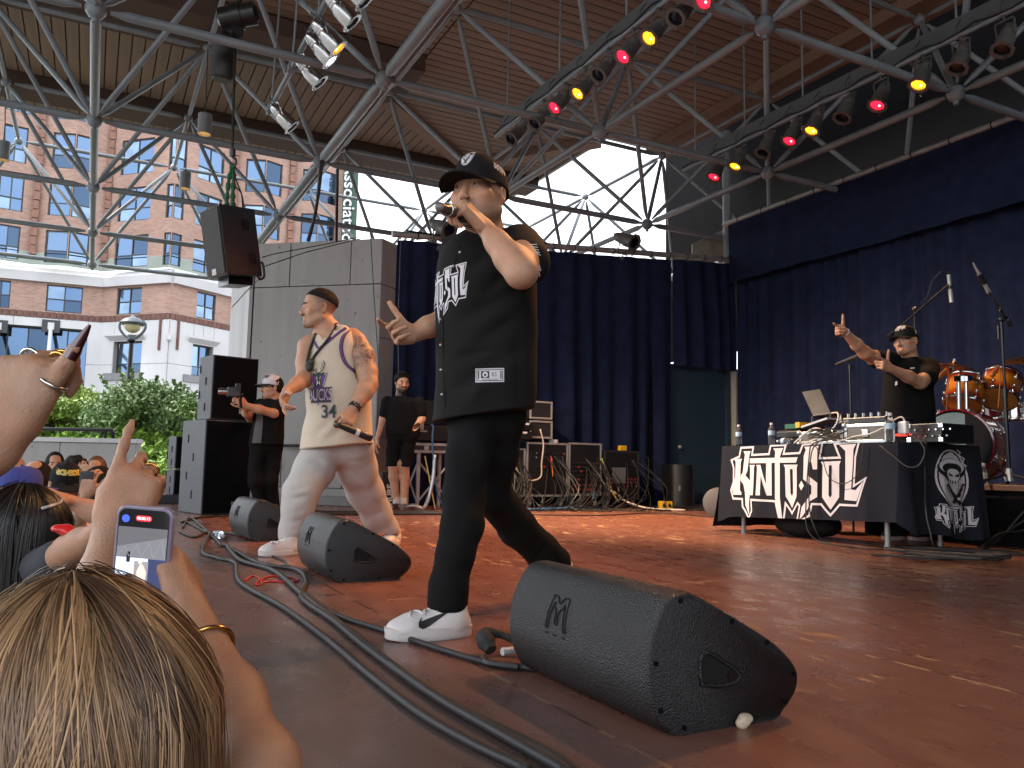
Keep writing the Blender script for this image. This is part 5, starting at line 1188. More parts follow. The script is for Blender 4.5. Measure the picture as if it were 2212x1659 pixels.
for off, w, mt_ in ((0, 5.5, M_DPURP), (1, 2.6, M_PURP)):
    tape(B2_, [(748-off*2, 708+off*2), (730-off, 720), (712, 735), (698, 746), (688, 752), (682, 744), (677, 735)], w, mt_, j2, .004+off*.002)
for dx, w, mt_ in ((0, 3.2, M_DPURP), (3, 3.2, M_PURP), (6, 2.2, M_DPURP)):
    tape(B2_, [(757-dx*.3, 712+dx*.3), (745-dx, 726), (740-dx, 745), (741-dx, 762), (746-dx, 778), (754-dx, 790), (764-dx*.6, 798+dx*.4), (773, 803+dx)], w, mt_, j2, .005)
tape(B2_, [(672, 728), (668, 740), (667, 755)], 3.5, M_PURP, j2, .005)
kx = .2315
def BK(off): return lambda x, y, o: hitpx(B2_, 548.6+kx*x, 603.5+kx*y, .004+off+o)
def bk_shape(loops, mt_, off, g=30): 
    decal('print', shape2d(loops), BK(off), mt_, j2, g)
bk_shape([[(512, 884), (688, 872), (600, 1178)]], M_DPURP, 0); bk_shape([[(520, 890), (680, 879), (600, 1160)]], mat('white_felt', (.66, .62, .55), rough=.8), .001); bk_shape([[(527, 895), (672, 885), (600, 1140)]], M_PURP, .002)
bk_shape([[(512, 1020), (726, 1000), (712, 1050), (720, 1146), (532, 1156)]], M_DPURP, .003); bk_shape([[(552, 1003), (648, 996), (650, 1016), (552, 1024)]], M_PURP, .0035)
# stag: neck, head, ears, antlers
bk_shape([[(566, 1000), (572, 960), (580, 925), (566, 905), (545, 890), (552, 872), (575, 880), (585, 868), (612, 866), (625, 878), (650, 862), (655, 880), (634, 900), (622, 922), (630, 960), (637, 998)]], M_GREEN, .004)
bk_shape([[(578, 905), (590, 915), (590, 938), (598, 962), (608, 962), (614, 938), (612, 915), (624, 900), (612, 940), (618, 990), (606, 968), (597, 970), (582, 992), (588, 945)]], mat('white_felt', (.66, .62, .55)), .005)
for pl, w in (([(585, 872), (570, 855), (558, 838), (552, 812)], 6), ([(572, 856), (584, 845), (583, 826)], 5), ([(612, 868), (634, 850), (652, 822), (656, 790), (648, 756)], 7), ([(648, 830), (634, 808), (632, 780)], 5), ([(632, 852), (622, 838), (620, 820)], 5), ([(656, 800), (662, 785), (660, 765)], 4), ([(562, 846), (556, 850), (548, 836)], 5)): bk_shape(stroke(pl, w, False), M_GREEN, .004, 0)
tv, tf = text_mesh('BUCKS', 118, .60, bold=.9); tv = np.c_[tv[:, 0]+618, 1082-tv[:, 1]*1.25-(tv[:, 0])*.05, tv[:, 2]]; decal('print', (tv, tf), BK(.0055), mat('white_felt', (.66, .62, .55)), j2, 0)
tv, tf = text_mesh('BUCKS', 112, .60, bold=-1.2); tv = np.c_[tv[:, 0]+618, 1082-tv[:, 1]*1.22-(tv[:, 0])*.05, tv[:, 2]]; decal('print', (tv, tf), BK(.0065), mat('lilac_felt', (.30, .17, .36), rough=.8), j2, 0)
for bo, mt_, z in ((6, M_PURP, .004), (3.2, mat('white_felt', (.6, .6, .6)), .005), (1.5, M_GREEN, .006)):
    tv, tf = text_mesh('34', 165, .86, bold=bo); tv = np.c_[tv[:, 0]+696, 1238-tv[:, 1]*1.02+tv[:, 0]*-.02, tv[:, 2]]; decal('print', (tv, tf), BK(z), mt_, j2, 0)
tv, tf = text_mesh('MILWAUKEE', 22, .80, bold=.3); tv = np.c_[tv[:, 0]+600, 1010-tv[:, 1]-tv[:, 0]*.07, tv[:, 2]]; decal('print', (tv, tf), BK(.0045), M_DPURP, j2, 0)
# necklace of black beads with a carved pendant: worn
bead = None
bm_ = bvh_of(np.vstack([v]), f)
body2 = [o for o in p2.children if o.name.startswith('body')][0]
bv_all = BVHTree.FromPolygons([tuple(x.co) for x in body2.data.vertices]+[tuple(x) for x in v], [tuple(q.vertices) for q in body2.data.polygons]+[tuple(int(i)+len(body2.data.vertices) for i in q) for q in f])
nk = None
def beads(pts, parent):
    global bead
    P = spline([V(x, y) for x, y in pts], 12); acc = 0; last = None
    for p in P:
        if last is not None and np.linalg.norm(p-last) < 4.3: continue
        last = p; h = hitpx(bv_all, p[0], p[1], .011)
        if h is None: continue
        if bead is None:
            m = MB(); m.sph((0, 0, 0), .0105, 8, 6); bead = bpy.data.meshes.new('bead'); bead.from_pydata([tuple(q) for q in m.v], [], m.f); bead.materials.append(mat('black_bead', (.018, .02, .018), rough=.18))
            for q in bead.polygons: q.use_smooth = True
        o = bpy.data.objects.new('bead', bead); COL.objects.link(o); o.location = tuple(h); o.rotation_euler = (random.random()*3, random.random()*3, 0); o.scale = (1, 1, random.uniform(.8, 1.1)); link_child(o, parent)
beads([(726, 700), (722, 712), (711, 729), (700, 743), (690, 755), (680, 768), (673, 780), (669, 788)], p2); beads([(681, 722), (675, 738), (670, 753), (666, 768), (664, 780), (666, 790)], p2)
h = hitpx(bv_all, 668, 789, .015); m = MB(); m.sph(h, (.026, .02, .034), 9, 7); m.sph(h+V(.01, -.01, .022), .02, 8, 6); m.sph(h-UPV*.02, .022, 8, 6); put('pendant', m, mat('carved_jade', (.03, .038, .03), rough=.4, bump=.8, bscale=120), p2, smooth=40)
# trousers
M_GREYP = mat('pale_grey_trousers', (.46, .425, .40), rough=.85, var=.06, vscale=10, bump=.12, bscale=500)
PT = Field(*bounds([W(600, 1160, 5.2), W(810, 955, 5.5), W(850, 1165, 6.05)], .13), .0072)
PT.chain(CH_([(702, 968, 5.52, 42), (680, 1012, 5.42, 43), (652, 1060, 5.32, 38), (642, 1100, 5.29, 33), (632, 1140, 5.27, 26), (626, 1158, 5.26, 23)]), .04)
PT.chain(CH_([(760, 965, 5.58, 46), (770, 1010, 5.68, 43), (790, 1060, 5.8, 38), (812, 1110, 5.92, 33), (830, 1140, 6.0, 28), (839, 1160, 6.05, 25)]), .04)
PT.cap(W(700, 962, 5.52), W(758, 962, 5.56), R_(42, 5.5), None, .05); PT.half(W(626, 1168, 5.26), -UPV); PT.half(W(842, 1176, 6.05), nrm(-UPV))
c0_ = [(W(722, 1003, 5.3), W(660, 990, 5.3), .022, .010), (W(725, 1000, 5.3), W(672, 1030, 5.25), .022, .010), (W(735, 1000, 5.4), W(800, 1000, 5.5), .024, .010), (W(738, 1005, 5.4), W(790, 1045, 5.6), .024, .010)]
for x0, y0, x1, y1 in ((625, 1060, 690, 1045), (620, 1080, 680, 1068), (618, 1110, 660, 1100), (612, 1130, 655, 1124), (610, 1148, 645, 1142), (640, 1010, 700, 1030)): c0_.append((W(x0, y0, 5.2), W(x1, y1, 5.2), .018, .009))
for x0, y0, x1, y1 in ((760, 1060, 825, 1050), (775, 1085, 835, 1075), (795, 1118, 845, 1105), (805, 1135, 850, 1124), (812, 1150, 856, 1142)): c0_.append((W(x0, y0, 5.75), W(x1, y1, 5.8), .02, .010))
v, f = PT.mesh(2); v = wrinkle(v, f, .0055, 26, 13, (0, .1, 1), c0_); npobj('trousers', v, f, M_GREYP, p2)
tp, hl = onz(561, 1203), onz(636, 1198); shoe(p2, hl+nrm(hl-tp)*.03, tp, .11, mt=mat('white_grey_mesh', (.58, .56, .54), rough=.7, bump=.2, bscale=300), high=.12, hs=.006, swoosh=None)
tp, hl = V(*(onz(800, 1195)[:2]), 0), V(*(W(856, 1170, 6.15)[:2]), 0); shoe(p2, hl, hl+nrm(V(*(tp-hl)[:2], 0))*.3, .11, high=.12, hs=.008, laces=False)
m = MB(); a = nrm(WL2-EL2); c = WL2-a*.035; m.lathe([(.040, -.022), (.042, -.02), (.042, .02), (.040, .022)], c, a, 20); wb = put('wristband', m, M_BLK, p2, smooth=40)
for k in range(18):
    t = k*.35; x_, y_, _ = basis(a); pc = c+a*random.uniform(-.016, .016)+(x_*math.cos(t)+y_*math.sin(t))*.0425; m = MB(); m.box(pc, (.006, .006, .006)); put('band_bead', m, [M_PRINT, mat('red_bead', (.25, .05, .02)), mat('gold_bead', (.4, .28, .1))][k % 3], wb)
mk = thing('microphone', 'black handheld microphone with white tape held low by the rapper in cream jersey', 'microphone', (mA+mB)/2)
m = MB(); L = float(np.linalg.norm(mB-mA)); m.lathe([(.018, -.03), (.021, .02), (.022, L*.55), (.025, L*.62), (.025, L*.93), (.020, L)], mA, mic2, 18); put('handle', m, M_MIC, mk, smooth=40)
m = MB(); m.lathe([(.0222, L*.42), (.0235, L*.425), (.0235, L*.54), (.0222, L*.545)], mA, mic2, 18); put('tape', m, M_PRINT, mk, smooth=40)
m = MB(); m.sph(mA-mic2*.045, .026, 12, 8); put('grille', m, M_MICGREY, mk, smooth=180)
# ================================================================ videographer, technician, DJ
M_TEE = mat('black_tshirt', (.007, .0065, .0065), rough=.95, var=.15, vscale=10, spec=.15)
M_GTEE = mat('grey_tshirt', (.085, .08, .078), rough=.9, var=.1, vscale=12)
# ---------------------------------------------------------------- videographer in white cap
d = 9.2
p3 = thing('person', 'videographer in white cap and glasses aiming a small camera beside the loudspeaker stack', 'person', V(*W(580, 1000, 9.2)[:2], 0))
HC = W(587, 838, d); F3 = nrm(-HR*.85-HF*.52); R3 = hframe(F3); S3 = 1.12
S = Field(*bounds([W(512, 890, 8.8), W(610, 900, d), HC], .16), .0068)
head(S, HC, R3, S3, neck=W(592, 866, d), jaw=1.08, k=.014)
wl_, wr_ = W(531, 876, 8.8), W(530, 880, 8.85)
S.chain([(W(598, 880, d), .055), (W(592, 893, 9.0), .048), (W(560, 884, 8.88), .045), (wl_, .032)], .03)
S.chain([(W(562, 874, d+.2), .055), (W(541, 903, d), .046), (W(532, 893, 8.95), .042), (wr_, .032)], .03)
hand(S, wl_, W(519, 867, 8.75)-wl_, HF*.6-HR*.3-UPV*.3, False, 1.1, [(.8, 1.1, .5)]*4, .05); hand(S, wr_, W(522, 868, 8.8)-wr_, UPV*.5-HR*.5+HF*.3, True, 1.1, [(.9, 1.1, .5)]*4, .05)
v, f = S.mesh(1); npobj('body', v, f, M_SKIN, p3, skin_tint(v, base=SKIN*1.05, heads=[(HC, R3, S3, .1, .9)], seed=4)); eyes(HC, R3, S3, p3)
crop_hair(HC, R3, S3, .006, M_HAIRK, p3, n=(0, .5, -.86), p=(0, .02, .0))
wh = mat('white_cap', (.60, .56, .60), rough=.8, var=.04); h3, _, hR3 = cap_hat(p3, HC, R3, S3, wh, M_BLK, tilt=rad(2), zb=.026, h=.115)
put_wordmark(h3, .00011, hat_print(h3, HC, hR3, S3, 0, .095), M_BLK, .012)
m = MB()
for q in (-1, 1): m.tube([HC+R3@(V(.032*q+.024*math.cos(a), .098, .002+.017*math.sin(a))*S3) for a in np.linspace(0, 6.28, 13)[:-1]], .0025, 5, closed=True); m.tube([HC+R3@(V(.056*q, .095, .006)*S3), HC+R3@(V(.082*q, .0, .008)*S3)], .0025, 5)
m.tube([HC+R3@(V(-.01, .1, .006)*S3), HC+R3@(V(.01, .1, .006)*S3)], .002, 5); put('glasses', m, M_BLK, p3)
T = Field(*bounds([W(530, 965, d), W(620, 860, d)], .2), .011)
T.loft(rows_([(538, 612, 962), (541, 613, 940), (546, 613, 915), (550, 614, 895), (555, 612, 880), (563, 606, 868), (575, 600, 860, .07)], d, .8), .03)
T.cap(W(602, 876, d), W(595, 890, 9.05), .085, .075, .03); T.cap(W(563, 874, d+.2), W(553, 886, d+.12), .075, .07, .03)
v, f = T.mesh(2); v = wrinkle(v, f, .006, 18, 21, (.1, .1, 1)); o = npobj('shirt', v, f, M_TEE, p3); b3 = bvh_of(v, f)
m = MB(); P = [(557, 872), (558, 890), (556, 910), (552, 935), (549, 957)]; L = []
for (x, y), w in zip(P, (5, 9, 12, 14, 15)): L.append([hitpx(b3, x+w*k-w, y, .012) for k in (0, .67, 1.33, 2)])
for i in range(4): 
    for k in range(3):
        q = [L[i][k], L[i][k+1], L[i+1][k+1], L[i+1][k]]
        if all(x is not None for x in q): m.add(q, [(0, 1, 2, 3)])
if m.f: put('undershirt', m, M_GTEE, p3, smooth=180)
T = Field(*bounds([W(540, 1100, d), W(605, 950, d)], .16), .010)
T.chain(CH_([(560, 965, d, 21), (553, 1010, d, 17), (552, 1040, d-.05, 15), (562, 1085, d, 13), (566, 1108, d, 13)]), .03); T.chain(CH_([(590, 965, d+.1, 21), (586, 1010, d+.1, 18), (584, 1040, d+.05, 17), (588, 1085, d+.1, 14), (590, 1108, d+.1, 14)]), .03)
T.cap(W(562, 955, d), W(590, 955, d+.05), R_(22, d), None, .04); v, f = T.mesh(2); v = wrinkle(v, f, .006, 22, 22); npobj('trousers', v, f, M_BLKPANT, p3)
for x in (566, 590): h_ = V(*W(x, 1000, 9.2)[:2], 0); shoe(p3, h_+nrm(HR)*.1, h_-HR*.2-HF*.05, .10, mt=M_BLK, hs=.012, laces=False)
cg = thing('camera', 'small black video camera on a hand grip held by the man in the white cap', 'camera', W(510, 850, 8.7))
m = MB(); c = W(505, 847, 8.65); Rc = np.array([nrm(-HR*.9-HF*.4), nrm(np.cross(UPV, nrm(-HR*.9-HF*.4))), UPV]).T
m.box(c, (.13, .09, .10), Rc); put('camera_body', m, mat('camera_black', (.02, .02, .022), rough=.35), cg, bev=.008)
m = MB(); m.cyl(c+Rc[:, 0]*.065, c+Rc[:, 0]*.14, .038, .04, 14); m.cyl(c+Rc[:, 0]*.14, c+Rc[:, 0]*.155, .03, n=12); put('lens', m, M_CHROME, cg, smooth=40)
m = MB(); m.tube(spline([c-Rc[:, 0]*.03-UPV*.05, c-Rc[:, 0]*.09-UPV*.02, W(519, 862, 8.7), W(521, 880, 8.75)], 4), .016, 8); m.box(W(514, 838, 8.67), (.05, .09, .09), Rc); m.tube([c+UPV*.05, c+UPV*.07-Rc[:, 0]*.06], .012, 6); put('grip', m, M_BLK, cg, smooth=50)
# ---------------------------------------------------------------- technician
d = 10.75
p4 = thing('person', 'bearded technician in black t-shirt and shorts standing behind the desk with the monitor', 'person', onz(862, 1096))
HC = W(869, 827, d); F4 = nrm(HR*.42-HF*.9-UPV*.12); R4 = hframe(F4); S4 = 1.10
S = Field(*bounds([W(808, 985, d), W(915, 900, d), HC, W(850, 1085, d), W(885, 1085, d)], .14), .0075)
head(S, HC, R4, S4, neck=W(866, 858, d), k=.014)
we = W(815, 948, d-.1)
S.chain([(W(838, 872, d), .06), (W(828, 905, d), .05), (we, .031)], .03); hand(S, we, W(810, 975, d-.1)-we, HR*.9+HF*.2, True, 1.05, [(.3, .3, .2)]*4, .1)
S.chain([(W(905, 872, d), .06), (W(911, 905, d-.05), .05), (W(895, 928, d-.25), .032)], .03)
for xs_ in ([(849, 1000), (850, 1030), (856, 1080)], [(872, 1000), (874, 1030), (872, 1080)]): S.chain([(W(*xs_[0], d), .068), (W(*xs_[1], d+.03), .062), (W(*xs_[2], d), .042)], .03)
v, f = S.mesh(1); npobj('body', v, f, M_SKIN, p4, skin_tint(v, base=SKIN*1.12, heads=[(HC, R4, S4, 1, .9)], seed=5)); eyes(HC, R4, S4, p4)
Sh = Field(*bounds([HC], .2), .008); hairshell(Sh, HC, R4, S4, .016); Sh.ell(HC+R4@V(-.02, .04, .115)*S4, V(.07, .06, .035), R4, .02); Sh.half(HC+R4@V(0, .075, .065)*S4, R4@V(0, .62, -.78), .008); v, f = Sh.mesh(1); v = wrinkle(v, f, .004, 90, 9); npobj('hair', v, f, M_HAIRK, p4)
T = Field(*bounds([W(830, 945, d), W(915, 855, d)], .2), .011)
T.loft(rows_([(833, 908, 942), (834, 908, 925), (835, 909, 900), (835, 910, 880), (838, 908, 868), (850, 892, 859, .08), (856, 880, 855, .065)], d, .62), .03)
T.cap(W(838, 870, d), W(831, 893, d), .085, .078, .03); T.cap(W(905, 870, d), W(910, 893, d-.03), .085, .078, .03)
v, f = T.mesh(2); v = wrinkle(v, f, .005, 18, 31); npobj('shirt', v, f, M_TEE, p4)
T = Field(*bounds([W(838, 1010, d), W(890, 935, d)], .16), .010)
T.chain(CH_([(854, 945, d, 17), (848, 975, d, 14), (846, 1006, d, 13.5)]), .03); T.chain(CH_([(884, 945, d, 17), (880, 975, d, 14), (877, 1004, d, 13.5)]), .03); T.cap(W(855, 938, d), W(885, 938, d), R_(20, d), None, .04); T.half(W(860, 1008, d), -UPV); v, f = T.mesh(2); npobj('shorts', v, f, M_BLKPANT, p4)
for x, dx in ((857, -.14), (872, -.02)):
    h_ = onz(x, 1094); shoe(p4, h_+HF*.1, h_-HF*.17+HR*dx, .10, mt=mat('grey_trainer', (.06, .055, .05), rough=.8), hs=.012, laces=False); m = MB(); m.cyl(V(*W(x, 1080, d)[:2], .09), V(*W(x, 1080, d)[:2], .17), .05, .045, 12); put('sock', m, mat('white_sock', (.6, .5, .45)), p4, smooth=50)
# ---------------------------------------------------------------- DJ
d = 7.55
p5 = thing('person', 'DJ in black t-shirt and black cap pointing with both hands behind the gear table', 'person', V(*W(1965, 950, d)[:2], 0))
HC = W(1958, 738, d); F5 = nrm(-HR*.86-HF*.5); R5 = hframe(F5, UPV-HR*.12); S5 = 1.14
S = Field(*bounds([W(1785, 690, 7.1), W(2015, 835, 7.2), HC, W(1920, 800, 7.0)], .16), .0058)
head(S, HC, R5, S5, neck=W(1966, 778, d), jaw=1.12, mouth=.006)
er, wr = W(1868, 762, 7.3), W(1824, 717, 7.15)
S.chain([(W(1922, 780, d), .075), (W(1890, 774, 7.42), .068), (er, .055)], .03); S.chain([(er, .055), (er*.6+wr*.4, .050), (wr, .032)], .03)
hand(S, wr, W(1800, 711, 7.08)-wr, -HF*.9-HR*.2, True, 1.12, [(.35, .05, .05), (1.1, 1.3, .6), (1.2, 1.35, .6), (1.25, 1.35, .6)], .05, ((.25, .95, .1), -.1, -.1))
el, wl2 = W(1988, 826, 7.25), W(1922, 795, 7.08)
S.chain([(W(2004, 795, d), .075), (W(2000, 815, 7.4), .066), (el, .057)], .03); S.chain([(el, .057), (el*.6+wl2*.4, .052), (wl2, .033)], .03)
hand(S, wl2, W(1896, 780, 7.0)-wl2, HF*.9-HR*.1, False, 1.12, [(-.02, .05, .05), (1.1, 1.3, .6), (1.2, 1.35, .6), (1.25, 1.35, .6)], .05, ((.35, .9, .05), -.1, -.1))
v, f = S.mesh(1); npobj('body', v, f, M_SKIN, p5, skin_tint(v, base=SKIN*1.02, heads=[(HC, R5, S5, .12, .9)], seed=6)); eyes(HC, R5, S5, p5)
crop_hair(HC, R5, S5, .003, M_HAIRK, p5, n=(0, .5, -.86), p=(0, .0, .02))
h5, _, hR5 = cap_hat(p5, HC, R5, S5, M_CAPB, M_CAPB, tilt=rad(3), zb=.024, h=.118)
put_wordmark(h5, .00011, hat_print(h5, HC, hR5, S5, -.01, .09), M_PRINT, .012)
fn = on_cloth(hat_bvh(h5), HC+hR5@V(0, -.01, .07)*S5, -hR5[:, 1], hR5[:, 2], hR5[:, 0]*(1 if hR5[:, 0]@(-HF) > 0 else -1), .4); put_emblem(h5, .026, fn, .012)
T = Field(*bounds([W(1895, 915, d), W(2025, 770, d)], .22), .009)
T.loft(rows_([(1900, 2018, 930), (1903, 2018, 905), (1906, 2016, 870), (1909, 2015, 840), (1911, 2016, 815), (1915, 2017, 800), (1925, 2012, 788), (1940, 1996, 777, .1), (1950, 1982, 772, .075)], d, .66), .03)
T.cap(W(1924, 782, d), W(1893, 775, 7.42), .095, .085, .035); T.cap(W(2005, 795, d), W(2003, 815, 7.38), .098, .09, .035); T.cap(W(1963, 776, d), W(1958, 745, d), .07, .07, .006, mode='s')
v, f = T.mesh(2); cr = [(W(1915, 800, 7.3), W(1940, 900, 7.3), .02, .014), (W(1922, 800, 7.3), W(1960, 890, 7.3), .02, .012), (W(2000, 850, 7.3), W(1950, 900, 7.3), .03, .01)]
v = wrinkle(v, f, .005, 18, 41, (.1, .1, 1), cr); o = npobj('shirt', v, f, M_TEE, p5); b5 = bvh_of(v, f)
for (x, y, w, h_) in ((1936, 828, 2.4, 5), (1971, 795, 5, 1.6)): decal('print', shape2d([[(-w, -h_), (w, -h_*.6), (w, h_), (-w, h_*.6)]]), lambda a, b, o_: hitpx(b5, x+a, y-b, .006), M_PRINT, o)
T = Field(*bounds([W(1900, 920, d), V(*W(1960, 900, d)[:2], .05)], .25), .02); hx = W(1960, 900, d)
for q in (-1, 1): T.chain([(V(hx[0], hx[1], .95)+HR*.1*q, .13), (V(hx[0], hx[1], .5)+HR*.11*q, .09), (V(hx[0], hx[1], .09)+HR*.12*q, .07)], .04)
v, f = T.mesh(1); npobj('trousers', v, f, M_BLKPANT, p5)
for q in (-1, 1): b_ = V(hx[0], hx[1], 0)+HR*.12*q; shoe(p5, b_+V(.09, 0, 0), b_-V(.2, 0, 0), .10, mt=M_BLK, hs=.015, laces=False)
m = MB(); a = nrm(wr-er); m.torus(wr-a*.01, .037, .006, a, 18, 6); put('bracelet', m, M_PRINT, p5, smooth=180)
# ================================================================ loudspeakers, monitors, cases, tables
M_SPK = mat('black_speaker_paint', (.008, .008, .009), rough=.33, spec=.55, var=.12, vscale=5, bump=.55, bscale=260)
M_SPKG = mat('grey_speaker_paint', (.055, .058, .065), rough=.55, var=.08, vscale=4, bump=.3, bscale=220)
M_GRILL = mat('black_grille', (.004, .004, .005), rough=.9, spec=.1, var=.1, bump=.4, bscale=900)
M_RECESS_SHADE = mat('recess_shade', (.003, .003, .003), rough=.9)  # near black: shade inside pockets, slots and grooves put into the colour
M_ALU = mat('aluminium_edge', (.52, .53, .54), rough=.32, metal=.75, var=.1, vscale=12)
M_CABLE = mat('black_cable', (.012, .012, .013), rough=.5, var=.1)
M_BADGE = mat('silver_badge', (.45, .44, .42), rough=.35, metal=.5)
M_PLASTIC = mat('black_plastic', (.008, .008, .009), rough=.35)
# ---- stage monitor wedges
def wedge(name, label, loc, rz, group):
    """base corner (back, near end) at loc; +x nose, +y length"""
    root = thing(name, label, 'stage monitor', loc, group); L = .665; Rz = rotz(rz); P = lambda x, y, z: V(*loc)+Rz@V(x, y, z)
    pr_ = [(.09, .0), (.045, .014), (.018, .055), (.002, .114), (.003, .165), (.010, .208), (.034, .261), (.063, .298), (.098, .309), (.130, .304), (.211, .265), (.295, .221), (.374, .176), (.428, .133), (.451, .10), (.451, .072), (.437, .046), (.405, .018), (.36, .0), (.22, 0)]
    # smooth the outline
    pts = spline([V(a, b, 0) for a, b in pr_]+[V(*pr_[0], 0)], 3)[:-1]; n = len(pts)
    m = MB(); ys = [0, .006, .02, L-.02, L-.006, L]; sc = [.955, .985, 1, 1, .985, .955]; cx, cz = .2, .14
    for y, s_ in zip(ys, sc):
        for p in pts: m.v.append(P(cx+(p[0]-cx)*s_, y, cz+(p[1]-cz)*s_ if p[1] > .012 else p[1]))
    for j in range(5): m.f += [(j*n+i, j*n+(i+1) % n, (j+1)*n+(i+1) % n, (j+1)*n+i) for i in range(n)]
    m.f += [tuple(range(n)), tuple(range(5*n, 6*n))]; put('cabinet', m, M_SPK, root, smooth=50)
    # handle pocket in the end face, its shade a flat dark patch
    for y0, s_ in ((0, -1), (L, 1)):
        hp = [(.148, .104), (.145, .155), (.165, .172), (.215, .146), (.258, .118), (.25, .1), (.2, .096)]
        rim = MB(); rp = [P(.17+(a-.17)*1.0, y0+s_*.001, .115+(b-.115)*1.0) for a, b in hp]; rim.tube(spline(rp+[rp[0]], 3)[:-1], .006, 6, closed=True); hnd = put('handle', rim, M_SPK, root, smooth=180)
        m = MB(); m.add([P(a, y0+s_*.0015, b) for a, b in hp], [tuple(range(len(hp)))]); put('recess_shade_patch', m, M_RECESS_SHADE, hnd)
        m = MB(); m.cyl(P(.236, y0+s_*.002, .115), P(.236, y0+s_*.005, .115), .013, n=12); put('handle_bar', m, M_PLASTIC, hnd)
        for a, b in ((.022, .16), (.09, .29), (.24, .235), (.345, .18), (.43, .10), (.40, .04), (.28, .016), (.10, .016), (.035, .06)):
            m = MB(); m.cyl(P(a, y0+s_*.0, b), P(a, y0+s_*.004, b), .006, n=8); put('screw', m, M_GRILL, root)
    # grille on the slope and engraved mark on the back curve
    m = MB(); g0, g1 = (.145, .298), (.415, .146); nn = V(.102, 0, .14); nn = nn/np.linalg.norm(nn); m.add([P(g0[0]+nn[0]*.002, .03, g0[1]+nn[2]*.002), P(g1[0]+nn[0]*.002, .03, g1[1]+nn[2]*.002), P(g1[0]+nn[0]*.002, L-.03, g1[1]+nn[2]*.002), P(g0[0]+nn[0]*.002, L-.03, g0[1]+nn[2]*.002)], [(0, 1, 2, 3)]); put('grille', m, M_GRILL, root)
    bx_ = spline([V(.030, .03, 0), V(.018, .055, 0), V(.002, .114, 0), V(.003, .165, 0), V(.010, .208, 0), V(.034, .261, 0), V(.063, .298, 0)], 8)
    def back(u, w):      # u along the length (0..L), w height
        zz = [q[1] for q in bx_]; x = np.interp(w, zz, [q[0] for q in bx_]); return P(x-.0012, u, w)
    c0 = (L*.60, .20)     # emblem centre; drawn as channels
    E_ = [[(-.050, -.045), (-.038, .050)], [(-.040, -.045), (-.026, .022), (-.018, .030)], [(-.038, .050), (-.018, .047), (.0, .030), (.018, .047), (.040, .047)], [(.040, .047), (.050, -.045)], [(.040, -.045), (.030, .022), (.020, .028)], [(-.026, .022), (-.006, .006), (-.006, -.028)], [(.026, .022), (.008, .006), (.008, -.028)], [(-.006, -.028), (.008, -.028)]]
    for st in E_:
        m = MB(); q = spline([V(a, b) for a, b in st], 4) if len(st) > 2 else [V(*st[0]), V(*st[0])*.5+V(*st[1])*.5, V(*st[1])]; m.tube([back(c0[0]-p[0]*1.0, c0[1]+p[1]*.9) for p in q], .0021, 4); put('engraved_mark', m, M_RECESS_SHADE, root)
    for a in (-.045, 0, .045): m = MB(); m.tube([back(c0[0]-a+.006, c0[1]-.052), back(c0[0]-a-.006, c0[1]-.052)], .0024, 4); put('engraved_mark', m, M_RECESS_SHADE, root)
    return root
w1 = wedge('stage_monitor', 'big black stage monitor wedge in front of the rapper in black, nearest of three', V(1.10, 1.48, 0), 0, 'stage monitor wedges')
w2 = wedge('stage_monitor', 'black stage monitor wedge at the front foot of the rapper in cream jersey', V(1.05, 4.02, 0), rad(-1), 'stage monitor wedges')
w3 = wedge('stage_monitor', 'black stage monitor wedge below the videographer, farthest along the stage edge', V(1.06, 6.30, 0), rad(3), 'stage monitor wedges')
# ---- tall loudspeaker stack
sa = nrm(V(.97, .25, 0)); sb = nrm(V(-.25, .97, 0))
def spk_box(name, label, o, w, dp, z0, z1, group=None, badge=True, cat='loudspeaker'):
    root = thing(name, label, cat, V(*o[:2], z0), group); R = np.array([sa, sb, UPV]).T; c = V(*o[:2], 0)+sa*w/2+sb*dp/2
    m = MB(); m.box(c+V(0, 0, (z0+z1)/2), (w, dp, z1-z0-.006), R); put('cabinet', m, M_SPKG, root, bev=.008)
    m = MB(); m.box(c-sb*(dp/2+.004)+V(0, 0, (z0+z1)/2), (w-.03, .02, z1-z0-.035), R); put('grille', m, M_GRILL, root)
    if badge: m = MB(); m.box(c-sb*(dp/2+.016)+sa*.08+V(0, 0, z0+.11), (.05, .006, .06), R); put('badge', m, M_BADGE, root)
    for k in range(4): m = MB(); m.box(c-sa*(w/2)-sb*(dp*.05-.18*(k % 2))+V(0, 0, z0+(z1-z0)*(.2+.2*k)), (.012, .02, .09), R); put('rigging_slot', m, M_RECESS_SHADE, root)
    return root
sc_ = V(1.13, 9.68, 0)
spk_box('loudspeaker', 'tall grey sided loudspeaker at the bottom of the stack by the videographer', sc_, .56, .70, 0, 1.06)
spk_box('loudspeaker', 'upper grey sided loudspeaker standing on top of the stack by the videographer', sc_+sa*.05+sb*.02, .54, .40, 1.06, 1.80)
s2 = onz(388, 1088)
for k in range(2): spk_box('loudspeaker', ['lower black column loudspeaker left of the tall stack', 'upper black column loudspeaker left of the tall stack'][k], V(1.10, 12.25, 0)-sa*.05, .45, .30, .12+k*.36, .12+k*.36+.355+(.1 if k else 0), badge=k == 0)
m = MB(); m.box(V(1.0, 12.5, .06), (.7, .5, .12), np.array([sa, sb, UPV]).T); one('plinth', m, M_SPKG, 'low grey plinth under the black column loudspeakers', 'plinth', bev=.01)
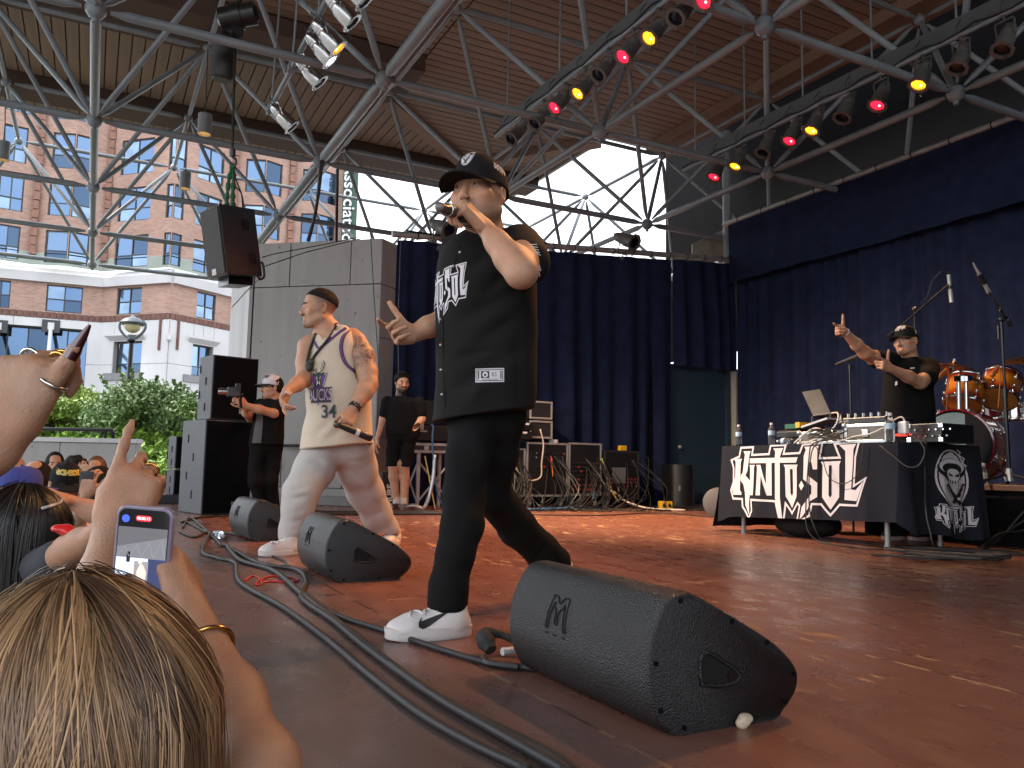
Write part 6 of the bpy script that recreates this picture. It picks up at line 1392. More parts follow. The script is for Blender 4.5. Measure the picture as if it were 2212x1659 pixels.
# ---- flown loudspeaker
d0 = 9.0; C_ = {}
S1_, S2_, S4_, T_ = W(473, 439, d0), W(550, 452, 9.5), W(491, 591.5, d0), W(433, 458, 9.40)
ex, ey, ez = S2_-S1_, T_-S1_, S4_-S1_
fs_ = thing('loudspeaker', 'black flown loudspeaker hanging from a chain under the roof', 'loudspeaker', S4_)
m = MB(); q = [S1_, S2_, S2_+ey, T_-ex*.0]; bev_ = ey*.16
pl = [S1_, S2_, S2_+ey*1.15, S1_+ey*1.15+ex*.18, S1_+ey]; m.prism(pl, (0, 0, 0), tuple(ez)); put('cabinet', m, M_SPK, fs_, bev=.01)
nf = nrm(np.cross(ez, ey)); nf = nf if nf@(S1_-(S1_+ex)) > 0 else -nf
m = MB(); m.prism([S1_+ey*.04+ez*.02+nf*.006, S1_+ey*.96+ez*.02+nf*.006, S1_+ey*.96+ez*.98+nf*.006, S1_+ey*.04+ez*.98+nf*.006], (0, 0, 0), tuple(nf*.012)); put('grille', m, mat('dusty_grille', (.05, .045, .042), rough=.8, bump=.6, bscale=500), fs_)
m = MB(); b = S1_+ey*.55+ez*.93+nf*.02; u_ = nrm(ey)*.055; z_ = nrm(ez)*.035; m.prism([b-u_-z_, b+u_-z_, b+u_+z_, b-u_+z_], (0, 0, 0), tuple(nf*.005)); put('badge', m, mat('pale_badge', (.5, .42, .36), rough=.5), fs_)
ns = nrm(np.cross(ex, ez)); ns = ns if ns@(CO-S1_) > 0 else -ns
for a, b in ((.56, .17), (.66, .66)):
    m = MB(); P_ = [S1_+ex*(a+i)+ez*(b+j)+ns*.002 for i, j in ((0, 0), (.2, .01), (.2, .17), (0, .16))]; m.add(P_, [(0, 1, 2, 3)]); put('handle', m, M_RECESS_SHADE, fs_)
m = MB(); m.prism([S4_+ex*.2+ey*.3, S4_+ex*.9+ey*.3, S4_+ex*.85+ey*.95, S4_+ex*.25+ey*.95], (0, 0, 0), (0, 0, -.09)); put('bracket', m, M_PLASTIC, fs_)
m = MB(); m.tube(spline([S2_+ez*.78+ex*.02, S2_+ez*.85+ex*.06, S2_+ez*1.0+ex*.05, S2_+ez*1.05-ex*.08, S2_+ez*.98-ex*.16], 5), .014, 6); put('cable', m, M_CABLE, fs_, smooth=180)
# hoists, chain, hook, sling
hk = W(503, 352, 9.15)
ho = thing('chain_hoist', 'black chain hoist motor with chain, hook and green sling above the flown loudspeaker', 'chain hoist', W(515, 35, 8.9))
a, b = W(478, 42, 8.9), W(553, 28, 8.9); m = MB(); m.cyl(a, b, .125, n=16); m.cyl(a+(b-a)*.35, a+(b-a)*.6, .145, n=14); m.cyl(b, b+nrm(b-a)*.03, .10, .06, 14); m.cyl(a, a-nrm(b-a)*.04, .1, .05, 12); put('motor', m, M_PLASTIC, ho, smooth=40)
m = MB(); m.box(W(512, 62, 8.9), (.12, .12, .16)); m.cyl(W(516, 10, 8.9), W(518, -20, 8.9), .03, n=8); put('block', m, M_PLASTIC, ho)
a, b = W(508, 66, 8.95), W(502, 325, 9.15); n = 64; cm = MB()
ring = MB(); ring.tube([V(.011*math.cos(t), 0, .024*math.sin(t)) for t in np.linspace(0, 2*math.pi, 9)[:-1]], .0042, 4, closed=True)
rm = bpy.data.meshes.new('link'); rm.from_pydata([tuple(p) for p in ring.v], [], ring.f); rm.materials.append(mat('oily_chain', (.02, .018, .016), rough=.4, metal=.6)); LK = 84
for k in range(LK):
    o = bpy.data.objects.new('link', rm); COL.objects.link(o); o.location = tuple(a+(b-a)*(k+.5)/LK); o.rotation_euler = (0, 0, (k % 2)*1.57); link_child(o, ho)
m = MB(); m.cyl(W(502, 322, 9.15), W(502, 338, 9.15), .035, n=10); m.tube(spline([W(502, 338, 9.15), W(509, 345, 9.15), W(509, 354, 9.15), W(503, 358, 9.15), W(498, 354, 9.15)], 4), .016, 7); put('hook', m, M_PLASTIC, ho, smooth=50)
m = MB()
for s_ in (-1, 1): m.tube(spline([W(503, 356, 9.15), W(500+5*s_, 385, 9.2), W(497+6*s_, 420, 9.2), W(497+7*s_, 446, 9.25)], 5), [.024+.008*math.sin(i*1.9) for i in range(16)], 8)
put('sling', m, mat('green_sling', (.012, .10, .04), rough=.8, var=.3, vscale=40), ho, smooth=180)
m = MB(); m.tube(spline([W(503, 370, 9.15), W(512, 395, 9.2), W(522, 420, 9.25), W(527, 448, 9.3)], 5), .008, 5); m.tube(spline([W(505, 370, 9.15), W(508, 400, 9.2), W(521, 418, 9.25), W(524, 448, 9.3)], 5), .008, 5); put('cable', m, M_CABLE, ho)
h2 = thing('chain_hoist', 'greenish black cylinder hoist hanging end down beside the first hoist', 'chain hoist', W(483, 135, 9.3)); a, b = W(486, 90, 9.3), W(480, 170, 9.3)
m = MB(); m.cyl(a, b, .135, .14, 18); m.cyl(b, b+nrm(b-a)*.02, .12, .10, 16); m.cyl(a-nrm(b-a)*.1, a, .06, .12, 12); put('motor', m, mat('dirty_green_black', (.022, .024, .02), rough=.5, var=.5, vscale=9), h2, smooth=40)
# ---- cables dropping from the roof beside the wall
for pts, nm in (([(692, 345, 10.5), (688, 400, 10.6), (680, 460, 10.8), (664, 520, 11.6)], 'bunch of black cables dropping from the roof node onto the stone wall'), ([(728, 365, 11), (727, 430, 11.1), (726, 520, 11.6)], 'thin pair of black cables dropping straight onto the stone wall top')):
    m = MB()
    for k in range(4 if nm.startswith('bunch') else 2): m.tube(spline([W(x+k*1.6*(1+.5*math.sin(i+k)), y, d) for i, (x, y, d) in enumerate(pts)], 6), .016, 5)
    one('cable', m, M_CABLE, nm, 'cable')
m = MB(); m.tube([W(800, 500, 10.6), W(808, 640, 10.4), W(822, 850, 10.2)], .007, 5); m.tube([W(866, 515, 11.2), W(860, 700, 11), (W(862, 900, 10.8))], .007, 5); one('cable', m, M_CABLE, 'thin black lines hanging down the corner of the stone wall', 'cable')
for (a, b) in (((566, 576, 9.6), (800, 505, 11.0)), ((568, 595, 9.6), (842, 520, 11.2)), ((500, 660, 10), (570, 590, 9.6))):
    pass
m = MB(); m.tube([W(566, 556, 9.6), W(590, 549, 9.9), W(700, 528, 10.8), W(800, 507, 11.3)], .006, 4); m.tube([W(567, 577, 9.6), W(660, 545, 10.4), W(780, 515, 11.2)], .006, 4); m.tube([W(565, 597, 9.6), W(540, 622, 10.4), W(502, 662, 11.6)], .006, 4); one('guy_wire', m, M_CABLE, 'thin wires holding the flown loudspeaker back to the stone wall', 'wire')
# ================================================================ lamps on the bars
M_CAN = mat('grey_lamp_can', (.11, .105, .10), rough=.45, var=.15, vscale=8)
M_SILV = mat('polished_can', (.5, .5, .5), rough=.22, metal=1, var=.1)
def par_can(label, lens, axis, kind, mt, s=1., bar=None, group='lamps on the light bars', dome=False):
    """lens centre, pointing axis; kind: red / amber / off"""
    ax_ = nrm(axis); root = thing('stage_lamp', label, 'stage lamp', lens, group); x, y, _ = basis(ax_); b = lens-ax_*.34*s; r = .088*s
    m = MB(); m.lathe([(.001, 0), (.03*s, .002), (.052*s, .02), (.062*s, .05*s), (.064*s, .09*s), (.070*s, .092*s), (.070*s, .10*s), (.066*s, .102*s), (.067*s, .125*s), (.074*s, .127*s), (.074*s, .135*s), (.070*s, .14*s), (r, .20*s), (r, .325*s), (r*1.04, .328*s), (r*1.04, .34*s), (r*.93, .34*s), (r*.93, .30*s)], b, ax_, 20, caps=False); put('can', m, mt, root, smooth=35)
    n = 8; oc = [lens+ax_*.004+.118*s*(math.cos(math.pi*(2*k+1)/n)*x+math.sin(math.pi*(2*k+1)/n)*y) for k in range(n)]; ic = [lens+ax_*.004+.080*s*(math.cos(math.pi*(2*k+1)/n)*x+math.sin(math.pi*(2*k+1)/n)*y) for k in range(n)]
    m = MB(); v = oc+ic+[p+ax_*.01 for p in oc]+[p+ax_*.01 for p in ic]; m.add(v, [(k, (k+1) % n, n+(k+1) % n, n+k) for k in range(n)]+[(2*n+k, 2*n+(k+1) % n, 3*n+(k+1) % n, 3*n+k) for k in range(n)]+[(k, (k+1) % n, 2*n+(k+1) % n, 2*n+k) for k in range(n)]+[(n+k, n+(k+1) % n, 3*n+(k+1) % n, 3*n+k) for k in range(n)]); put('gel_frame', m, mt, root)
    m = MB(); m.lathe([(.001, .012), (.04*s, .009), (.08*s, 0)], lens-ax_*.012, ax_, 20, caps=False)
    col = {'red': (1., .008, .03), 'amber': (1., .33, .012), 'white': (.8, .9, 1.), 'off': None}[kind]
    M_ = mat('lens_off', (.006, .006, .012), rough=.15) if col is None else mat('lens_'+kind, (.05, .02, .01), rough=.3, emit=col, estr=1.15 if kind == 'red' else 1.0, var=0)
    put('lens', m, M_, root, smooth=180)
    if col is not None:
        m = MB(); m.sph(lens-ax_*.004+x*.012*s-y*.02*s, .014*s, 8, 6); put('filament', m, mat('hot_'+kind, (.1, .05, .02), emit=(1, .62, .25) if kind == 'amber' else (1, .25, .2), estr=3.), root)
    yk = MB(); sd = nrm(np.cross(ax_, UPV)); c = lens-ax_*.16*s
    top = c+UPV*.19*s if bar is None else c+nrm(np.asarray(bar)-c)*.20*s; u_ = nrm(top-c)
    yk.tube([c+sd*.094*s, c+sd*.10*s+u_*.17*s, c+sd*.09*s+u_*.19*s, c-sd*.09*s+u_*.19*s, c-sd*.10*s+u_*.17*s, c-sd*.094*s], .009*s, 5)
    if bar is not None: yk.cyl(top, np.asarray(bar), .012, n=6); yk.box(np.asarray(bar), (.05, .05, .05))
    put('yoke', yk, mt, root)
    m = MB(); m.tube(spline([b, b-ax_*.05+UPV*.06, (np.asarray(bar) if bar is not None else b+UPV*.2)+V(0, .06, -.02), (np.asarray(bar) if bar is not None else b+UPV*.25)+V(0, .12, .02)], 5), .006, 5); put('lead', m, M_CABLE, root); m = MB(); m.tube(spline([lens-ax_*.05-UPV*.08, lens-UPV*.16+x*.03, lens-ax_*.2-UPV*.1], 5), .004, 4); put('safety_loop', m, M_CABLE, root)
    if col is not None:
        L = bpy.data.lights.new('lamp_beam', 'SPOT'); L.energy = SPOT_W[kind]*(3 if mt is M_SILV else 1); L.color = {'white': (1, .84, .66), 'red': (1, .06, .04), 'amber': (1, .6, .3) if mt is M_SILV else (1, .55, .22)}[kind]; L.spot_size = rad(80 if mt is M_SILV else 62); L.spot_blend = .8; L.shadow_soft_size = .08; lo_ = bpy.data.objects.new('lamp_beam', L); COL.objects.link(lo_); lo_.location = tuple(lens+ax_*.02); lo_.rotation_euler = Vector(ax_).to_track_quat('-Z', 'Y').to_euler(); lo_.parent = root; lo_.matrix_parent_inverse = Matrix.Translation(-Vector(root.location))
    return root
SPOT_W = {'red': 45., 'amber': 170., 'white': 210.}
def light_bar(name, label, x, y0, y1, z):
    r = thing(name, label, 'light bar', V(x, y0, z)); m = MB(); m.cyl(V(x-.02, y0, z), V(x-.02, y1, z), .030, n=10); put('pipe', m, M_STEEL, r, smooth=50)
    m = MB(); m.bx((x+.03, y0-.05, z+.07), (x+.10, y1, z+.26)); put('raceway', m, mat('raceway_grey', (.085, .09, .095), rough=.6), r, bev=.006)
    for k in range(6):
        y = y0-.2+(y1-y0+.4)*k/5; m = MB(); m.cyl(V(x+.065, y, z+.2), V(x+.065, y, ZC), .012, n=6); put('hanger', m, M_STEEL, r)
    m = MB(); pp = []
    for k in range(30): y = y0+(y1-y0)*k/29; pp.append(V(x-.05, y, z+.03+.03*math.sin(k*1.9)))
    m.tube(pp, .012, 5); put('cable', m, M_CABLE, r)
    for k in range(12): y = y0+(y1-y0)*(k+.5)/12; m = MB(); m.tube([V(x+.1, y, z+.3), V(x-.05, y, z+.1), V(x-.02, y, z-.04)], .005, 4); put('tie', m, M_CABLE, r)
ZA = 5.05
A_px = [(1520, 2, 'red'), (1460, 39, 'off'), (1402, 82, 'amber'), (1345.5, 122, 'red'), (1292.5, 162, 'off'), (1248, 202, 'amber'), (1197.6, 232.5, 'red'), (1155, 267, 'off'), (1104, 300, 'off')]
light_bar('light_bar', 'long grey light bar of red and amber lamps over mid stage', 5.05, 10.5, 2.6, 5.45)
lbA = ['red lit lamp cut by the top edge of the picture, mid stage bar', 'dark blue unlit lamp highest on the mid stage bar beside the top red one', 'brightest yellow amber lamp high on the mid stage bar', 'red lamp just below the bright yellow one on the mid stage bar', 'dark lamp between a red and an amber one on the mid stage bar', 'amber lamp in the lower half of the mid stage bar', 'lower red lamp of the mid stage bar, next to two dark ones', 'dark lamp after the lower red one on the mid stage bar', 'dark open lamp hanging last on the far end of the mid stage bar']
for (x, y, k), lb in zip(A_px, lbA):
    l_ = onz(x, y, ZA); off = k == 'off'
    par_can(lb, l_, V(-.62, -.12, -.62) if lb.startswith('dark open') else V(-.66, -.05, -.75), k, M_CAN, 1., V(5.03, l_[1]+.03, 5.45))
for k_, yy, lb in (('amber', 5.05, 'amber lamp on the mid stage bar just above the picture edge'), ('red', 4.2, 'red lamp on the mid stage bar beyond the picture edge'), ('amber', 3.4, 'last amber lamp on the near end of the mid stage bar')): par_can(lb, V(4.85, yy, ZA), V(-.66, -.05, -.75), k_, M_CAN, 1., V(5.03, yy+.03, 5.45))  # out-of-view lamps added along the bar to brighten the near floor
B_px = [(1542, 382, 'red'), (1588, 359, 'amber'), (1648, 330, 'off'), (1705, 304, 'red'), (1752.6, 282, 'amber'), (1819, 254, 'off'), (1895, 227, 'red'), (1984, 183, 'amber'), (2067.6, 147, 'off'), (2165, 107, 'off')]
light_bar('light_bar', 'long grey light bar of red and amber lamps over the back of the stage', 8.30, 10.2, 4.2, 5.45)
lbB = ['red lamp last on the far end of the back light bar', 'amber lamp second from the far end of the back light bar', 'dark lamp third from the far end of the back light bar', 'red lamp in the middle of the back bar beside an amber one', 'amber lamp in the middle of the back bar beside a red one', 'dark octagonal lamp in the middle of the back bar', 'red lamp before the brightest amber one on the back bar', 'amber lamp near the close end of the back bar', 'dark lamp beside the close amber one on the back bar', 'big open dark lamp at the close end of the back bar']
for (x, y, k), lb in zip(B_px, lbB):
    l_ = onz(x, y, ZA-.02)
    par_can(lb, l_, V(-.45, .02, -.85), k, M_CAN, 1.05, V(8.28, l_[1]+.02, 5.45))
C_px = [(630, 274, 'off'), (690, 178, 'off'), (714, 130, 'white'), (730, 104, 'amber'), (760, 48, 'off'), (787, 2, 'off')]
lbC = ['lone polished silver lamp at the far end of the front cluster', 'polished silver lamp with a dim red lens in the front cluster', 'polished silver lamp with a blue white lens in the front cluster', 'polished silver lamp with a glowing amber front in the front cluster', 'polished silver lamp near the top edge in the front cluster', 'polished silver lamp cut by the top edge in the front cluster']
cb = thing('light_bar', 'short grey pipe carrying the polished silver lamps', 'light bar', V(1.98, 8, 5.5)); m = MB(); m.cyl(V(1.9, 11.3, 5.42), V(1.9, 6.8, 5.42), .035, n=10); put('pipe', m, M_STEEL, cb, smooth=50)
for k in range(4): m = MB(); m.box(V(1.9, 11.1-k*1.3, 5.42), (.09, .12, .09)); m.cyl(V(1.9, 11.1-k*1.3, 5.42), V(1.95, 11.1-k*1.3, 7.2), .014, n=6); put('hanger', m, M_STEEL, cb)
for (x, y, k), lb in zip(C_px, lbC):
    l_ = onz(x, y, 5.05); par_can(lb, l_, V(.60, -.10, -.60), k, M_SILV, 1.08, V(1.9, l_[1]+.1, 5.42), 'polished lamps of the front cluster')
# floods on the far curtain pipe
for (x, y, lb, X) in ((962, 486, 'small grey flood lamp clamped on the curtain pipe behind the rapper in black', 0), (1362, 512, 'small grey flood lamp hanging on the curtain pipe against the white sky', 1)):
    yy = CY-.15; l_ = ony(x+8, y+12, yy-.2); par_can(lb, l_, V(.25, -.85, -.42), 'off', M_CAN, 1.35, V(l_[0]-.05, CY-.06, l_[2]-.22), 'floods on the curtain pipe')
# pendants
for (x, y0, y1, yt, d, lb) in ((441, 246, 290, 105, 12.4, 'grey cylinder pendant lamp with warm glow nearest the flown loudspeaker'), (399, 372, 408, 258, 15.7, 'grey cylinder pendant lamp lower down in front of the brick building'), (7, 305, 346, 190, 15.2, 'grey cylinder pendant lamp cut by the picture edge')):
    pc = W(x, y1, d); h_ = (y1-y0)*d/FPX; r = thing('pendant_lamp', lb, 'pendant lamp', pc, 'pendant lamps under the roof'); R0 = (14.5 if d < 13 else 11.5)*d/FPX
    m = MB(); m.lathe([(R0*.93, h_*.25), (R0*.93, 0), (R0, 0), (R0, h_), (.01, h_+.005)], pc, (0, 0, 1), 20, caps=False); put('shade', m, mat('pendant_grey', (.20, .21, .22), rough=.5), r, smooth=40)
    m = MB(); m.lathe([(.001, h_*.24), (R0*.92, h_*.24)], pc, (0, 0, 1), 20, caps=False); put('bulb', m, mat('warm_bulb', (.3, .2, .1), emit=(1, .55, .16), estr=1.6), r)
    m = MB(); m.cyl(pc+V(0, 0, h_), W(x+(8 if d < 13 else 5), yt, d), .009, n=6); put('stem', m, M_CABLE, r)
# ================================================================ DJ table
TX0, TX1, TY0, TY1, TZ = 5.60, 6.50, 4.30, 6.30, .84
tb = thing('table', 'long folding table under the dark printed cloth', 'table', (6.05, 5.3, 0))
m = MB(); m.bx((TX0+.01, TY0+.01, TZ-.04), (TX1-.01, TY1-.01, TZ-.004)); put('tabletop', m, M_PLASTIC, tb)
for x, y in ((TX0+.10, TY0+.20), (TX0+.10, TY1-.18), (TX1-.08, TY0+.25), (TX1-.08, TY1-.2)): m = MB(); m.cyl((x, y, 0), (x, y, TZ-.04), .021, n=10); m.cyl((x, y, 0), (x, y, .03), .026, n=10); put('leg', m, M_PIPE, tb, smooth=50)
M_CLOTH = mat('charcoal_cloth', (.017, .018, .025), rough=.95, var=.08, vscale=5, bump=.1, bscale=400, spec=.15)
def cl_front(u, w):        # u: 0..1 from the left end (TY1) to the right end (TY0); w: 0 top .. 1 hem
    y = TY1-u*(TY1-TY0); hem = .15+.07*u-.05*math.exp(-((u-.0)/.05)**2)
    z = TZ-(TZ-hem)*w; f = w*(.012*math.sin(u*23+2*w)+.008*math.sin(u*47+w*3)+.018*math.sin(u*9+1))+.05*w*w*(1-u)*.3
    f += .05*w*math.exp(-((u-1)/.05)**2)*math.sin(w*2)+.03*w*math.exp(-((u-.86)/.03)**2)
    return V(TX0-.005-f-.02*w, y, z)
def cl_side(u, w):         # right end, front to back
    x = TX0+u*(TX1-TX0+.1); z = TZ-(TZ-.10-.03*math.sin(u*6))*w; f = w*(.03*math.sin(u*14+1)+.02*math.sin(u*31)+.05)+.04*w*math.exp(-((u)/.1)**2)
    P = V(x-.02*w*(1-u), TY0-.005-f, z); k = max(0, 1-u/.09); k = k*k*(3-2*k); return P*(1-k)+cl_front(1, w)*k
def cl_left(u, w): 
    x = TX0+u*(TX1-TX0); z = TZ-(TZ-.04)*w; f = w*(.05*math.sin(u*11)+.05)+.10*w*w
    return V(x, TY1+.005+f, z)
m = MB(); m.grid(cl_front, 70, 16); m.grid(cl_side, 34, 16); m.grid(cl_left, 20, 12); m.grid(lambda u, w: V(TX0-.005+u*(TX1-TX0+.0), TY0-.005+w*(TY1-TY0+.01), TZ+.002), 4, 6)
cl = one('tablecloth', m, M_CLOTH, 'charcoal printed cloth draped over the DJ table', 'tablecloth', smooth=60, rec=False)
def on_front(x, y, off): u = .465+x/(TY1-TY0); w = (TZ-.305-y-.56+.02)/(TZ-.18)+.0; w = (.335-y)/(TZ-.18); return cl_front(min(1, max(0, u)), min(1, max(.0, w)))-V(.004+off, 0, 0)
put_wordmark(cl, .00143, on_front, M_PRINT, .03)
def on_side(x, y, off): u = .60+x/(TX1-TX0+.1); w = (.33-y)/(TZ-.11); return cl_side(min(1, max(0, u)), min(1, max(0, w)))-V(0, .004+off, 0)
put_emblem(cl, .235, lambda x, y, off: on_side(x*1.6, y+.06, off*8), .03)
put_wordmark(cl, .00040, lambda x, y, off: on_side(x*1.1, y-.24, off+.012), M_PRINT, .03)
T_ = lambda x, y, z=TZ+.004: V(*onx(x, 950, 6.0)[:2], z)
# ---- bottles
M_PET = mat('clear_plastic', (.75, .8, .85), rough=.06, trans=.92, var=0, spec=.6)
_n, _l, _b = nodes_of(M_PET); _b.inputs['IOR'].default_value = 1.25
M_LABEL = mat('pale_blue_label', (.35, .5, .65), rough=.5, var=.2, vscale=60)
def bottle(label, p, ax=(0, 0, 1), h=.205, group='water bottles'):
    r = thing('water_bottle', label, 'bottle', p, group); q = h/.205
    prof = [(.001, 0), (.028, .002), (.031, .012), (.029, .03), (.031, .036), (.029, .046), (.031, .052), (.029, .062), (.031, .068), (.0315, .10), (.0315, .13), (.030, .145), (.022, .168), (.013, .184), (.0125, .192), (.001, .193)]
    m = MB(); m.lathe([(a*q, b*q) for a, b in prof], p, ax, 20, caps=False); put('bottle_body', m, M_PET, r, smooth=180)
    m = MB(); m.lathe([(.0318*q, .092*q), (.0322*q, .094*q), (.0322*q, .132*q), (.0318*q, .134*q)], p, ax, 20, caps=False); put('bottle_label', m, M_LABEL, r, smooth=180)
    m = MB(); m.lathe([(.0145*q, .188*q), (.0145*q, .206*q), (.012*q, .208*q), (.001, .208*q)], p, ax, 14); put('bottle_cap', m, M_PRINT, r, smooth=40)
    return r
bx_ = lambda x, X: V(*onx(x, 955, X)[:2], TZ+.004)
bottle('standing water bottle alone at the far left end of the DJ table', bx_(1596, 5.70))
bottle('standing water bottle in front of the black controller on the DJ table', bx_(1667, 5.70))
bottle('standing water bottle in front of the big flight case, beside the white power adapter', bx_(1924, 5.66), h=.23)
bl_ = bx_(1712, 5.67)+V(0, 0, .032); bottle('water bottle lying on its side on the DJ table', bl_, nrm(V(.03, 1, 0)), .19)
bottle('small water bottle lying on the stage floor near the cables', onz(466, 1153, .034), nrm(onz(488, 1159, .034)-onz(466, 1153, .034)), .20)
# ---- gear
R3_ = lambda a: rotz(a)
def ybox(name, label, cat, x0p, x1p, X, dx, z0, z1, mt, bev=.006, rz=0.):
    a, b = onx(x0p, 940, X), onx(x1p, 940, X); r = thing(name, label, cat, V(X+dx/2, (a[1]+b[1])/2, z0)); m = MB(); m.bx((X, min(a[1], b[1]), z0), (X+dx, max(a[1], b[1]), z1)); put('body', m, mt, r, bev=bev); return r, (max(a[1], b[1]), min(a[1], b[1]))
def trim_case(r, X, ys, z0, z1, dx, dark):
    """flight case: laminate panel framed by aluminium edges, ball corners and a latch"""
    y1, y0 = ys
    for z in (z0+.014, z1-.014): m = MB(); m.bx((X-.006, y0-.004, z-.014), (X+dx+.004, y1+.004, z+.014)); put('edge', m, M_ALU, r, bev=.003)
    for y in (y0+.012, y1-.012): m = MB(); m.bx((X-.005, y-.014, z0+.028), (X+.02, y+.014, z1-.028)); put('edge', m, M_ALU, r)
    for y in (y0, y1):
        for z in (z0+.01, z1-.01): m = MB(); m.sph((X-.004, y, z), .024, 8, 6); put('ball_corner', m, M_ALU, r, smooth=180)
    m = MB(); m.bx((X-.012, (y0+y1)/2-.03, (z0+z1)/2-.03), (X-.004, (y0+y1)/2+.03, (z0+z1)/2+.03)); put('latch', m, M_ALU, r, bev=.003)
z0 = TZ+.004
r, ys = ybox('flight_case', 'low silver edged flight case under the laptop on the DJ table', 'flight case', 1727, 1822, 5.80, .40, z0, z0+.12, mat('case_grey', (.12, .12, .115), rough=.6)); trim_case(r, 5.80, ys, z0, z0+.12, .40, 0)
r, ys = ybox('flight_case', 'larger silver edged flight case carrying the mixer on the DJ table', 'flight case', 1825, 1918, 5.76, .46, z0, z0+.165, mat('case_grey', (.12, .12, .115))); trim_case(r, 5.76, ys, z0, z0+.165, .46, 0)
mx_, ys = ybox('mixer', 'black DJ mixer with white fader caps on the flight case', 'mixer', 1806, 1914, 5.80, .36, z0+.167, z0+.225, M_PLASTIC, .01)
for k in range(13):
    y = ys[0]-.02-(ys[0]-ys[1]-.04)*k/12; m = MB(); m.cyl((5.84+.06*(k % 2), y, z0+.225), (5.84+.06*(k % 2), y, z0+.262), .009, .007, 8); put('knob', m, M_PRINT if k % 3 else M_BADGE, mx_)
tv, tf = text_mesh('Numark', .028, 1.); decal('print', (tv, tf), lambda x, y, o: V(5.798, ys[0]-.09-x, z0+.196+y), M_PRINT, mx_)
ct, ys = ybox('controller', 'black wedge controller with green and yellow tops behind the bottle', 'controller', 1676, 1724, 5.84, .35, z0+.07, z0+.135, M_PLASTIC, .01)
m = MB(); m.prism([V(5.84, ys[1], z0+.137), V(6.19, ys[1], z0+.137), V(6.19, ys[1], z0+.21)], (0, 0, 0), (0, ys[0]-ys[1], 0)); put('slope', m, M_PLASTIC, ct, bev=.006)
m = MB(); m.bx((5.90, ys[1]+.06, z0+.16), (6.08, ys[1]+.22, z0+.205)); put('panel', m, mat('green_panel', (.01, .09, .045), rough=.5), ct); m = MB(); m.bx((5.86, ys[1]+.0, z0+.165), (6.0, ys[1]+.05, z0+.215)); put('button', m, mat('yellow_paint', (.60, .33, .015), rough=.5), ct)
m = MB(); m.bx((5.87, ys[1]+.02, z0), (6.17, ys[0]-.02, z0+.07)); put('foot', m, M_PLASTIC, ct)
lt = thing('laptop', 'dark laptop standing open on a folding stand above the flight case', 'laptop', onx(1790, 900, 5.95)); 
q = [onx(1732, 846.5, 6.12), onx(1771, 840, 6.16), onx(1794.5, 892, 6.02), onx(1755.5, 897, 5.98)]; n_ = nrm(np.cross(q[1]-q[0], q[3]-q[0])); m = MB(); m.prism(q, (0, 0, 0), tuple(n_*.008)); put('screen', m, mat('laptop_grey', (.055, .055, .06), rough=.4, metal=.3), lt, bev=.003)
q2 = [q[3], q[2], q[2]+V(.24, -.10, -.02), q[3]+V(.24, -.10, -.02)]; m = MB(); m.prism(q2, (0, 0, -.012), (0, 0, 0)); put('keyboard_base', m, M_PLASTIC, lt, bev=.003)
stnd = MB(); 
for y in (0, 1): a = q[3] if y == 0 else q[2]; stnd.tube([a-V(0, 0, .01), a-V(.03, 0, .16), a+V(.12, 0, -.165)], .009, 6); stnd.tube([a-V(0, 0, .012), a+V(.2, -.08, -.03)], .009, 6)
put('stand', stnd, M_PLASTIC, lt)
m = MB(); q = [onx(1730, 925, 5.82), onx(1786, 906, 5.82)]; m.prism([q[0], q[1], q[1]+V(.18, 0, 0), q[0]+V(.18, 0, 0)], (0, 0, 0), (0, 0, .02)); one('tablet', m, mat('pale_tablet', (.45, .47, .5), rough=.3), 'pale tablet tilted against the laptop stand', 'tablet', bev=.003)
a = bx_(1953, 5.72); m = MB(); m.box(a+V(0, 0, .115), (.05, .078, .10)); one('power_adapter', m, mat('white_plastic', (.7, .66, .64), rough=.3), 'white cube power adapter leaning on the rack unit', 'power adapter', bev=.01)
ru, ys = ybox('rack_unit', 'black rack unit with chrome corners at the right end of the DJ table', 'rack unit', 1965, 2034, 5.85, .40, z0, z0+.15, M_PLASTIC)
for y in ys:
    for z in (z0+.02, z0+.13): m = MB(); m.box((5.85, y, z), (.03, .04, .035)); put('corner', m, M_CHROME, ru, bev=.004)
for k in range(12): m = MB(); m.cyl((5.845, ys[0]-.03-.03*k, z0+.05+.05*(k % 2)), (5.835, ys[0]-.03-.03*k, z0+.05+.05*(k % 2)), .007, n=8); put('knob', m, M_CHROME if k % 2 else M_BADGE, ru)
m = MB(); m.box((5.75, ys[0]-.02, z0+.06), (.06, .1, .02)); put('switch', m, mat('red_switch', (.5, .02, .015), rough=.4, emit=(1, .05, .03), estr=.4), ru)
# cables over the table
def cab(label, pts, r=.006, mt=None, n=6, cat='cable', group=None):
    m = MB(); m.tube(spline(pts, n), r, 6); return one('cable', m, mt or M_CABLE, label, cat, group, smooth=180)
M_WCAB = mat('white_cable', (.62, .56, .50), rough=.5)
fx = lambda x, y, X=5.56: onx(x, y, X)
cab('white cable curling from the laptop over the flight case', [fx(1797, 892, 5.9), fx(1810, 893, 5.8), fx(1807, 915, 5.75), fx(1790, 930, 5.72), fx(1760, 925, 5.72), fx(1735, 940, 5.7), fx(1715, 958, 5.66)], .007, M_WCAB)
cab('white cable looping across the front of the big flight case', [fx(1745, 955, 5.68), fx(1780, 944, 5.72), fx(1815, 952, 5.70), fx(1845, 943, 5.70), fx(1880, 937, 5.70), fx(1915, 921, 5.70)], .007, M_WCAB)
cab('white cable arching out of the cube power adapter', [fx(1954, 911, 5.72), fx(1952, 904, 5.72), fx(1945, 901, 5.72), fx(1930, 908, 5.74), fx(1915, 916, 5.76)], .007, M_WCAB)
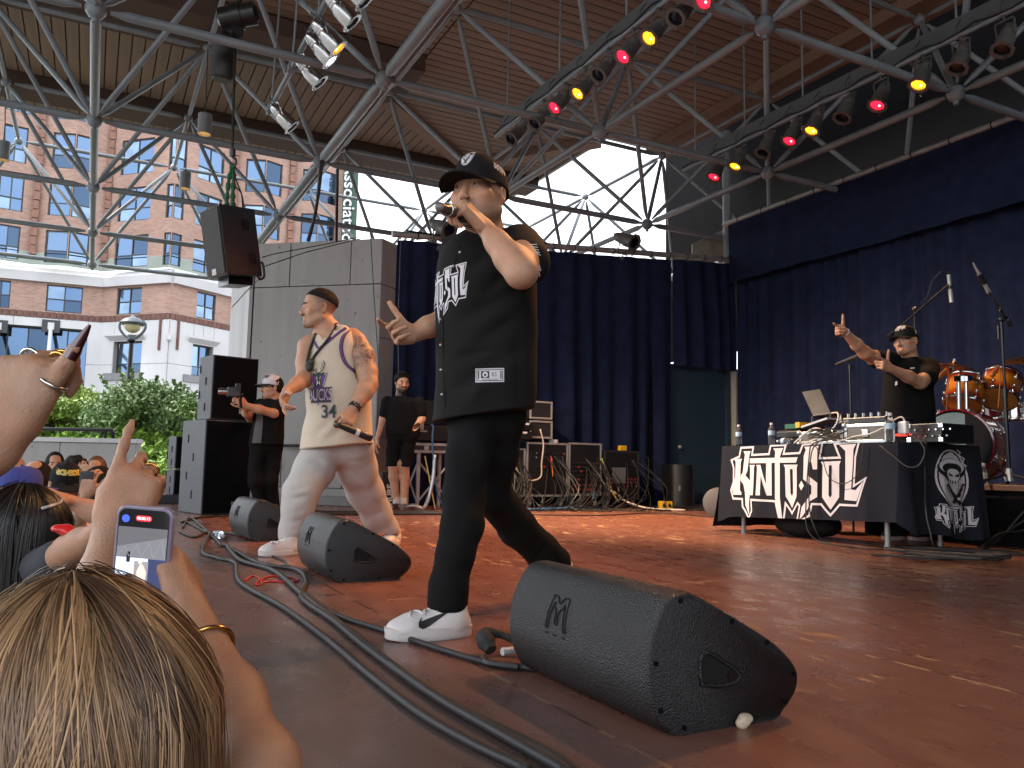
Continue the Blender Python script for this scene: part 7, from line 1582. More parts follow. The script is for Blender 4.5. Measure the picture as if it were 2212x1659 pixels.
cab('black cable hanging in a long loop over the printed cloth', [fx(1830, 930, 5.68), fx(1800, 945, 5.6), fx(1757, 958, 5.55), fx(1748, 985, 5.53), fx(1741, 1090, 5.50), fx(1745, 1145, 5.48), onz(1775, 1172, .01), onz(1830, 1180, .01), onz(1900, 1187, .01), onz(1990, 1180, .01)], .006)
cab('second black cable beside the long loop on the printed cloth', [fx(1800, 940, 5.66), fx(1762, 960, 5.55), fx(1750, 1000, 5.53), fx(1748, 1090, 5.50), fx(1760, 1140, 5.48), onz(1783, 1172, .01), onz(1840, 1182, .01)], .006)
cab('thin black cable swinging across the white letters of the cloth', [fx(1865, 957, 5.56), fx(1860, 1000, 5.54), fx(1850, 1028, 5.53), fx(1820, 1045, 5.53), fx(1790, 1030, 5.53), fx(1775, 985, 5.54), fx(1760, 962, 5.56)], .004)
cab('black cable drooping from the switch box to the cloth corner', [fx(1900, 962, 5.55), fx(1930, 985, 5.53), fx(1960, 1008, 5.52), fx(1985, 1005, 5.54), fx(1998, 975, 5.58), fx(1985, 952, 5.62), fx(1958, 938, 5.68)], .007)
cab('black cable falling from the table corner onto the coiled pile', [fx(1985, 940, 5.7), fx(2000, 958, 5.6), V(*ony(1998, 1010, 4.22)), V(*ony(2000, 1100, 4.15)), V(*ony(2012, 1160, 4.1)), onz(2020, 1190, .02)], .008)
m = MB()
for k in range(9):
    rr = random.Random(k); P = [fx(1785+rr.uniform(-40, 40), 935+rr.uniform(-12, 18), 5.7) for _ in range(4)]; m.tube(spline(P, 5), .004, 4)
tag(put('cable_tangle', m, M_CABLE, None), 'tangle of thin black leads in front of the flight cases', 'cables', None, 'stuff')
m = MB()
for k in range(16):
    rr = random.Random(50+k); c = onz(2035+rr.uniform(-35, 60), 1196+rr.uniform(-8, 8), .012+.006*k*.6); a, b = rr.uniform(.14, .42), rr.uniform(.06, .16); th = rr.uniform(-.4, .4)
    m.tube([c+rotz(th+2.2)@V(a*math.cos(t), b*math.sin(t)+.03*math.sin(2*t+k), 0) for t in np.linspace(0, rr.uniform(4.5, 6.3), 26)], .0085, 5)
tag(put('cable_pile', m, M_CABLE, None), 'pile of coiled black cables on the floor by the table corner', 'cables', None, 'stuff')
for k in range(3): cab(['black cable rising from the coiled pile towards the drum riser', 'second black cable rising from the coiled pile to the right', 'third black cable running from the coiled pile to the right edge'][k], [onz(2020, 1202-k*4, .02), onz(2100, 1195-k*2, .02), V(*onx(2160, 1165-k*6, 6.6)), V(*onx(2212, 1105+k*20, 6.85)), V(*onx(2280, 1060+k*26, 6.9))], .009)
# mic stand in front of the DJ
def mic_stand(label, base, top, tail, headp, round_=True):
    r = thing('microphone_stand', label, 'microphone stand', base); m = MB(); m.cyl(base, top, .011, n=8); put('pole', m, M_PLASTIC, r, smooth=50)
    m = MB(); m.lathe([(.001, .03), (.04, .028), (.13, .02), (.14, .012), (.14, 0), (.001, 0)], base, (0, 0, 1), 24, caps=False); put('base', m, M_GRILL, r, smooth=40)
    m = MB(); m.cyl(top-V(0, 0, .03), top+V(0, 0, .02), .018, n=8); put('clip', m, M_PLASTIC, r)
    return r
b_ = onz(1844, 1155); tp = V(b_[0], b_[1], onx(1827, 793, b_[0])[2])
mic_stand('straight black microphone stand between the table and the DJ', b_, tp, 0, 0)
ta, hd = onx(1806, 787, b_[0]-.05), onx(1864, 765, b_[0]-.05); mk = thing('microphone', 'black microphone with silver ball head on the stand before the DJ', 'microphone', tp); m = MB(); L = float(np.linalg.norm(hd-ta)); m.lathe([(.012, 0), (.014, .02), (.021, L*.8), (.024, L*.84)], ta, nrm(hd-ta), 14); put('handle', m, M_MIC, mk, smooth=40); m = MB(); m.sph(hd, .030, 14, 10); put('grille', m, mat('silver_mesh', (.38, .37, .36), rough=.35, metal=.7, bump=.5, bscale=800), mk, smooth=180)
# bag under the table, rounded grey case at the left end
S = Field(*bounds([V(5.95, 5.55, .1)], .45), .015); S.ell(V(5.95, 5.55, .11), V(.22, .34, .12), None, .03); v, f = S.mesh(1); v = wrinkle(v, f, .012, 18, 77); f_ = f; o = npobj('bag', v, f, M_BLKSHIRT, None); tag(o, 'soft black bag lying under the DJ table', 'bag')
m = MB(); p = onz(1566, 1120); m.cyl(p+V(.1, .25, .19), p+V(.5, .65, .19), .19, n=24); m.cyl(p+V(.093, .243, .19), p+V(.1, .25, .19), .17, .185, 24); one('drum_case', m, mat('grey_case', (.10, .10, .098), rough=.6), 'round grey case lying on its side behind the table end', 'drum case', smooth=40)
# ================================================================ drums
rz = thing('drum_riser', 'low dark drum riser behind the DJ table', 'riser', (8.4, 3, 0))
m = MB(); m.bx((6.95, -1, .005), (10.0, 5.75, .47)); put('skirt', m, M_BLACKCL, rz); m = MB(); m.bx((6.90, -1.02, .47), (10.02, 5.8, .52)); put('deck', m, mat('deck_brown', (.10, .05, .032), rough=.5), rz, bev=.004)
def burst():
    m = mat('amber_burst', (.5, .14, .01), rough=.12, var=0, coat=1.); n, l, b = nodes_of(m); a = n.new('ShaderNodeUVMap'); s = n.new('ShaderNodeSeparateXYZ'); l.new(a.outputs[0], s.inputs[0])
    r = n.new('ShaderNodeValToRGB'); e = r.color_ramp.elements; e[0].position = 0; e[0].color = (.07, .004, .003, 1); e[1].position = 1; e[1].color = (.07, .004, .003, 1)
    for p, c in ((.16, (.22, .025, .004, 1)), (.36, (.46, .14, .012, 1)), (.62, (.50, .17, .015, 1)), (.85, (.22, .025, .004, 1))): q = e.new(p); q.color = c
    l.new(s.outputs[1], r.inputs[0]); l.new(r.outputs[0], b.inputs['Base Color']); return m
M_BURST = burst(); M_HEADAMB = mat('amber_head', (.42, .16, .035), rough=.3, var=.12, vscale=9); M_HEADW = mat('coated_head', (.55, .52, .48), rough=.5)
def drum(label, c, ax, R, L, head_mt, lugs=8, mt=None, group='drums of the kit', hoop=None, hoop_r=.012):
    """c = centre of the head that shows; ax = from that head into the shell"""
    ax = nrm(ax); r = thing('drum', label, 'drum', c, group); n = 32; x, y, _ = basis(ax); v = []; f = []; uv = []
    for j in range(9):
        h = j/8*L
        for k in range(n+1): t = 2*math.pi*k/n; v.append(c+ax*h+R*(math.cos(t)*x+math.sin(t)*y)); uv.append((k/n, j/8))
    f = [(j*(n+1)+k, j*(n+1)+k+1, (j+1)*(n+1)+k+1, (j+1)*(n+1)+k) for j in range(8) for k in range(n)]
    o = put('shell', (v, f), mt or M_BURST, r, rec=False); ul = o.data.uv_layers.new(name='UVMap')
    for lp in o.data.loops: ul.data[lp.index].uv = uv[lp.vertex_index]
    for q in o.data.polygons: q.use_smooth = True
    for hh, s_ in ((0, -1), (L, 1)):
        m = MB(); m.lathe([(.001, 0), (R*1.0, 0)], c+ax*(hh+s_*.002), ax, 32, caps=False); put('head', m, head_mt if s_ < 0 else M_HEADW, r)
        m = MB(); cc = c+ax*(hh-s_*.008); m.lathe([(R*1.01, -.014), (R*1.035, -.012), (R*1.045, .0), (R*1.035, .014), (R*.99, .016), (R*.985, .012)], c+ax*(hh), ax*s_, 36, caps=False); put('hoop', m, hoop or M_CHROME, r, smooth=60)
    for k in range(lugs):
        t = 2*math.pi*(k+.5)/lugs; d_ = math.cos(t)*x+math.sin(t)*y; m = MB()
        m.cyl(c+d_*R*1.055-ax*.012, c+d_*R*1.055+ax*min(L*.4, .075), .0048, n=6); m.sph(c+d_*(R*1.04)+ax*min(L*.42, .08), (.013, .013, .020), 8, 6); put('lug', m, M_CHROME, r, smooth=180); m = MB(); m.cyl(c+d_*R*1.055+ax*(L+.012), c+d_*R*1.055+ax*(L-min(L*.4, .075)), .0048, n=6); m.sph(c+d_*(R*1.04)+ax*(L-min(L*.42, .08)), (.013, .013, .020), 8, 6); put('lug', m, M_CHROME, r, smooth=180)
    return r
dB = 7.75; cB = W(2062, 962, dB); nB = nrm(-HR*.72-HF*.70); bassR = .335
bd = drum('big sunburst bass drum with a dark front head behind the table', cB, -nB, bassR, .46, M_BLKPANT if False else mat('black_head', (.005, .005, .008), rough=.8, spec=.2), 8, hoop=mat('red_hoop', (.16, .006, .012), rough=.12, coat=1., var=.1))
xB = nrm(np.cross(UPV, nB)); zB = UPV
hf = lambda x, y, o: cB+nB*(.006+o)+xB*x+zB*y
cp_ = [(bassR*.93*math.cos(t), bassR*.93*math.sin(t)) for t in np.linspace(0, 2*math.pi, 48)[:-1]]; sgn = 1 if xB@HR > 0 else -1
cut = [(min(x, .10) if sgn > 0 else max(x, -.10), y) for x, y in cp_]; decal('head_patch', shape2d([cut]), hf, mat('blue_grey_patch', (.10, .165, .21), rough=.6, var=.15, vscale=4), bd)  # blue grey area clipped straight across the black head
tv, tf = text_mesh('Pearl', .155, .92, shear=.25, bold=.003); decal('print', (tv, tf), lambda x, y, o: hf((x-.03)*sgn, y+.125, .002), mat('cream_print', (.62, .52, .36), rough=.6), bd); decal('print', shape2d([[(-.13, .055), (.09, .062), (.09, .068), (-.13, .062)]]), lambda x, y, o: hf(x*sgn, y, .002), mat('cream_print', (.62, .52, .36)), bd)
for k in range(8):
    t = 2*math.pi*(k+.5)/8; d_ = math.cos(t)*xB+math.sin(t)*zB; m = MB(); m.box(cB+d_*(bassR+.01)-nB*.03, (.03, .03, .05)); m.cyl(cB+d_*(bassR+.03)+nB*.01, cB+d_*(bassR+.02)-nB*.14, .006, n=6); put('claw', m, M_CHROME, bd, bev=.004)
for s_ in (-1, 1):
    a = cB-nB*.12+xB*s_*.31-zB*.12; m = MB(); m.cyl(a, V(*(a+xB*s_*.12+nB*.1)[:2], .525), .011, n=8); m.cyl(a, a+zB*.08, .025, n=10); m.sph(a, .03, 8, 6); put('spur', m, M_CHROME, bd, smooth=50)
d1 = 7.85; t1 = drum('sunburst rack tom to the left above the bass drum', W(2079, 872, d1), nrm(W(2091, 812, d1+.12)-W(2079, 872, d1)), .165, .27, M_HEADAMB, 6)
t2 = drum('sunburst rack tom to the right with a brown spotted lower head', W(2155, 861, 7.8), nrm(W(2168, 808, 7.95)-W(2155, 861, 7.8)), .172, .26, M_HEADAMB, 6)
for x in (2071.5, 2088): m = MB(); m.cyl(W(x, 884, 7.55), W(x-1, 818, 7.6), .018, n=12); m.box(W(x, 818, 7.58), (.06, .06, .05)); put('tom_post', m, M_CHROME, bd, smooth=40)
m = MB(); m.tube(spline([W(2066, 818, 7.6), W(2085, 810, 7.6), W(2105, 818, 7.65)], 4), .012, 6); m.tube([W(2088, 816, 7.6), W(2130, 826, 7.75)], .012, 6); put('tom_arm', m, M_CHROME, bd)
drum('chrome snare drum half hidden at the right edge of the kit', W(2215, 905, 8.3), V(0, 0, 1), .18, .15, M_HEADW, 8, mt=M_CHROME)
drum('dark floor tom low between the rack toms and bass drum', W(2148, 905, 8.5), V(0, .1, 1), .16, .16, M_HEADW, 6, mt=mat('dark_red_shell', (.05, .004, .006), rough=.15, coat=1.))
M_BRASS = mat('bronze_cymbal', (.55, .25, .06), rough=.28, metal=1, var=.15, vscale=30, stretch=(1, 1, 1))
def cymbal(label, c, ax, R, pole=None):
    ax = nrm(ax); r = thing('cymbal', label, 'cymbal', c, 'cymbals of the kit'); m = MB(); m.lathe([(R, -.028), (R*.7, -.012), (R*.3, .002), (R*.17, .006), (R*.12, .022), (.012, .03), (.001, .031)], c, ax, 36, caps=False); put('plate', m, M_BRASS, r, smooth=40)
    m = MB(); m.cyl(c+ax*.02, c+ax*.06, .012, n=8); m.cyl(c-ax*.05, c+ax*.02, .014, n=8); put('wing_nut', m, M_BADGE, r)
    if pole is not None: m = MB(); m.tube([c-ax*.03, c-ax*.12, pole], .011, 6); put('stand', m, M_CHROME, r, smooth=50)
cymbal('large bronze cymbal cut by the right edge of the picture', W(2236, 768, 7.6), nrm(V(-.28, -.05, .96)), .265, W(2225, 900, 7.9)*1.0)
cymbal('upper thin bronze cymbal beside the shoulder of the DJ', W(2060, 788, 8.1), nrm(V(.12, -.12, .98)), .19, V(*W(2050, 800, 8.1)[:2], .53)); cymbal('lower bronze cymbal just under the thin one beside the DJ', W(2052, 802, 8.1), nrm(V(.1, -.1, 1)), .15)
for (x, y), (x2, y2), lb in (((2031, 812), (2046, 796), 'orange clip microphone on the left rack tom'), ((2146, 806), (2158, 790), 'orange clip microphone on top of the right rack tom')): m = MB(); m.cyl(W(x, y, 7.7), W(x2, y2, 7.7), .022, .012, 10); m.sph(W(x-2, y+3, 7.7), .028, 10, 7); m.tube(spline([W(x2, y2, 7.7), W(x2+3, y2+20, 7.65), W(x2-2, y2+90, 7.6)], 5), .005, 5); one('clip_microphone', m, mat('copper_mic', (.35, .11, .03), rough=.35, metal=.5), lb, 'microphone', smooth=60)
bt = thing('juice_bottle', 'clear bottle with white cap and label standing on the drum riser', 'bottle', V(*onx(2124, 1045, 6.98)[:2], .522)); p = V(*onx(2124, 1045, 6.98)[:2], .522)
m = MB(); m.lathe([(.001, 0), (.034, .003), (.036, .02), (.036, .10), (.033, .125), (.019, .150), (.019, .158), (.001, .158)], p, (0, 0, 1), 20, caps=False); put('bottle_body', m, M_PET, bt, smooth=180); m = MB(); m.lathe([(.0365, .03), (.0368, .032), (.0368, .098), (.0365, .1)], p, (0, 0, 1), 20, caps=False); put('bottle_label', m, mat('cream_label', (.5, .47, .36), rough=.5), bt, smooth=180); m = MB(); m.cyl(p+V(0, 0, .155), p+V(0, 0, .182), .023, n=16); put('bottle_cap', m, M_PRINT, bt, bev=.003)
# tall boom stands
st = thing('microphone_stand', 'tall black tripod boom stand on the riser with its boom raised', 'microphone stand', W(2180, 1030, 7.05)); bs = V(*W(2180, 1030, 7.05)[:2], .522); tp = W(2163, 690, 7.15)
m = MB(); m.cyl(bs+V(0, 0, .05), bs*.45+tp*.55, .017, n=10); m.cyl(bs*.45+tp*.55, tp, .012, n=10); m.cyl(bs*.45+tp*.55-V(0, 0, .04), bs*.45+tp*.55+V(0, 0, .04), .022, n=10); put('pole', m, M_PLASTIC, st, smooth=50)
for k in range(3): a = .6+k*2.094; m = MB(); m.tube([bs+V(0, 0, .09), bs+V(math.cos(a)*.3, math.sin(a)*.3, .012)], .012, 6); m.sph(bs+V(math.cos(a)*.3, math.sin(a)*.3, .012), .016, 6, 5); put('leg', m, M_PLASTIC, st)
m = MB(); m.cyl(bs+V(0, 0, .03), bs+V(0, 0, .14), .035, .02, 12); put('collar', m, M_BADGE, st, smooth=40)
m = MB(); m.cyl(W(2183, 702, 7.15), W(2134, 628, 7.1), .010, n=8); m.cyl(W(2184, 704, 7.15), W(2176, 691, 7.15), .02, n=10); m.sph(tp, .026, 8, 6); m.cyl(tp-V(0, 0, .05)+V(0, .03, 0), tp-V(0, 0, .17)+V(0, .03, 0), .01, n=6); put('boom', m, M_PLASTIC, st, smooth=50)
m = MB(); m.tube([W(2136+i*.9*math.sin(i*1.3)*.6+i*3.4, 630+i*5.2, 7.08) for i in range(14)], .006, 5); put('lead', m, M_CABLE, st)
mk = thing('microphone', 'slim silver microphone on the end of the tall boom', 'microphone', W(2120, 600, 7.1)); a, b = W(2137, 632, 7.1), W(2102, 568, 7.05); m = MB(); m.cyl(a, a+(b-a)*.45, .019, .017, 12); m.cyl(a+(b-a)*.45, b, .016, .006, 12); put('microphone_body', m, M_BADGE, mk, smooth=40); m = MB(); m.cyl(a+(b-a)*.3, a+(b-a)*.62, .022, n=12); put('clip', m, M_PLASTIC, mk)
st = thing('microphone_stand', 'black boom stand behind the DJ reaching up over the drums', 'microphone stand', V(*W(1976, 1000, 8.3)[:2], 0)); bs = V(*W(1976, 1000, 8.3)[:2], .52); pv = W(1976, 668, 8.3)
m = MB(); m.cyl(bs, pv, .014, n=8); put('pole', m, M_PLASTIC, st); m = MB(); m.cyl(W(1921, 726, 8.2), W(2050, 614, 8.3), .011, n=8); m.cyl(W(1918, 728, 8.2), W(1934, 714, 8.2), .022, n=10); m.sph(pv, .03, 8, 6); put('boom', m, M_PLASTIC, st, smooth=50)
for k in range(3): a = .3+k*2.094; m = MB(); m.tube([bs+V(0, 0, .09), bs+V(math.cos(a)*.28, math.sin(a)*.28, .01)], .012, 6); put('leg', m, M_PLASTIC, st)
m = MB(); m.tube(spline([W(1990, 655, 8.28), W(2003, 640, 8.28), W(2014, 608, 8.3), W(2028, 591, 8.3), W(2040, 586, 8.3), W(2049, 590, 8.3)], 6), .005, 5); put('lead', m, M_CABLE, st)
mk = thing('microphone', 'slim silver microphone hanging upright from the boom behind the DJ', 'microphone', W(2052, 625, 8.3)); a, b = W(2049, 593, 8.3), W(2055.5, 653, 8.3); m = MB(); m.cyl(a, a+(b-a)*.42, .018, n=12); m.cyl(a+(b-a)*.5, b, .020, n=12); put('microphone_body', m, M_BADGE, mk, smooth=40); m = MB(); m.cyl(a+(b-a)*.40, a+(b-a)*.52, .024, n=12); put('clip', m, M_PLASTIC, mk)
# ================================================================ technician's desk
RY = 10.55
fy = lambda x, y, Y=RY: ony(x, y, Y)
def ub(name, label, cat, p0, p1, dy, mt, bev=.006, group=None):
    """upright box whose front face has photo corners p0 (left, top) and p1 (right, bottom) on the plane y = RY"""
    a, b = fy(*p0), fy(*p1); r = thing(name, label, cat, V((a[0]+b[0])/2, RY+dy/2, b[2]), group); m = MB(); m.bx((a[0], RY, b[2]), (b[0], RY+dy, a[2])); put('body', m, mt, r, bev=bev); return r, a[0], b[0], b[2], a[2]
def frame(r, x0, x1, z0, z1, t=.022, mt=None, dy=0):
    for a, b in (((x0, z0), (x1, z0+t)), ((x0, z1-t), (x1, z1)), ((x0, z0+t), (x0+t, z1-t)), ((x1-t, z0+t), (x1, z1-t))): m = MB(); m.bx((a[0], RY-.012+dy, a[1]), (b[0], RY+.012+dy, b[1])); put('edge', m, mt or M_ALU, r, bev=.003)
fc, x0, x1, z0, z1 = ub('flight_case', 'silver edged flight case lying on the aluminium legs at the desk of the technician', 'flight case', (862, 955), (985, 980), .5, mat('case_dark', (.03, .03, .03), rough=.5)); frame(fc, x0, x1, z0, z1, .035)
for x in (x0+.1, x0+.36): m = MB(); m.bx((x, RY-.02, z0+.04), (x+.07, RY-.012, z1-.04)); put('latch', m, M_ALU, fc, bev=.004)
dk = thing('desk_frame', 'aluminium truss legs with crossed braces under the flight case', 'desk legs', V((x0+x1)/2, RY+.25, 0))
for x in (x0+.08, x0+.30, x1-.06):
    for y in (RY+.03, RY+.45): m = MB(); m.bx((x-.02, y-.02, 0), (x+.02, y+.02, z0-.004)); put('leg', m, M_ALU, dk)
for a, b in ((x0+.08, x0+.30), (x0+.30, x1-.06)):
    m = MB(); m.cyl((a, RY+.02, .1), (b, RY+.02, z0-.1), .014, n=6); put('brace', m, M_ALU, dk); m = MB(); m.cyl((a, RY+.06, z0-.1), (b, RY+.06, .1), .014, n=6); put('brace', m, M_ALU, dk)
m = MB(); m.tube(spline([fy(939, 982, RY-.05), fy(936, 1030, RY-.08), fy(926, 1075, RY-.1), fy(914, 1098, RY-.12), fy(895, 1092, RY-.1), fy(881, 1094, RY-.06)], 5), .028, 8); put('bent_tube', m, M_ALU, dk, smooth=180)
m = MB(); m.cyl(fy(918, 985, RY-.02), fy(940, 1098, RY-.14), .012, n=8); one('brass_pole', m, mat('brass', (.5, .33, .12), rough=.3, metal=.9), 'thin brass pole leaning under the desk of the technician', 'pole', smooth=50)
mo, a0, a1, b0, b1 = ub('computer_monitor', 'black computer monitor seen from behind on the flight case', 'monitor', (872, 862), (940, 917), .05, M_PLASTIC)
m = MB(); am = (a0+a1)/2; m.bx((am-.03, RY-.05, b0-.08), (am+.05, RY-.02, b1-.1)); m.box((am, RY+.05, b0-.10), (.22, .16, .02)); put('stand', m, M_BADGE, mo); m = MB(); m.bx((am-.13, RY-.022, b0+.13), (am-.04, RY-.004, b0+.28)); put('vesa_plate', m, M_BADGE, mo)
ub('mixing_console', 'black sloped mixing console on the flight case of the technician', 'console', (894, 917), (968, 953), .35, M_PLASTIC, .012); 
q = [fy(848, 950), fy(849, 945), fy(876, 926), fy(889, 924), fy(889, 953)]; m = MB(); m.prism(q, (0, 0, 0), (0, .2, 0)); one('side_unit', m, mat('slate_grey', (.10, .105, .11), rough=.5), 'grey wedge shaped end panel of the console on the flight case', 'panel', bev=.005)
m = MB(); m.tube(spline([fy(932, 917, RY-.04), fy(936, 925, RY-.06), fy(934, 945, RY-.06), fy(936, 990, RY-.06), fy(944, 1060, RY-.08), fy(955, 1090, RY-.1)], 5), .013, 6); one('cable', m, mat('blue_cable', (.05, .14, .28), rough=.5), 'blue cable hanging from the console past the desk legs', 'cable')
am_, a0, a1, b0, b1 = ub('amplifier', 'small black amplifier box with upright white lettering by the feet of the technician', 'amplifier', (832, 1052), (849, 1094), .3, M_BLK); tv, tf = text_mesh('SHURE', .115, .95, bold=.004); decal('print', (tv, tf), lambda x, y, o: V((a0+a1)/2-y+.01, RY-.006, (b0+b1)/2+x), M_PRINT, am_)
ub('equipment_box', 'dark box standing behind the small lettered amplifier', 'box', (826, 1020), (852, 1052), .3, M_BLK)
# ================================================================ rack cases
RY = 10.9
M_CASE = mat('case_black', (.011, .011, .012), rough=.55, var=.15)
KC = [mat('jack_black', (.006, .006, .006)), M_CHROME, mat('red_jack', (.3, .02, .02), rough=.4), M_PRINT]
def rack(label, p0, p1, sockets, wheels=True, ed=None):
    r, x0, x1, z0, z1 = ub('rack_case', label, 'rack case', p0, p1, .6, M_CASE, group='rack cases along the curtain'); frame(r, x0, x1, z0, z1, .03, ed)
    m = MB(); m.bx((x0+.05, RY-.004, z0+.05), (x1-.05, RY+.01, z1-.05)); put('rack_panel', m, M_PLASTIC, r)
    u = random.Random(int(x0*100)); 
    for (f0, f1, nx_, ny_, mi) in sockets:
        for i in range(nx_):
            for j in range(ny_):
                x = x0+.08+(x1-x0-.16)*i/(nx_-1); z = z0+(z1-z0)*(f0+(f1-f0)*j/max(1, ny_-1)); m = MB(); m.cyl((x, RY-.004, z), (x, RY-.018, z), .016, n=6); put('socket', m, KC[mi if u.random() < .7 else u.randrange(3)], r)
    if wheels:
        for x in (x0+.09, x1-.09): m = MB(); c = V(x, RY+.08, .055); m.cyl(c-V(.02, 0, 0), c+V(.02, 0, 0), .055, n=14); put('castor', m, M_BADGE, r, smooth=40); m = MB(); m.bx((x-.03, RY+.04, .06), (x+.03, RY+.12, z0)); put('castor_fork', m, M_ALU, r)
    return r, x0, x1, z0, z1
K = [rack('low silver edged rack case half hidden by the legs of the rapper in black', (1101, 966), (1158, 1075), [(.62, .8, 5, 2, 0)]), rack('silver edged rack case under the two open cases', (1162, 953.6), (1252, 1075), [(.72, .8, 8, 2, 1), (.55, .62, 6, 1, 0)]), rack('silver edged patch bay case right of the one under the open cases', (1254.5, 954.7), (1326, 1073), [(.3, .62, 10, 5, 0), (.12, .2, 8, 2, 2)]), rack('plain black rack case with a yellow box on its top', (1332, 972), (1409, 1082), [(.28, .42, 8, 3, 2)], True, M_BLK)]
m = MB(); a = fy(1350, 1010); b = fy(1366, 1045); m.bx((a[0], RY-.03, b[2]), (b[0]+.1, RY-.01, a[2])); put('small_panel', m, mat('slate_grey', (.1, .1, .1)), K[3][0])
def opencase(label, p0, p1):
    r, x0, x1, z0, z1 = ub('open_case', label, 'case', p0, p1, .4, M_CASE, .012); frame(r, x0, x1, z0, z1, .028, M_BADGE); return r
opencase('upper small rack case with a silver rim on top of the pile', (1169, 862), (1218, 904.5)); opencase('lower small rack case with a silver rim below the upper one', (1169, 905.5), (1218, 947))
RY = 10.8; ub('device_stack', 'black recorder unit with white labels left of the open cases', 'recorder', (1122, 909), (1167, 928), .4, M_PLASTIC); ub('device_stack', 'second black unit below the recorder left of the open cases', 'recorder', (1117, 929), (1167, 949), .4, M_PLASTIC)
for p, lb_ in zip(((1134, 912), (1150, 912), (1145, 931)), ('left white paper label on the recorder', 'right white paper label on the recorder', 'white paper label on the unit below the recorder')): a = fy(*p); m = MB(); m.bx((a[0], RY-.012, a[2]-.03), (a[0]+.08, RY-.005, a[2])); one('paper_label', m, M_PRINT, lb_, 'label', 'paper labels on the units')
RY = 10.9; a = fy(1228, 946); m = MB(); m.lathe([(.045, 0), (.075, 0), (.075, .05), (.045, .05), (.045, 0)], V(a[0], RY+.1, K[1][4]+.004), (0, 0, 1), 20, caps=False); one('tape_roll', m, M_PRINT, 'white roll of tape lying on the rack case', 'tape roll', smooth=40)
M_YEL = mat('yellow_paint', (.60, .33, .015), rough=.5)
a = fy(1380, 971); m = MB(); m.box(V(a[0], RY+.1, K[3][4]+.045), (.13, .08, .085)); one('junction_box', m, M_YEL, 'yellow box standing on the plain black rack case', 'box', bev=.01)
b = onz(1437, 1100); r = thing('power_box', 'yellow floor power box with black sockets in front of the black speaker', 'power box', b); m = MB(); m.box(b+V(0, 0, .062), (.19, .14, .12), rotz(-.3)); put('body', m, M_YEL, r, bev=.012)
for s_ in (-1, 1): c = b+rotz(-.3)@V(.042*s_, -.072, .06); m = MB(); m.cyl(c, c+rotz(-.3)@V(0, -.006, 0), .026, n=12); put('socket', m, M_BLK, r)
sp = thing('loudspeaker', 'black loudspeaker with rounded front standing by the teal door', 'loudspeaker', V(*ony(1470, 1085, 11.15)[:2], 0)); c = V(*ony(1470, 1085, 11.15)[:2], 0); m = MB(); z1 = CH+(1019-1000)/FPX*dep(c); pl = [V(.23*math.cos(t)*1.0, -.20*abs(math.sin(t))**.7, 0) for t in np.linspace(0, math.pi, 12)]+[V(-.2, .25, 0), V(.2, .25, 0)]; m.prism([c+p for p in pl], (0, 0, .0), (0, 0, .70)); put('cabinet', m, M_SPK, sp, smooth=40); m = MB(); m.box(c+V(-.15, -.16, .30), (.03, .02, .09)); put('badge', m, M_BADGE, sp)
# patch cables: a tangle nobody could count, plus those one can follow
m = MB(); rr = random.Random(5)
for k in range(70):
    x = rr.choice([rr.uniform(1175, 1240), rr.uniform(1262, 1322), rr.uniform(1262, 1322), rr.uniform(1340, 1400), rr.uniform(1100, 1125)]); y = rr.uniform(985, 1040); a = fy(x, y, RY-.02); e = onz(x+rr.uniform(-45, 60), rr.uniform(1092, 1104), .015); md = (a+e)/2+V(rr.uniform(-.1, .1), -.15-rr.random()*.2, -.12*rr.random()); m.tube(spline([a, a+V(0, -.06, -.04), md, e+V(0, 0, .02), e+V(rr.uniform(-.5, .5), rr.uniform(-.3, .1), 0)], 4), rr.choice([.006, .008, .010]), 4)
for k in range(26): x = rr.uniform(1120, 1540); P = [onz(x+i*rr.uniform(8, 26), 1096+rr.uniform(-7, 8), .012) for i in range(5)]; m.tube(spline(P, 4), .009, 4)
tag(put('cable_tangle', m, M_CABLE, None), 'tangle of black patch cables hanging from the racks and lying along the curtain', 'cables', None, 'stuff')
def cb(label, pts, r, mt): m = MB(); m.tube(spline(pts, 6), r, 6); one('cable', m, mt, label, 'cable', smooth=180)
q = lambda x, y, dy=-.1: fy(x, y, RY+dy)
cb('cream cable drooping in a wide loop across the first two rack cases', [q(1167, 927), q(1174, 960), q(1170, 1000), q(1168, 1030), q(1145, 1038), q(1122, 1022), q(1104, 992)], .012, mat('cream_cable', (.5, .42, .33), rough=.5))
cb('thick blue cable bending down from the patch bay to the floor', [q(1285, 1062), q(1280, 1080), q(1262, 1092, -.25), onz(1225, 1098, .02), onz(1170, 1100, .02), onz(1110, 1102, .02)], .020, mat('blue_cable', (.05, .14, .28)))
cb('yellow cable poking down in front of the patch bay', [q(1318, 1050), q(1323, 1062), q(1330, 1075, -.2), q(1338, 1085, -.25)], .013, M_YEL); cb('orange cable in front of the second rack case', [q(1192, 990), q(1193, 1010), q(1194, 1030)], .008, mat('orange_cable', (.5, .16, .03), rough=.5)); cb('red cable in front of the second rack case', [q(1190, 985), q(1191, 1005), q(1196, 1022)], .007, mat('red_cable', (.45, .02, .025), rough=.5))
cb('green lead plugged into the patch bay case', [q(1300, 990), q(1302, 997), q(1306, 1004)], .012, mat('lime_lead', (.25, .4, .03), rough=.5)); cb('cream thick plug lead lying across the patch bay', [q(1308, 1052), q(1320, 1060), q(1335, 1068, -.2), q(1350, 1082, -.3), onz(1400, 1098, .02), onz(1480, 1102, .02)], .016, mat('cream_cable', (.5, .42, .33)))
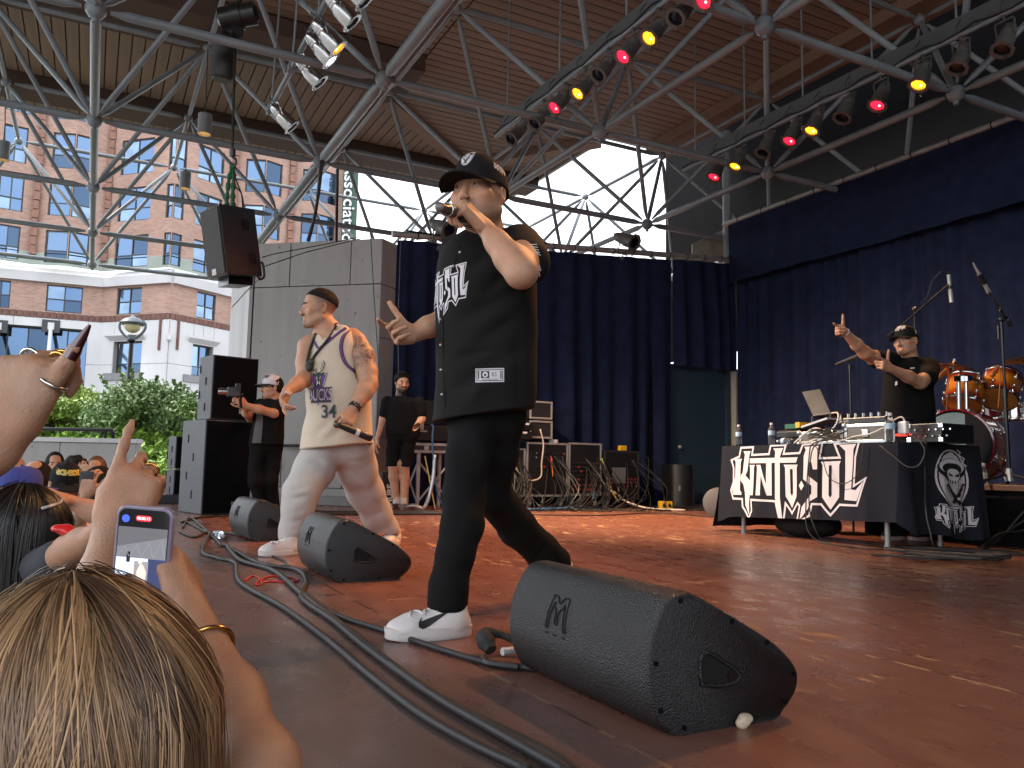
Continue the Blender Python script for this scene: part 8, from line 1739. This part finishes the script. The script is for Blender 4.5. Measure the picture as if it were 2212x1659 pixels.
# ================================================================ cables along the stage edge
def floor_cable(label, pts, r=.011, mt=None, lift=0., group='thick black cables along the stage edge'):
    P = [onz(x, y, r+lift*math.sin(i*2.1)**2) for i, (x, y) in enumerate(pts)]; m = MB(); m.tube(spline(P, 9), r, 7); one('cable', m, mt or mat('rubber_cable', (.022, .022, .023), rough=.55, var=.2, vscale=20), label, 'cable', group, smooth=180)
floor_cable('left thick black cable running from the farthest wedge to the bottom edge', [(455, 1150), (438, 1190), (470, 1205), (508, 1216), (520, 1258), (610, 1310), (700, 1375), (800, 1458), (900, 1535), (1010, 1600), (1140, 1662)])
floor_cable('second thick black cable beside the left one along the stage edge', [(490, 1178), (520, 1210), (590, 1232), (650, 1280), (740, 1352), (850, 1440), (950, 1510), (1090, 1590), (1230, 1670)], .013)
floor_cable('third thick black cable passing under the white shoe tip', [(500, 1185), (560, 1216), (640, 1230), (662, 1255), (652, 1290), (720, 1340), (800, 1405), (920, 1490), (1050, 1560), (1180, 1625), (1260, 1680)], .012)
floor_cable('black cable looping from the white shoe to the back of the nearest wedge', [(662, 1284), (720, 1325), (830, 1362), (960, 1405), (1050, 1430), (1120, 1440), (1190, 1448)], .010)
floor_cable('thin black cable curling at the side of the middle wedge', [(585, 1200), (612, 1210), (622, 1222), (640, 1228)], .006)
for k, pts in enumerate(([(392, 1128), (430, 1118), (500, 1114), (540, 1118)], [(395, 1140), (410, 1118), (440, 1140), (470, 1168), (495, 1182)], [(388, 1148), (420, 1160), (450, 1150), (480, 1180)], [(400, 1125), (450, 1150), (480, 1150), (530, 1158), (560, 1168)])): floor_cable(['black cable along the foot of the loudspeaker stack', 'black cable curling past the small water bottle', 'black cable bending at the far end of the stage edge', 'black cable passing behind the small water bottle'][k], pts, .010)
floor_cable('thin red cable looped on the floor between the two farther wedges', [(528, 1254), (545, 1244), (560, 1250), (552, 1262), (565, 1262), (566, 1252), (590, 1244), (640, 1250), (635, 1257), (590, 1256), (566, 1258)], .0045, mat('red_cable', (.45, .02, .025)), 0, None)
for k in range(4): floor_cable(['black cable lying closest to the wing wall', 'black cable second from the wing wall', 'black cable lying third from the wing wall', 'black cable lying farthest out from the wing wall'][k], [(640, 1104+k*2), (760, 1106+k*1.5), (900, 1104+k*2), (960, 1107+k)], .014, None, 0, 'cables along the wing wall')
floor_cable('long thin black cable along the back of the floor', [(1130, 1112), (1300, 1113), (1420, 1108), (1540, 1117)], .008, None, 0, None)
r = thing('cable_plug', 'black folded strap and plug with a pale sleeve behind the nearest wedge', 'plug', onz(1070, 1415)); m = MB(); c = onz(1060, 1405, .02); m.tube(spline([c, c+V(.0, .05, .04), c+V(.06, .03, .035), c+V(.10, -.03, .01)], 5), [.02, .022, .03, .03, .028, .02, .02, .018, .015, .012, .012, .012, .012, .01, .01, .01], 7); put('strap', m, mat('worn_black', (.02, .02, .02), rough=.8, bump=.5, bscale=60), r, smooth=60); m = MB(); a, b = onz(1085, 1408, .03), onz(1112, 1405, .03); m.cyl(a, b, .012, n=10); put('sleeve', m, mat('pale_sleeve', (.4, .42, .44), rough=.5), r, smooth=50); m = MB(); m.tube(spline([onz(1045, 1420, .012), onz(1052, 1432, .012), onz(1085, 1438, .012), onz(1120, 1442, .012)], 5), .010, 6); put('lead', m, M_CABLE, r)
S = Field(*bounds([onz(1606, 1572)], .08), .004); c = onz(1606, 1572); S.ell(c+V(0, 0, .014), V(.022, .016, .016), None, .004); S.ell(c+V(.012, .004, .012), V(.014, .012, .013), None, .004); v, f = S.mesh(1); v = wrinkle(v, f, .004, 150, 3); o = npobj('tape_scrap', v, f, mat('tape_cream', (.58, .48, .36), rough=.7), None); tag(o, 'crumpled cream scrap of tape by the nearest wedge', 'tape scrap')
# ================================================================ the crowd below the stage
GZ = -1.1
M_NAIL = mat('dark_red_nail', (.05, .004, .008), rough=.12, coat=1., var=0); M_GOLD = mat('gold', (.65, .38, .10), rough=.22, metal=1, var=.1); M_SILVER = mat('silver', (.6, .58, .55), rough=.2, metal=1)
def hair_locks(name, root, c, R, s, n, colA, colB, crown, seed=0, length=.30, rad_=.0011, mt=None, jitter=.012, seg=14, flare=1.):
    """hair: many fine strands gathered in locks, combed from the crown down over the skull and hanging"""
    r = np.random.default_rng(seed); K = max(110, n//80); lk_th = r.uniform(0, 2*np.pi, K); lk_c = r.uniform(-.15, 1.15, K); lk_w = r.uniform(.6, 1.5, K); lk_off = r.uniform(0, 1, K); lk_b = r.normal(size=K)*.34
    k = r.integers(0, K, n); th = lk_th[k]+r.normal(size=n)*.07*lk_w[k]; ph0 = r.uniform(.02, 1.15, n)*r.uniform(.2, 1, n); off = .004+.022*lk_off[k]*r.uniform(.4, 1, n)+.012*(r.random(n) < .05)*r.random(n)
    t = np.linspace(0, 1, seg)[None, :]; L = (length*r.uniform(.75, 1.1, n))[:, None]; rx = V(.088, .112, .115)*s
    arc = ph0[:, None]+t*1.0*(2.05-ph0[:, None]*.3); ang = np.minimum(arc, 1.62); thb = th[:, None]+lk_b[k][:, None]*t+.10*np.sin(4*t+k[:, None]*1.3)*t+r.normal(size=(n, 1))*.05*t*(r.random((n, 1)) < .25)
    bulge = 1+off[:, None]/.1*np.sin(np.minimum(ang, 1.57))*1.0+.0*t
    cr = crown; x = np.sin(ang)*np.cos(thb)*rx[0]*bulge*flare+cr[0]*np.cos(ang)*s; y = np.sin(ang)*np.sin(thb)*rx[1]*bulge+cr[1]*np.cos(ang)*s; z = np.cos(ang)*rx[2]*(1+off[:, None]/.12)
    hang = np.maximum(arc-1.45, 0)/.65; z = z-hang*L; x = x*(1+.10*hang*np.sin(k[:, None])); y = y*(1+.06*hang*np.cos(k[:, None]*1.7))
    P = np.stack([x, y, z], -1)+r.normal(size=(n, 1, 3))*jitter*.25*t[..., None]
    P = c+P@R.T; d = np.gradient(P, axis=1); d /= np.linalg.norm(d, axis=2)[..., None]+1e-9; out = P-c; out /= np.linalg.norm(out, axis=2)[..., None]; sd = np.cross(d, out); sd /= np.linalg.norm(sd, axis=2)[..., None]+1e-9
    w = rad_*(1.1-.75*t**3)[..., None]*r.uniform(.7, 1.5, (n, 1, 1)); v = np.stack([P-sd*w, P+out*w*.9, P+sd*w], 2).reshape(-1, 3)
    i0 = (np.arange(n)[:, None]*seg+np.arange(seg-1)[None, :]).reshape(-1)*3; f = np.concatenate([np.stack([i0+a, i0+a+1, i0+a+4, i0+a+3], 1) for a in (0, 1)])
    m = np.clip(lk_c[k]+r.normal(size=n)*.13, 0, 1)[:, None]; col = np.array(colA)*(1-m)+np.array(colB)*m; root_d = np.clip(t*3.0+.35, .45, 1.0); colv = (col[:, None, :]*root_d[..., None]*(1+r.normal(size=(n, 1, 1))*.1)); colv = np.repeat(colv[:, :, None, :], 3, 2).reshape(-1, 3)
    return npobj(name, v, f, mt, root, np.clip(colv, .003, .9))
M_HAIRM = mat('hair_strands', (.2, .1, .05), rough=.38, attr='tint', var=0, spec=.5)
def skull(root, c, R, s, mt, h, low=-.2):
    S = Field(*bounds([c], .30*s), h); S.ell(c+R@V(0, 0, 0), V(.087, .112, .114)*s, R, .01); S.loft([(c+R@V(0, 0, low), .082*s, .105*s), (c+R@V(0, 0, .0), .088*s, .111*s)], .02, 2, 0); v, f = S.mesh(1); return npobj('hair', v, f, mt, root)
def crowd(label, hc, fwd, s=1., h=.012, shirt=None, hair=None, arms=(), face=True, extra=None, cat='person', body_w=.2, base=SKIN, head_=True):
    """arms: (right?, shoulder, elbow, wrist, D, N, curls, thumb)"""
    root = thing('person', label, cat, V(hc[0], hc[1], GZ)); R = hframe(fwd); pts = [hc]; rings = []
    for a in arms: pts += [a[1], a[2], a[3], a[3]+nrm(a[4])*.2]
    S = Field(*bounds(pts, .17), h); nb = hc-UPV*.19*s-R[:, 1]*.04*s
    if head_: head(S, hc, R, s, neck=nb, k=.014)
    for right, sh, el, wr, D, N, cu, th in arms:
        S.chain([(sh, .05*s), (el, .042*s)], .03); S.chain([(el, .042*s), (el*.62+wr*.38, .040*s), (wr, .027*s)], .03); rings.append(hand(S, wr, D, N, right, s, cu, .07, th))
    v, f = S.mesh(1); npobj('body', v, f, M_SKIN, root, skin_tint(v, base=base, heads=[(hc, R, s, 0, 0)] if head_ else [], seed=int(abs(hc[0])*100)))
    if face and head_: eyes(hc, R, s, root)
    z0 = nb[2]-.02
    if shirt is not None:
        T = Field(*bounds([hc-UPV*.25, V(hc[0], hc[1], GZ+.85)], .34), max(.014, h)); b = lambda z, w, d_: (V(nb[0], nb[1], z), w, d_)
        T.loft([b(GZ+.80, .17*s, .12*s), b(GZ+1.1, .165*s, .11*s), b(z0-.12, .20*s, .115*s), b(z0-.05, .185*s, .10*s), b(z0, .08*s, .075*s)], .04, 2.3, math.atan2(R[1, 1], R[0, 1])-math.atan2(HF[1], HF[0]))
        for a in arms: T.cap(a[1], a[1]*.45+a[2]*.55, .062*s, .058*s, .03)
        v, f = T.mesh(1); v = wrinkle(v, f, .004, 22, 3); npobj('shirt', v, f, shirt, root)
    T = Field(*bounds([V(hc[0], hc[1], GZ+.05), V(hc[0], hc[1], GZ+.85)], .25), .022)
    for q in (-1, 1): o = R[:, 0]*.09*q; T.chain([(V(nb[0], nb[1], GZ+.86)+o, .10), (V(nb[0], nb[1], GZ+.45)+o, .07), (V(nb[0], nb[1], GZ+.05)+o, .055)], .03)
    v, f = T.mesh(1); npobj('trousers', v, f, M_BLKPANT, root)
    return root, R, rings
def ring_on(root, ch, i, t, mt, r=.0105, name='ring'):
    a, b = ch[i], ch[i+1]; m = MB(); m.torus(a+(b-a)*t, r, .0022, b-a, 16, 6); put(name, m, mt, root, smooth=180)
def nail_on(root, ch, N, L=.03, mt=None, w=.006, bend=.25):
    tip = ch[-1]; d = nrm(ch[-1]-ch[-2]); N = nrm(np.asarray(N, float)-d*(np.asarray(N, float)@d)); s_ = np.cross(d, N); m = MB(); P = []
    for j in range(9):
        t = j/8; c = tip-d*.014+N*(.0065-.003*t)+d*L*1.35*t+(-N)*bend*L*t*t; ww = w*(1-.75*t**2.5); P += [c-s_*ww, c+N*.0022*(1-t), c+s_*ww, c-N*.0012]
    m.add(P, [(j*4+a, j*4+(a+1) % 4, (j+1)*4+(a+1) % 4, (j+1)*4+a) for j in range(8) for a in range(4)]); put('fingernail', m, mt or M_NAIL, root, smooth=180)
def bangle(root, wr, el, mt, R_=.034, n=3, bead=True, name='bracelet'):
    ax = nrm(el-wr); x, y, _ = basis(ax)
    for k in range(n):
        c = wr+ax*(.012+.017*k); m = MB()
        if bead:
            for i in range(18): t = 2*math.pi*i/18; m.sph(c+(x*math.cos(t)+y*math.sin(t))*R_, .0062, 7, 5)
            q = put(name, m, mt, root, smooth=180); q['kind'] = 'stuff'
        else: m.torus(c, R_, .003, ax, 22, 6); put(name, m, mt, root, smooth=180)
TEE = lambda n, c: mat(n, c, rough=.85, var=.1, vscale=10)
# ---- woman with blonde hair, filming
cW = W(200, 1580, .74); fW = nrm(HF*.8-HR*.15+UPV*.1); fistc = [(.55, .75, .4)]*4
wrW, elW = W(408, 1318, 1.09), W(560, 1665, .88); shW = W(520, 1950, .78)
wom, RW, rg = crowd('woman with long blonde streaked hair seen from behind, filming with a phone', cW, fW, .92, .0062, TEE('dark_top', (.03, .03, .04)), None, [(True, shW, elW, wrW, nrm(W(394, 1225, 1.145)-wrW), -HR*.95+HF*.25, [(.5, .8, .4), (.55, .8, .4), (.6, .8, .4), (.65, .8, .4)], ((.85, .3, .15), .25, .25))], face=False, base=SKIN*.82)
M_HDARK = mat('brown_hair_base', (.10, .055, .028), rough=.55, var=.3, vscale=40)
skull(wom, cW, RW, .955, M_HDARK, .008, -.30)
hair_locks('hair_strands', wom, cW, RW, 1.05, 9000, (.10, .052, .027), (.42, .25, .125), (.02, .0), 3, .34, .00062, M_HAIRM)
bangle(wom, wrW+nrm(elW-wrW)*.07, elW, M_GOLD, .034, 1, False); nail_on(wom, rg[0][4], -HF, .016, bend=.1)
# her phone
pu = nrm(V(*(W(318, 1093, 1.1)-W(302, 1275, 1.1)))); pr_ = nrm(CR-pu*(CR@pu)); pn = np.cross(pr_, pu); pn = pn if pn@(CO-W(310, 1190, 1.1)) > 0 else -pn
pc = W(308, 1198, 1.10); ph = thing('mobile_phone', 'phone in a lilac case held up by the blonde woman, filming the stage', 'phone', pc); PWd, PHt = .076, .158; pc = pc-pu*.014
PP = lambda x, y, o=0.: pc+pr_*x+pu*y+pn*(.0045+o)
def rr_(w, h_, r_, n=5): 
    return [(sx*(w-r_)+r_*math.cos(a0+i*math.pi/2/n), sy*(h_-r_)+r_*math.sin(a0+i*math.pi/2/n)) for sx, sy, a0 in ((1, 1, 0), (-1, 1, math.pi/2), (-1, -1, math.pi), (1, -1, 1.5*math.pi)) for i in range(n+1)]
m = MB(); m.prism([PP(x, y, -.012) for x, y in rr_(PWd/2, PHt/2, .013)], (0, 0, 0), tuple(pn*.011)); put('phone_case', m, mat('lilac_case', (.30, .26, .36), rough=.25, coat=.5), ph, bev=.002)
def scr(nm, loops, col, o, e=1., k=1.): decal('screen_image', shape2d(loops), lambda x, y, f_: PP(x, y, o), mat('screen_'+nm, (.01, .01, .01), rough=.1, emit=col, estr=e, var=0), ph)
w_, h_ = PWd/2-.004, PHt/2-.004; rc = lambda x0, x1, y0, y1: [(x0, y0), (x1, y0), (x1, y1), (x0, y1)]
scr('black', [rr_(w_, h_, .010)], (.004, .004, .005), .0002); y1 = h_-.024
scr('grey_roof', [rc(-w_+.001, w_-.001, .008, y1)], (.085, .085, .095), .0004, 1.); scr('pale', [rc(-w_+.001, w_-.001, -h_*.7, .010)], (.30, .36, .48), .0006, 1.); scr('roof_dark', [[(-w_+.001, .024), (w_-.001, .040), (w_-.001, y1), (-w_+.001, y1)]], (.055, .055, .06), .0005)
scr('navy', [rc(.010, w_-.001, -.034, .010)], (.02, .025, .06), .0008); scr('wall', [rc(-.008, .011, -.034, .006)], (.13, .13, .14), .0008); scr('green', [rc(-w_+.001, -.012, -.04, -.018)], (.06, .14, .05), .0008); scr('brown', [rc(-w_+.001, w_-.001, -h_*.95, -.036)], (.10, .045, .035), .0008)
scr('tiny_black', [rc(-.019, -.008, -.036, -.012), rc(-.019, -.014, .004, .018)], (.01, .01, .012), .0010)
scr('figure', [[(.0, .002), (.004, .002), (.009, -.008), (.008, -.02), (.015, -.045), (.010, -.045), (.004, -.028), (-.006, -.045), (-.011, -.043), (-.003, -.02), (-.004, -.008)], [(.0+.003*math.cos(a), .006+.004*math.sin(a)) for a in np.linspace(0, 6.2, 10)]], (.38, .27, .24), .0012)
for k in range(4): scr('truss', [stroke([(-w_+.003+k*.016, .012), (-w_+.012+k*.016, .024+.004*k), (-w_+.018+k*.016, .012)], .0009, False)[0]], (.10, .11, .13), .0011)
scr('red_pill', [[(x, y+h_-.0115) for x, y in rr_(.0105, .0036, .0034)]], (.75, .02, .03), .0012); tv, tf = text_mesh('00:02:15', .0055, .95); decal('screen_text', (tv, tf), lambda x, y, f_: PP(x, y+h_-.0115, .0016), mat('screen_white', (.01, .01, .01), emit=(.8, .7, .7), estr=1., var=0), ph)
scr('badge', [[(-w_+.010+.0052*math.cos(a), h_-.013+.0052*math.sin(a)) for a in np.linspace(0, 6.2, 16)]], (.03, .06, .35), .0012)
# ---- raised fist with rings at the left edge
wr, el = W(-6, 950, .84), W(-290, 1150, .80); D_ = nrm(W(52, 770, .86)-wr)
fst, Rf, rg = crowd('person mostly outside the picture raising a ringed fist with a long dark thumbnail', W(-420, 1010, .80), HF, .9, .0054, TEE('dark_top', (.03, .03, .04)), None, [(False, W(-480, 1300, .8), el, wr, D_, HF*.9+HR*.15, [(1.0, 1.5, .8), (1.1, 1.5, .8), (1.1, 1.5, .8), (1.1, 1.45, .8)], ((1.0, .40, -.05), -.05, -.12))], face=False, base=SKIN*.72)
skull(fst, W(-420, 1010, .80), Rf, 1.05, M_HDARK, .012)
nail_on(fst, rg[0][4], HR*.5-HF*.8, .030, M_NAIL, .0062, .05); ring_on(fst, rg[0][0], 0, .55, M_GOLD, .0125); ring_on(fst, rg[0][0], 0, .75, M_GOLD, .0122); ring_on(fst, rg[0][2], 0, .6, M_SILVER, .012); ring_on(fst, rg[0][4], 1, .3, M_SILVER, .0128)
bangle(fst, wr+nrm(el-wr)*.03, el, M_GOLD, .038, 3)
# ---- hand pointing up
wr, el = W(250, 1150, 1.22), W(228, 1310, 1.18); D_ = nrm(W(290, 1040, 1.25)-wr)
pnt, Rp, rg = crowd('person hidden behind the blonde woman raising a hand with the index finger up', W(150, 1560, 1.22), HF, .98, .0068, TEE('dark_top', (.03, .03, .04)), None, [(True, W(190, 1640, 1.2), el, wr, D_, HF*.95-HR*.2, [(.12, .18, .1), (.75, 1.2, .6), (.95, 1.35, .6), (1.0, 1.3, .6)], ((.7, -.2, .6), .4, .4))], face=False, base=SKIN*.86)
skull(pnt, W(150, 1560, 1.22), Rp, 1.05, M_HDARK, .014); ring_on(pnt, rg[0][2], 0, .7, M_GOLD, .0125); bangle(pnt, el+nrm(wr-el)*.07, el, mat('navy_cord', (.012, .015, .06), rough=.6), .034, 2, False)
# ---- woman with long black hair, sunglasses on her head
cB_ = W(48, 1150, 2.55); fB = nrm(HF*.8+HR*.35); sh_ = W(95, 1228, 2.45); el = W(150, 1190, 2.3); wr = W(222, 1148, 2.2)
bw_, Rb, rg = crowd('woman with long straight black hair and pale sunglasses pushed up on her head', cB_, fB, 1.0, .010, TEE('dark_top', (.03, .03, .04)), None, [(True, sh_, el, wr, HR, HF, fistc, ((.7, .5, .3), .2, .2))], face=False, base=SKIN*.75)
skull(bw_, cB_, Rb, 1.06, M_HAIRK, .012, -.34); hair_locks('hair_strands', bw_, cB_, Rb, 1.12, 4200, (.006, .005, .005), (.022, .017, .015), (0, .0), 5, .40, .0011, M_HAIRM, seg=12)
m = MB(); g = lambda a, z: cB_+Rb@V(.104*math.sin(a), .10*math.cos(a)+.0, .082+z); m.tube([g(a, .02*math.cos(a)) for a in np.linspace(-1.75, 1.75, 16)], .0055, 6); m.tube([g(a, -.03) for a in np.linspace(-1.1, 1.1, 12)], .005, 6); put('sunglasses', m, mat('pale_glasses', (.45, .42, .40), rough=.15), bw_, smooth=180)
m = MB(); S = Field(*bounds([W(140, 1146, 2.3)], .1), .006); S.ell(W(136, 1146, 2.3), V(.032, .03, .016), None, .004); S.ell(W(150, 1150, 2.3), V(.034, .03, .010), None, .004); v, f = S.mesh(1); v = wrinkle(v, f, .005, 90, 4); o = npobj('bag', v, f, mat('red_plastic', (.6, .02, .02), rough=.3), None); tag(o, 'bright red plastic bag held in the crowd beside the black haired woman', 'bag')
# ---- man with black cap and gold letters
cM = W(141, 1048, 5.2); fM = nrm(-HF*.75+HR*.62-UPV*.22); wl_, el_ = W(186, 1072, 5.0), W(165, 1135, 5.05)
mn, Rm, rg = crowd('man in black cap with gold lettering and pink white shirt holding up a phone', cM, fM, 1.12, .009, TEE('pink_white', (.42, .32, .33)), None, [(False, cM+HR*.15-UPV*.32, el_, wl_, UPV+HR*.1, HF*.9, fistc, ((.7, .5, .3), .2, .2))], base=SKIN*.85)
hM, _, hRM = cap_hat(mn, cM, Rm, 1.12, M_CAPB, M_CAPB, tilt=rad(-4), zb=.026); tv, tf = text_mesh('LEGENDS', .042, .8, bold=.003); decal('print', (tv, tf), hat_print(hM, cM, hRM, 1.12, 0, .088), mat('gold_thread', (.45, .33, .06), rough=.5), hM, .012)
S = Field(*bounds([cM-UPV*.24], .3), .014); S.cap(cM-UPV*.235-HR*.11, cM-UPV*.235+HR*.11, .085, .085, .03, flat=(UPV, .45)); v, f = S.mesh(1); npobj('collar', v, f, TEE('royal_blue', (.03, .04, .20)), mn)
b = W(186, 1048, 5.0); m = MB(); m.box(b, (.085, .012, .17), np.array([HR, HF, UPV]).T@rotz(0)); one('mobile_phone', m, M_PLASTIC, 'black phone held up by the man in the black cap', 'phone', bev=.006)
# ---- people further back
crowd('woman with pulled back dark hair near the planter wall', W(33, 1016, 7.6), nrm(HR*.8-HF*.6), 1.05, .013, TEE('plum_top', (.08, .04, .07)), base=SKIN*.95)
c = W(80, 1032, 6.6); r, R_b, _ = crowd('person with round black hair seen from behind in front of the planter wall', c, HF, 1.1, .013, TEE('dark_top', (.03, .03, .04)), face=False); skull(r, c, R_b, 1.22, M_HAIRK, .012, -.08)
c = W(47, 1060, 4.6); r, R_b, _ = crowd('person wearing a blue cap between the black haired woman and the planter wall', c, nrm(HR*.9+HF*.3), 1.05, .013, TEE('royal_blue', (.03, .04, .20)), base=SKIN*.9); cap_hat(r, c, R_b, 1.08, TEE('royal_blue', (.03, .04, .20)), TEE('royal_blue', (.03, .04, .20)), zb=.02)
c = W(163, 1022, 7.0); r, R_b, _ = crowd('person with dark curly hair raising a hand behind the man in the black cap', c, nrm(HR*.6-HF*.6), 1.05, .013, TEE('dark_top', (.03, .03, .04)), None, [(True, c+HR*.17-UPV*.3, W(205, 1060, 6.9), W(194, 1026, 6.9), nrm(W(182, 1012, 6.9)-W(194, 1026, 6.9)), HF, fistc, ((.7, .5, .3), .2, .2))]); S = Field(*bounds([c], .2), .012); hairshell(S, c, R_b, 1.05, .022); S.half(c+R_b@V(0, .07, .05), R_b@V(0, .6, -.8)); v, f = S.mesh(1); v = wrinkle(v, f, .008, 70, 2); npobj('hair', v, f, M_HAIRK, r)
c = W(205, 1018, 7.4); r, R_b, _ = crowd('person with brown hair in green behind the pointing hand', c, nrm(HR*.3-HF*.8), 1.0, .014, TEE('green_top', (.02, .10, .06))); skull(r, c-R_b@V(0, .04, -.02), R_b, 1.1, M_HDARK, .014, -.06)
c = W(5, 1050, 5.4); r, R_b, _ = crowd('dark haired person at the left edge of the crowd', c, nrm(HR*.8+HF*.4), 1.05, .014, TEE('dark_top', (.03, .03, .04)), face=False); skull(r, c, R_b, 1.12, M_HAIRK, .014, -.16)
# arm with gold beads reaching across
c = W(285, 1150, 3.4); wr, el = W(150, 1083, 3.25), W(232, 1118, 3.3)
r, R_b, _ = crowd('person behind the raised hands stretching out an arm with a gold bead bracelet', c, nrm(-HR*.8-HF*.3), 1.0, .010, TEE('royal_blue', (.03, .04, .20)), None, [(True, W(275, 1235, 3.35), el, wr, nrm(W(120, 1068, 3.2)-wr), HF*.3-UPV*.9, fistc, ((.7, .5, .3), .2, .2))]); bangle(r, wr+nrm(el-wr)*.10, el, M_GOLD, .042, 2); skull(r, c-R_b@V(0, .04, 0), R_b, 1.08, M_HDARK, .012, -.1)

c = W(118, 1004, 8.6); r, R_b, _ = crowd('small face with short dark hair far back before the planter wall', c, nrm(HR*.5-HF*.8), 1.0, .014, TEE('plum_top', (.08, .04, .07))); skull(r, c-R_b@V(0, .035, -.025), R_b, 1.04, M_HAIRK, .014, -.04)
c = W(222, 1046, 6.2); r, R_b, _ = crowd('person with long dark hair turned to the stage beside the pointing hand', c, nrm(HR*.9+HF*.1), 1.0, .014, TEE('green_top', (.02, .10, .06))); skull(r, c-R_b@V(0, .03, -.02), R_b, 1.06, M_HAIRK, .014, -.16)
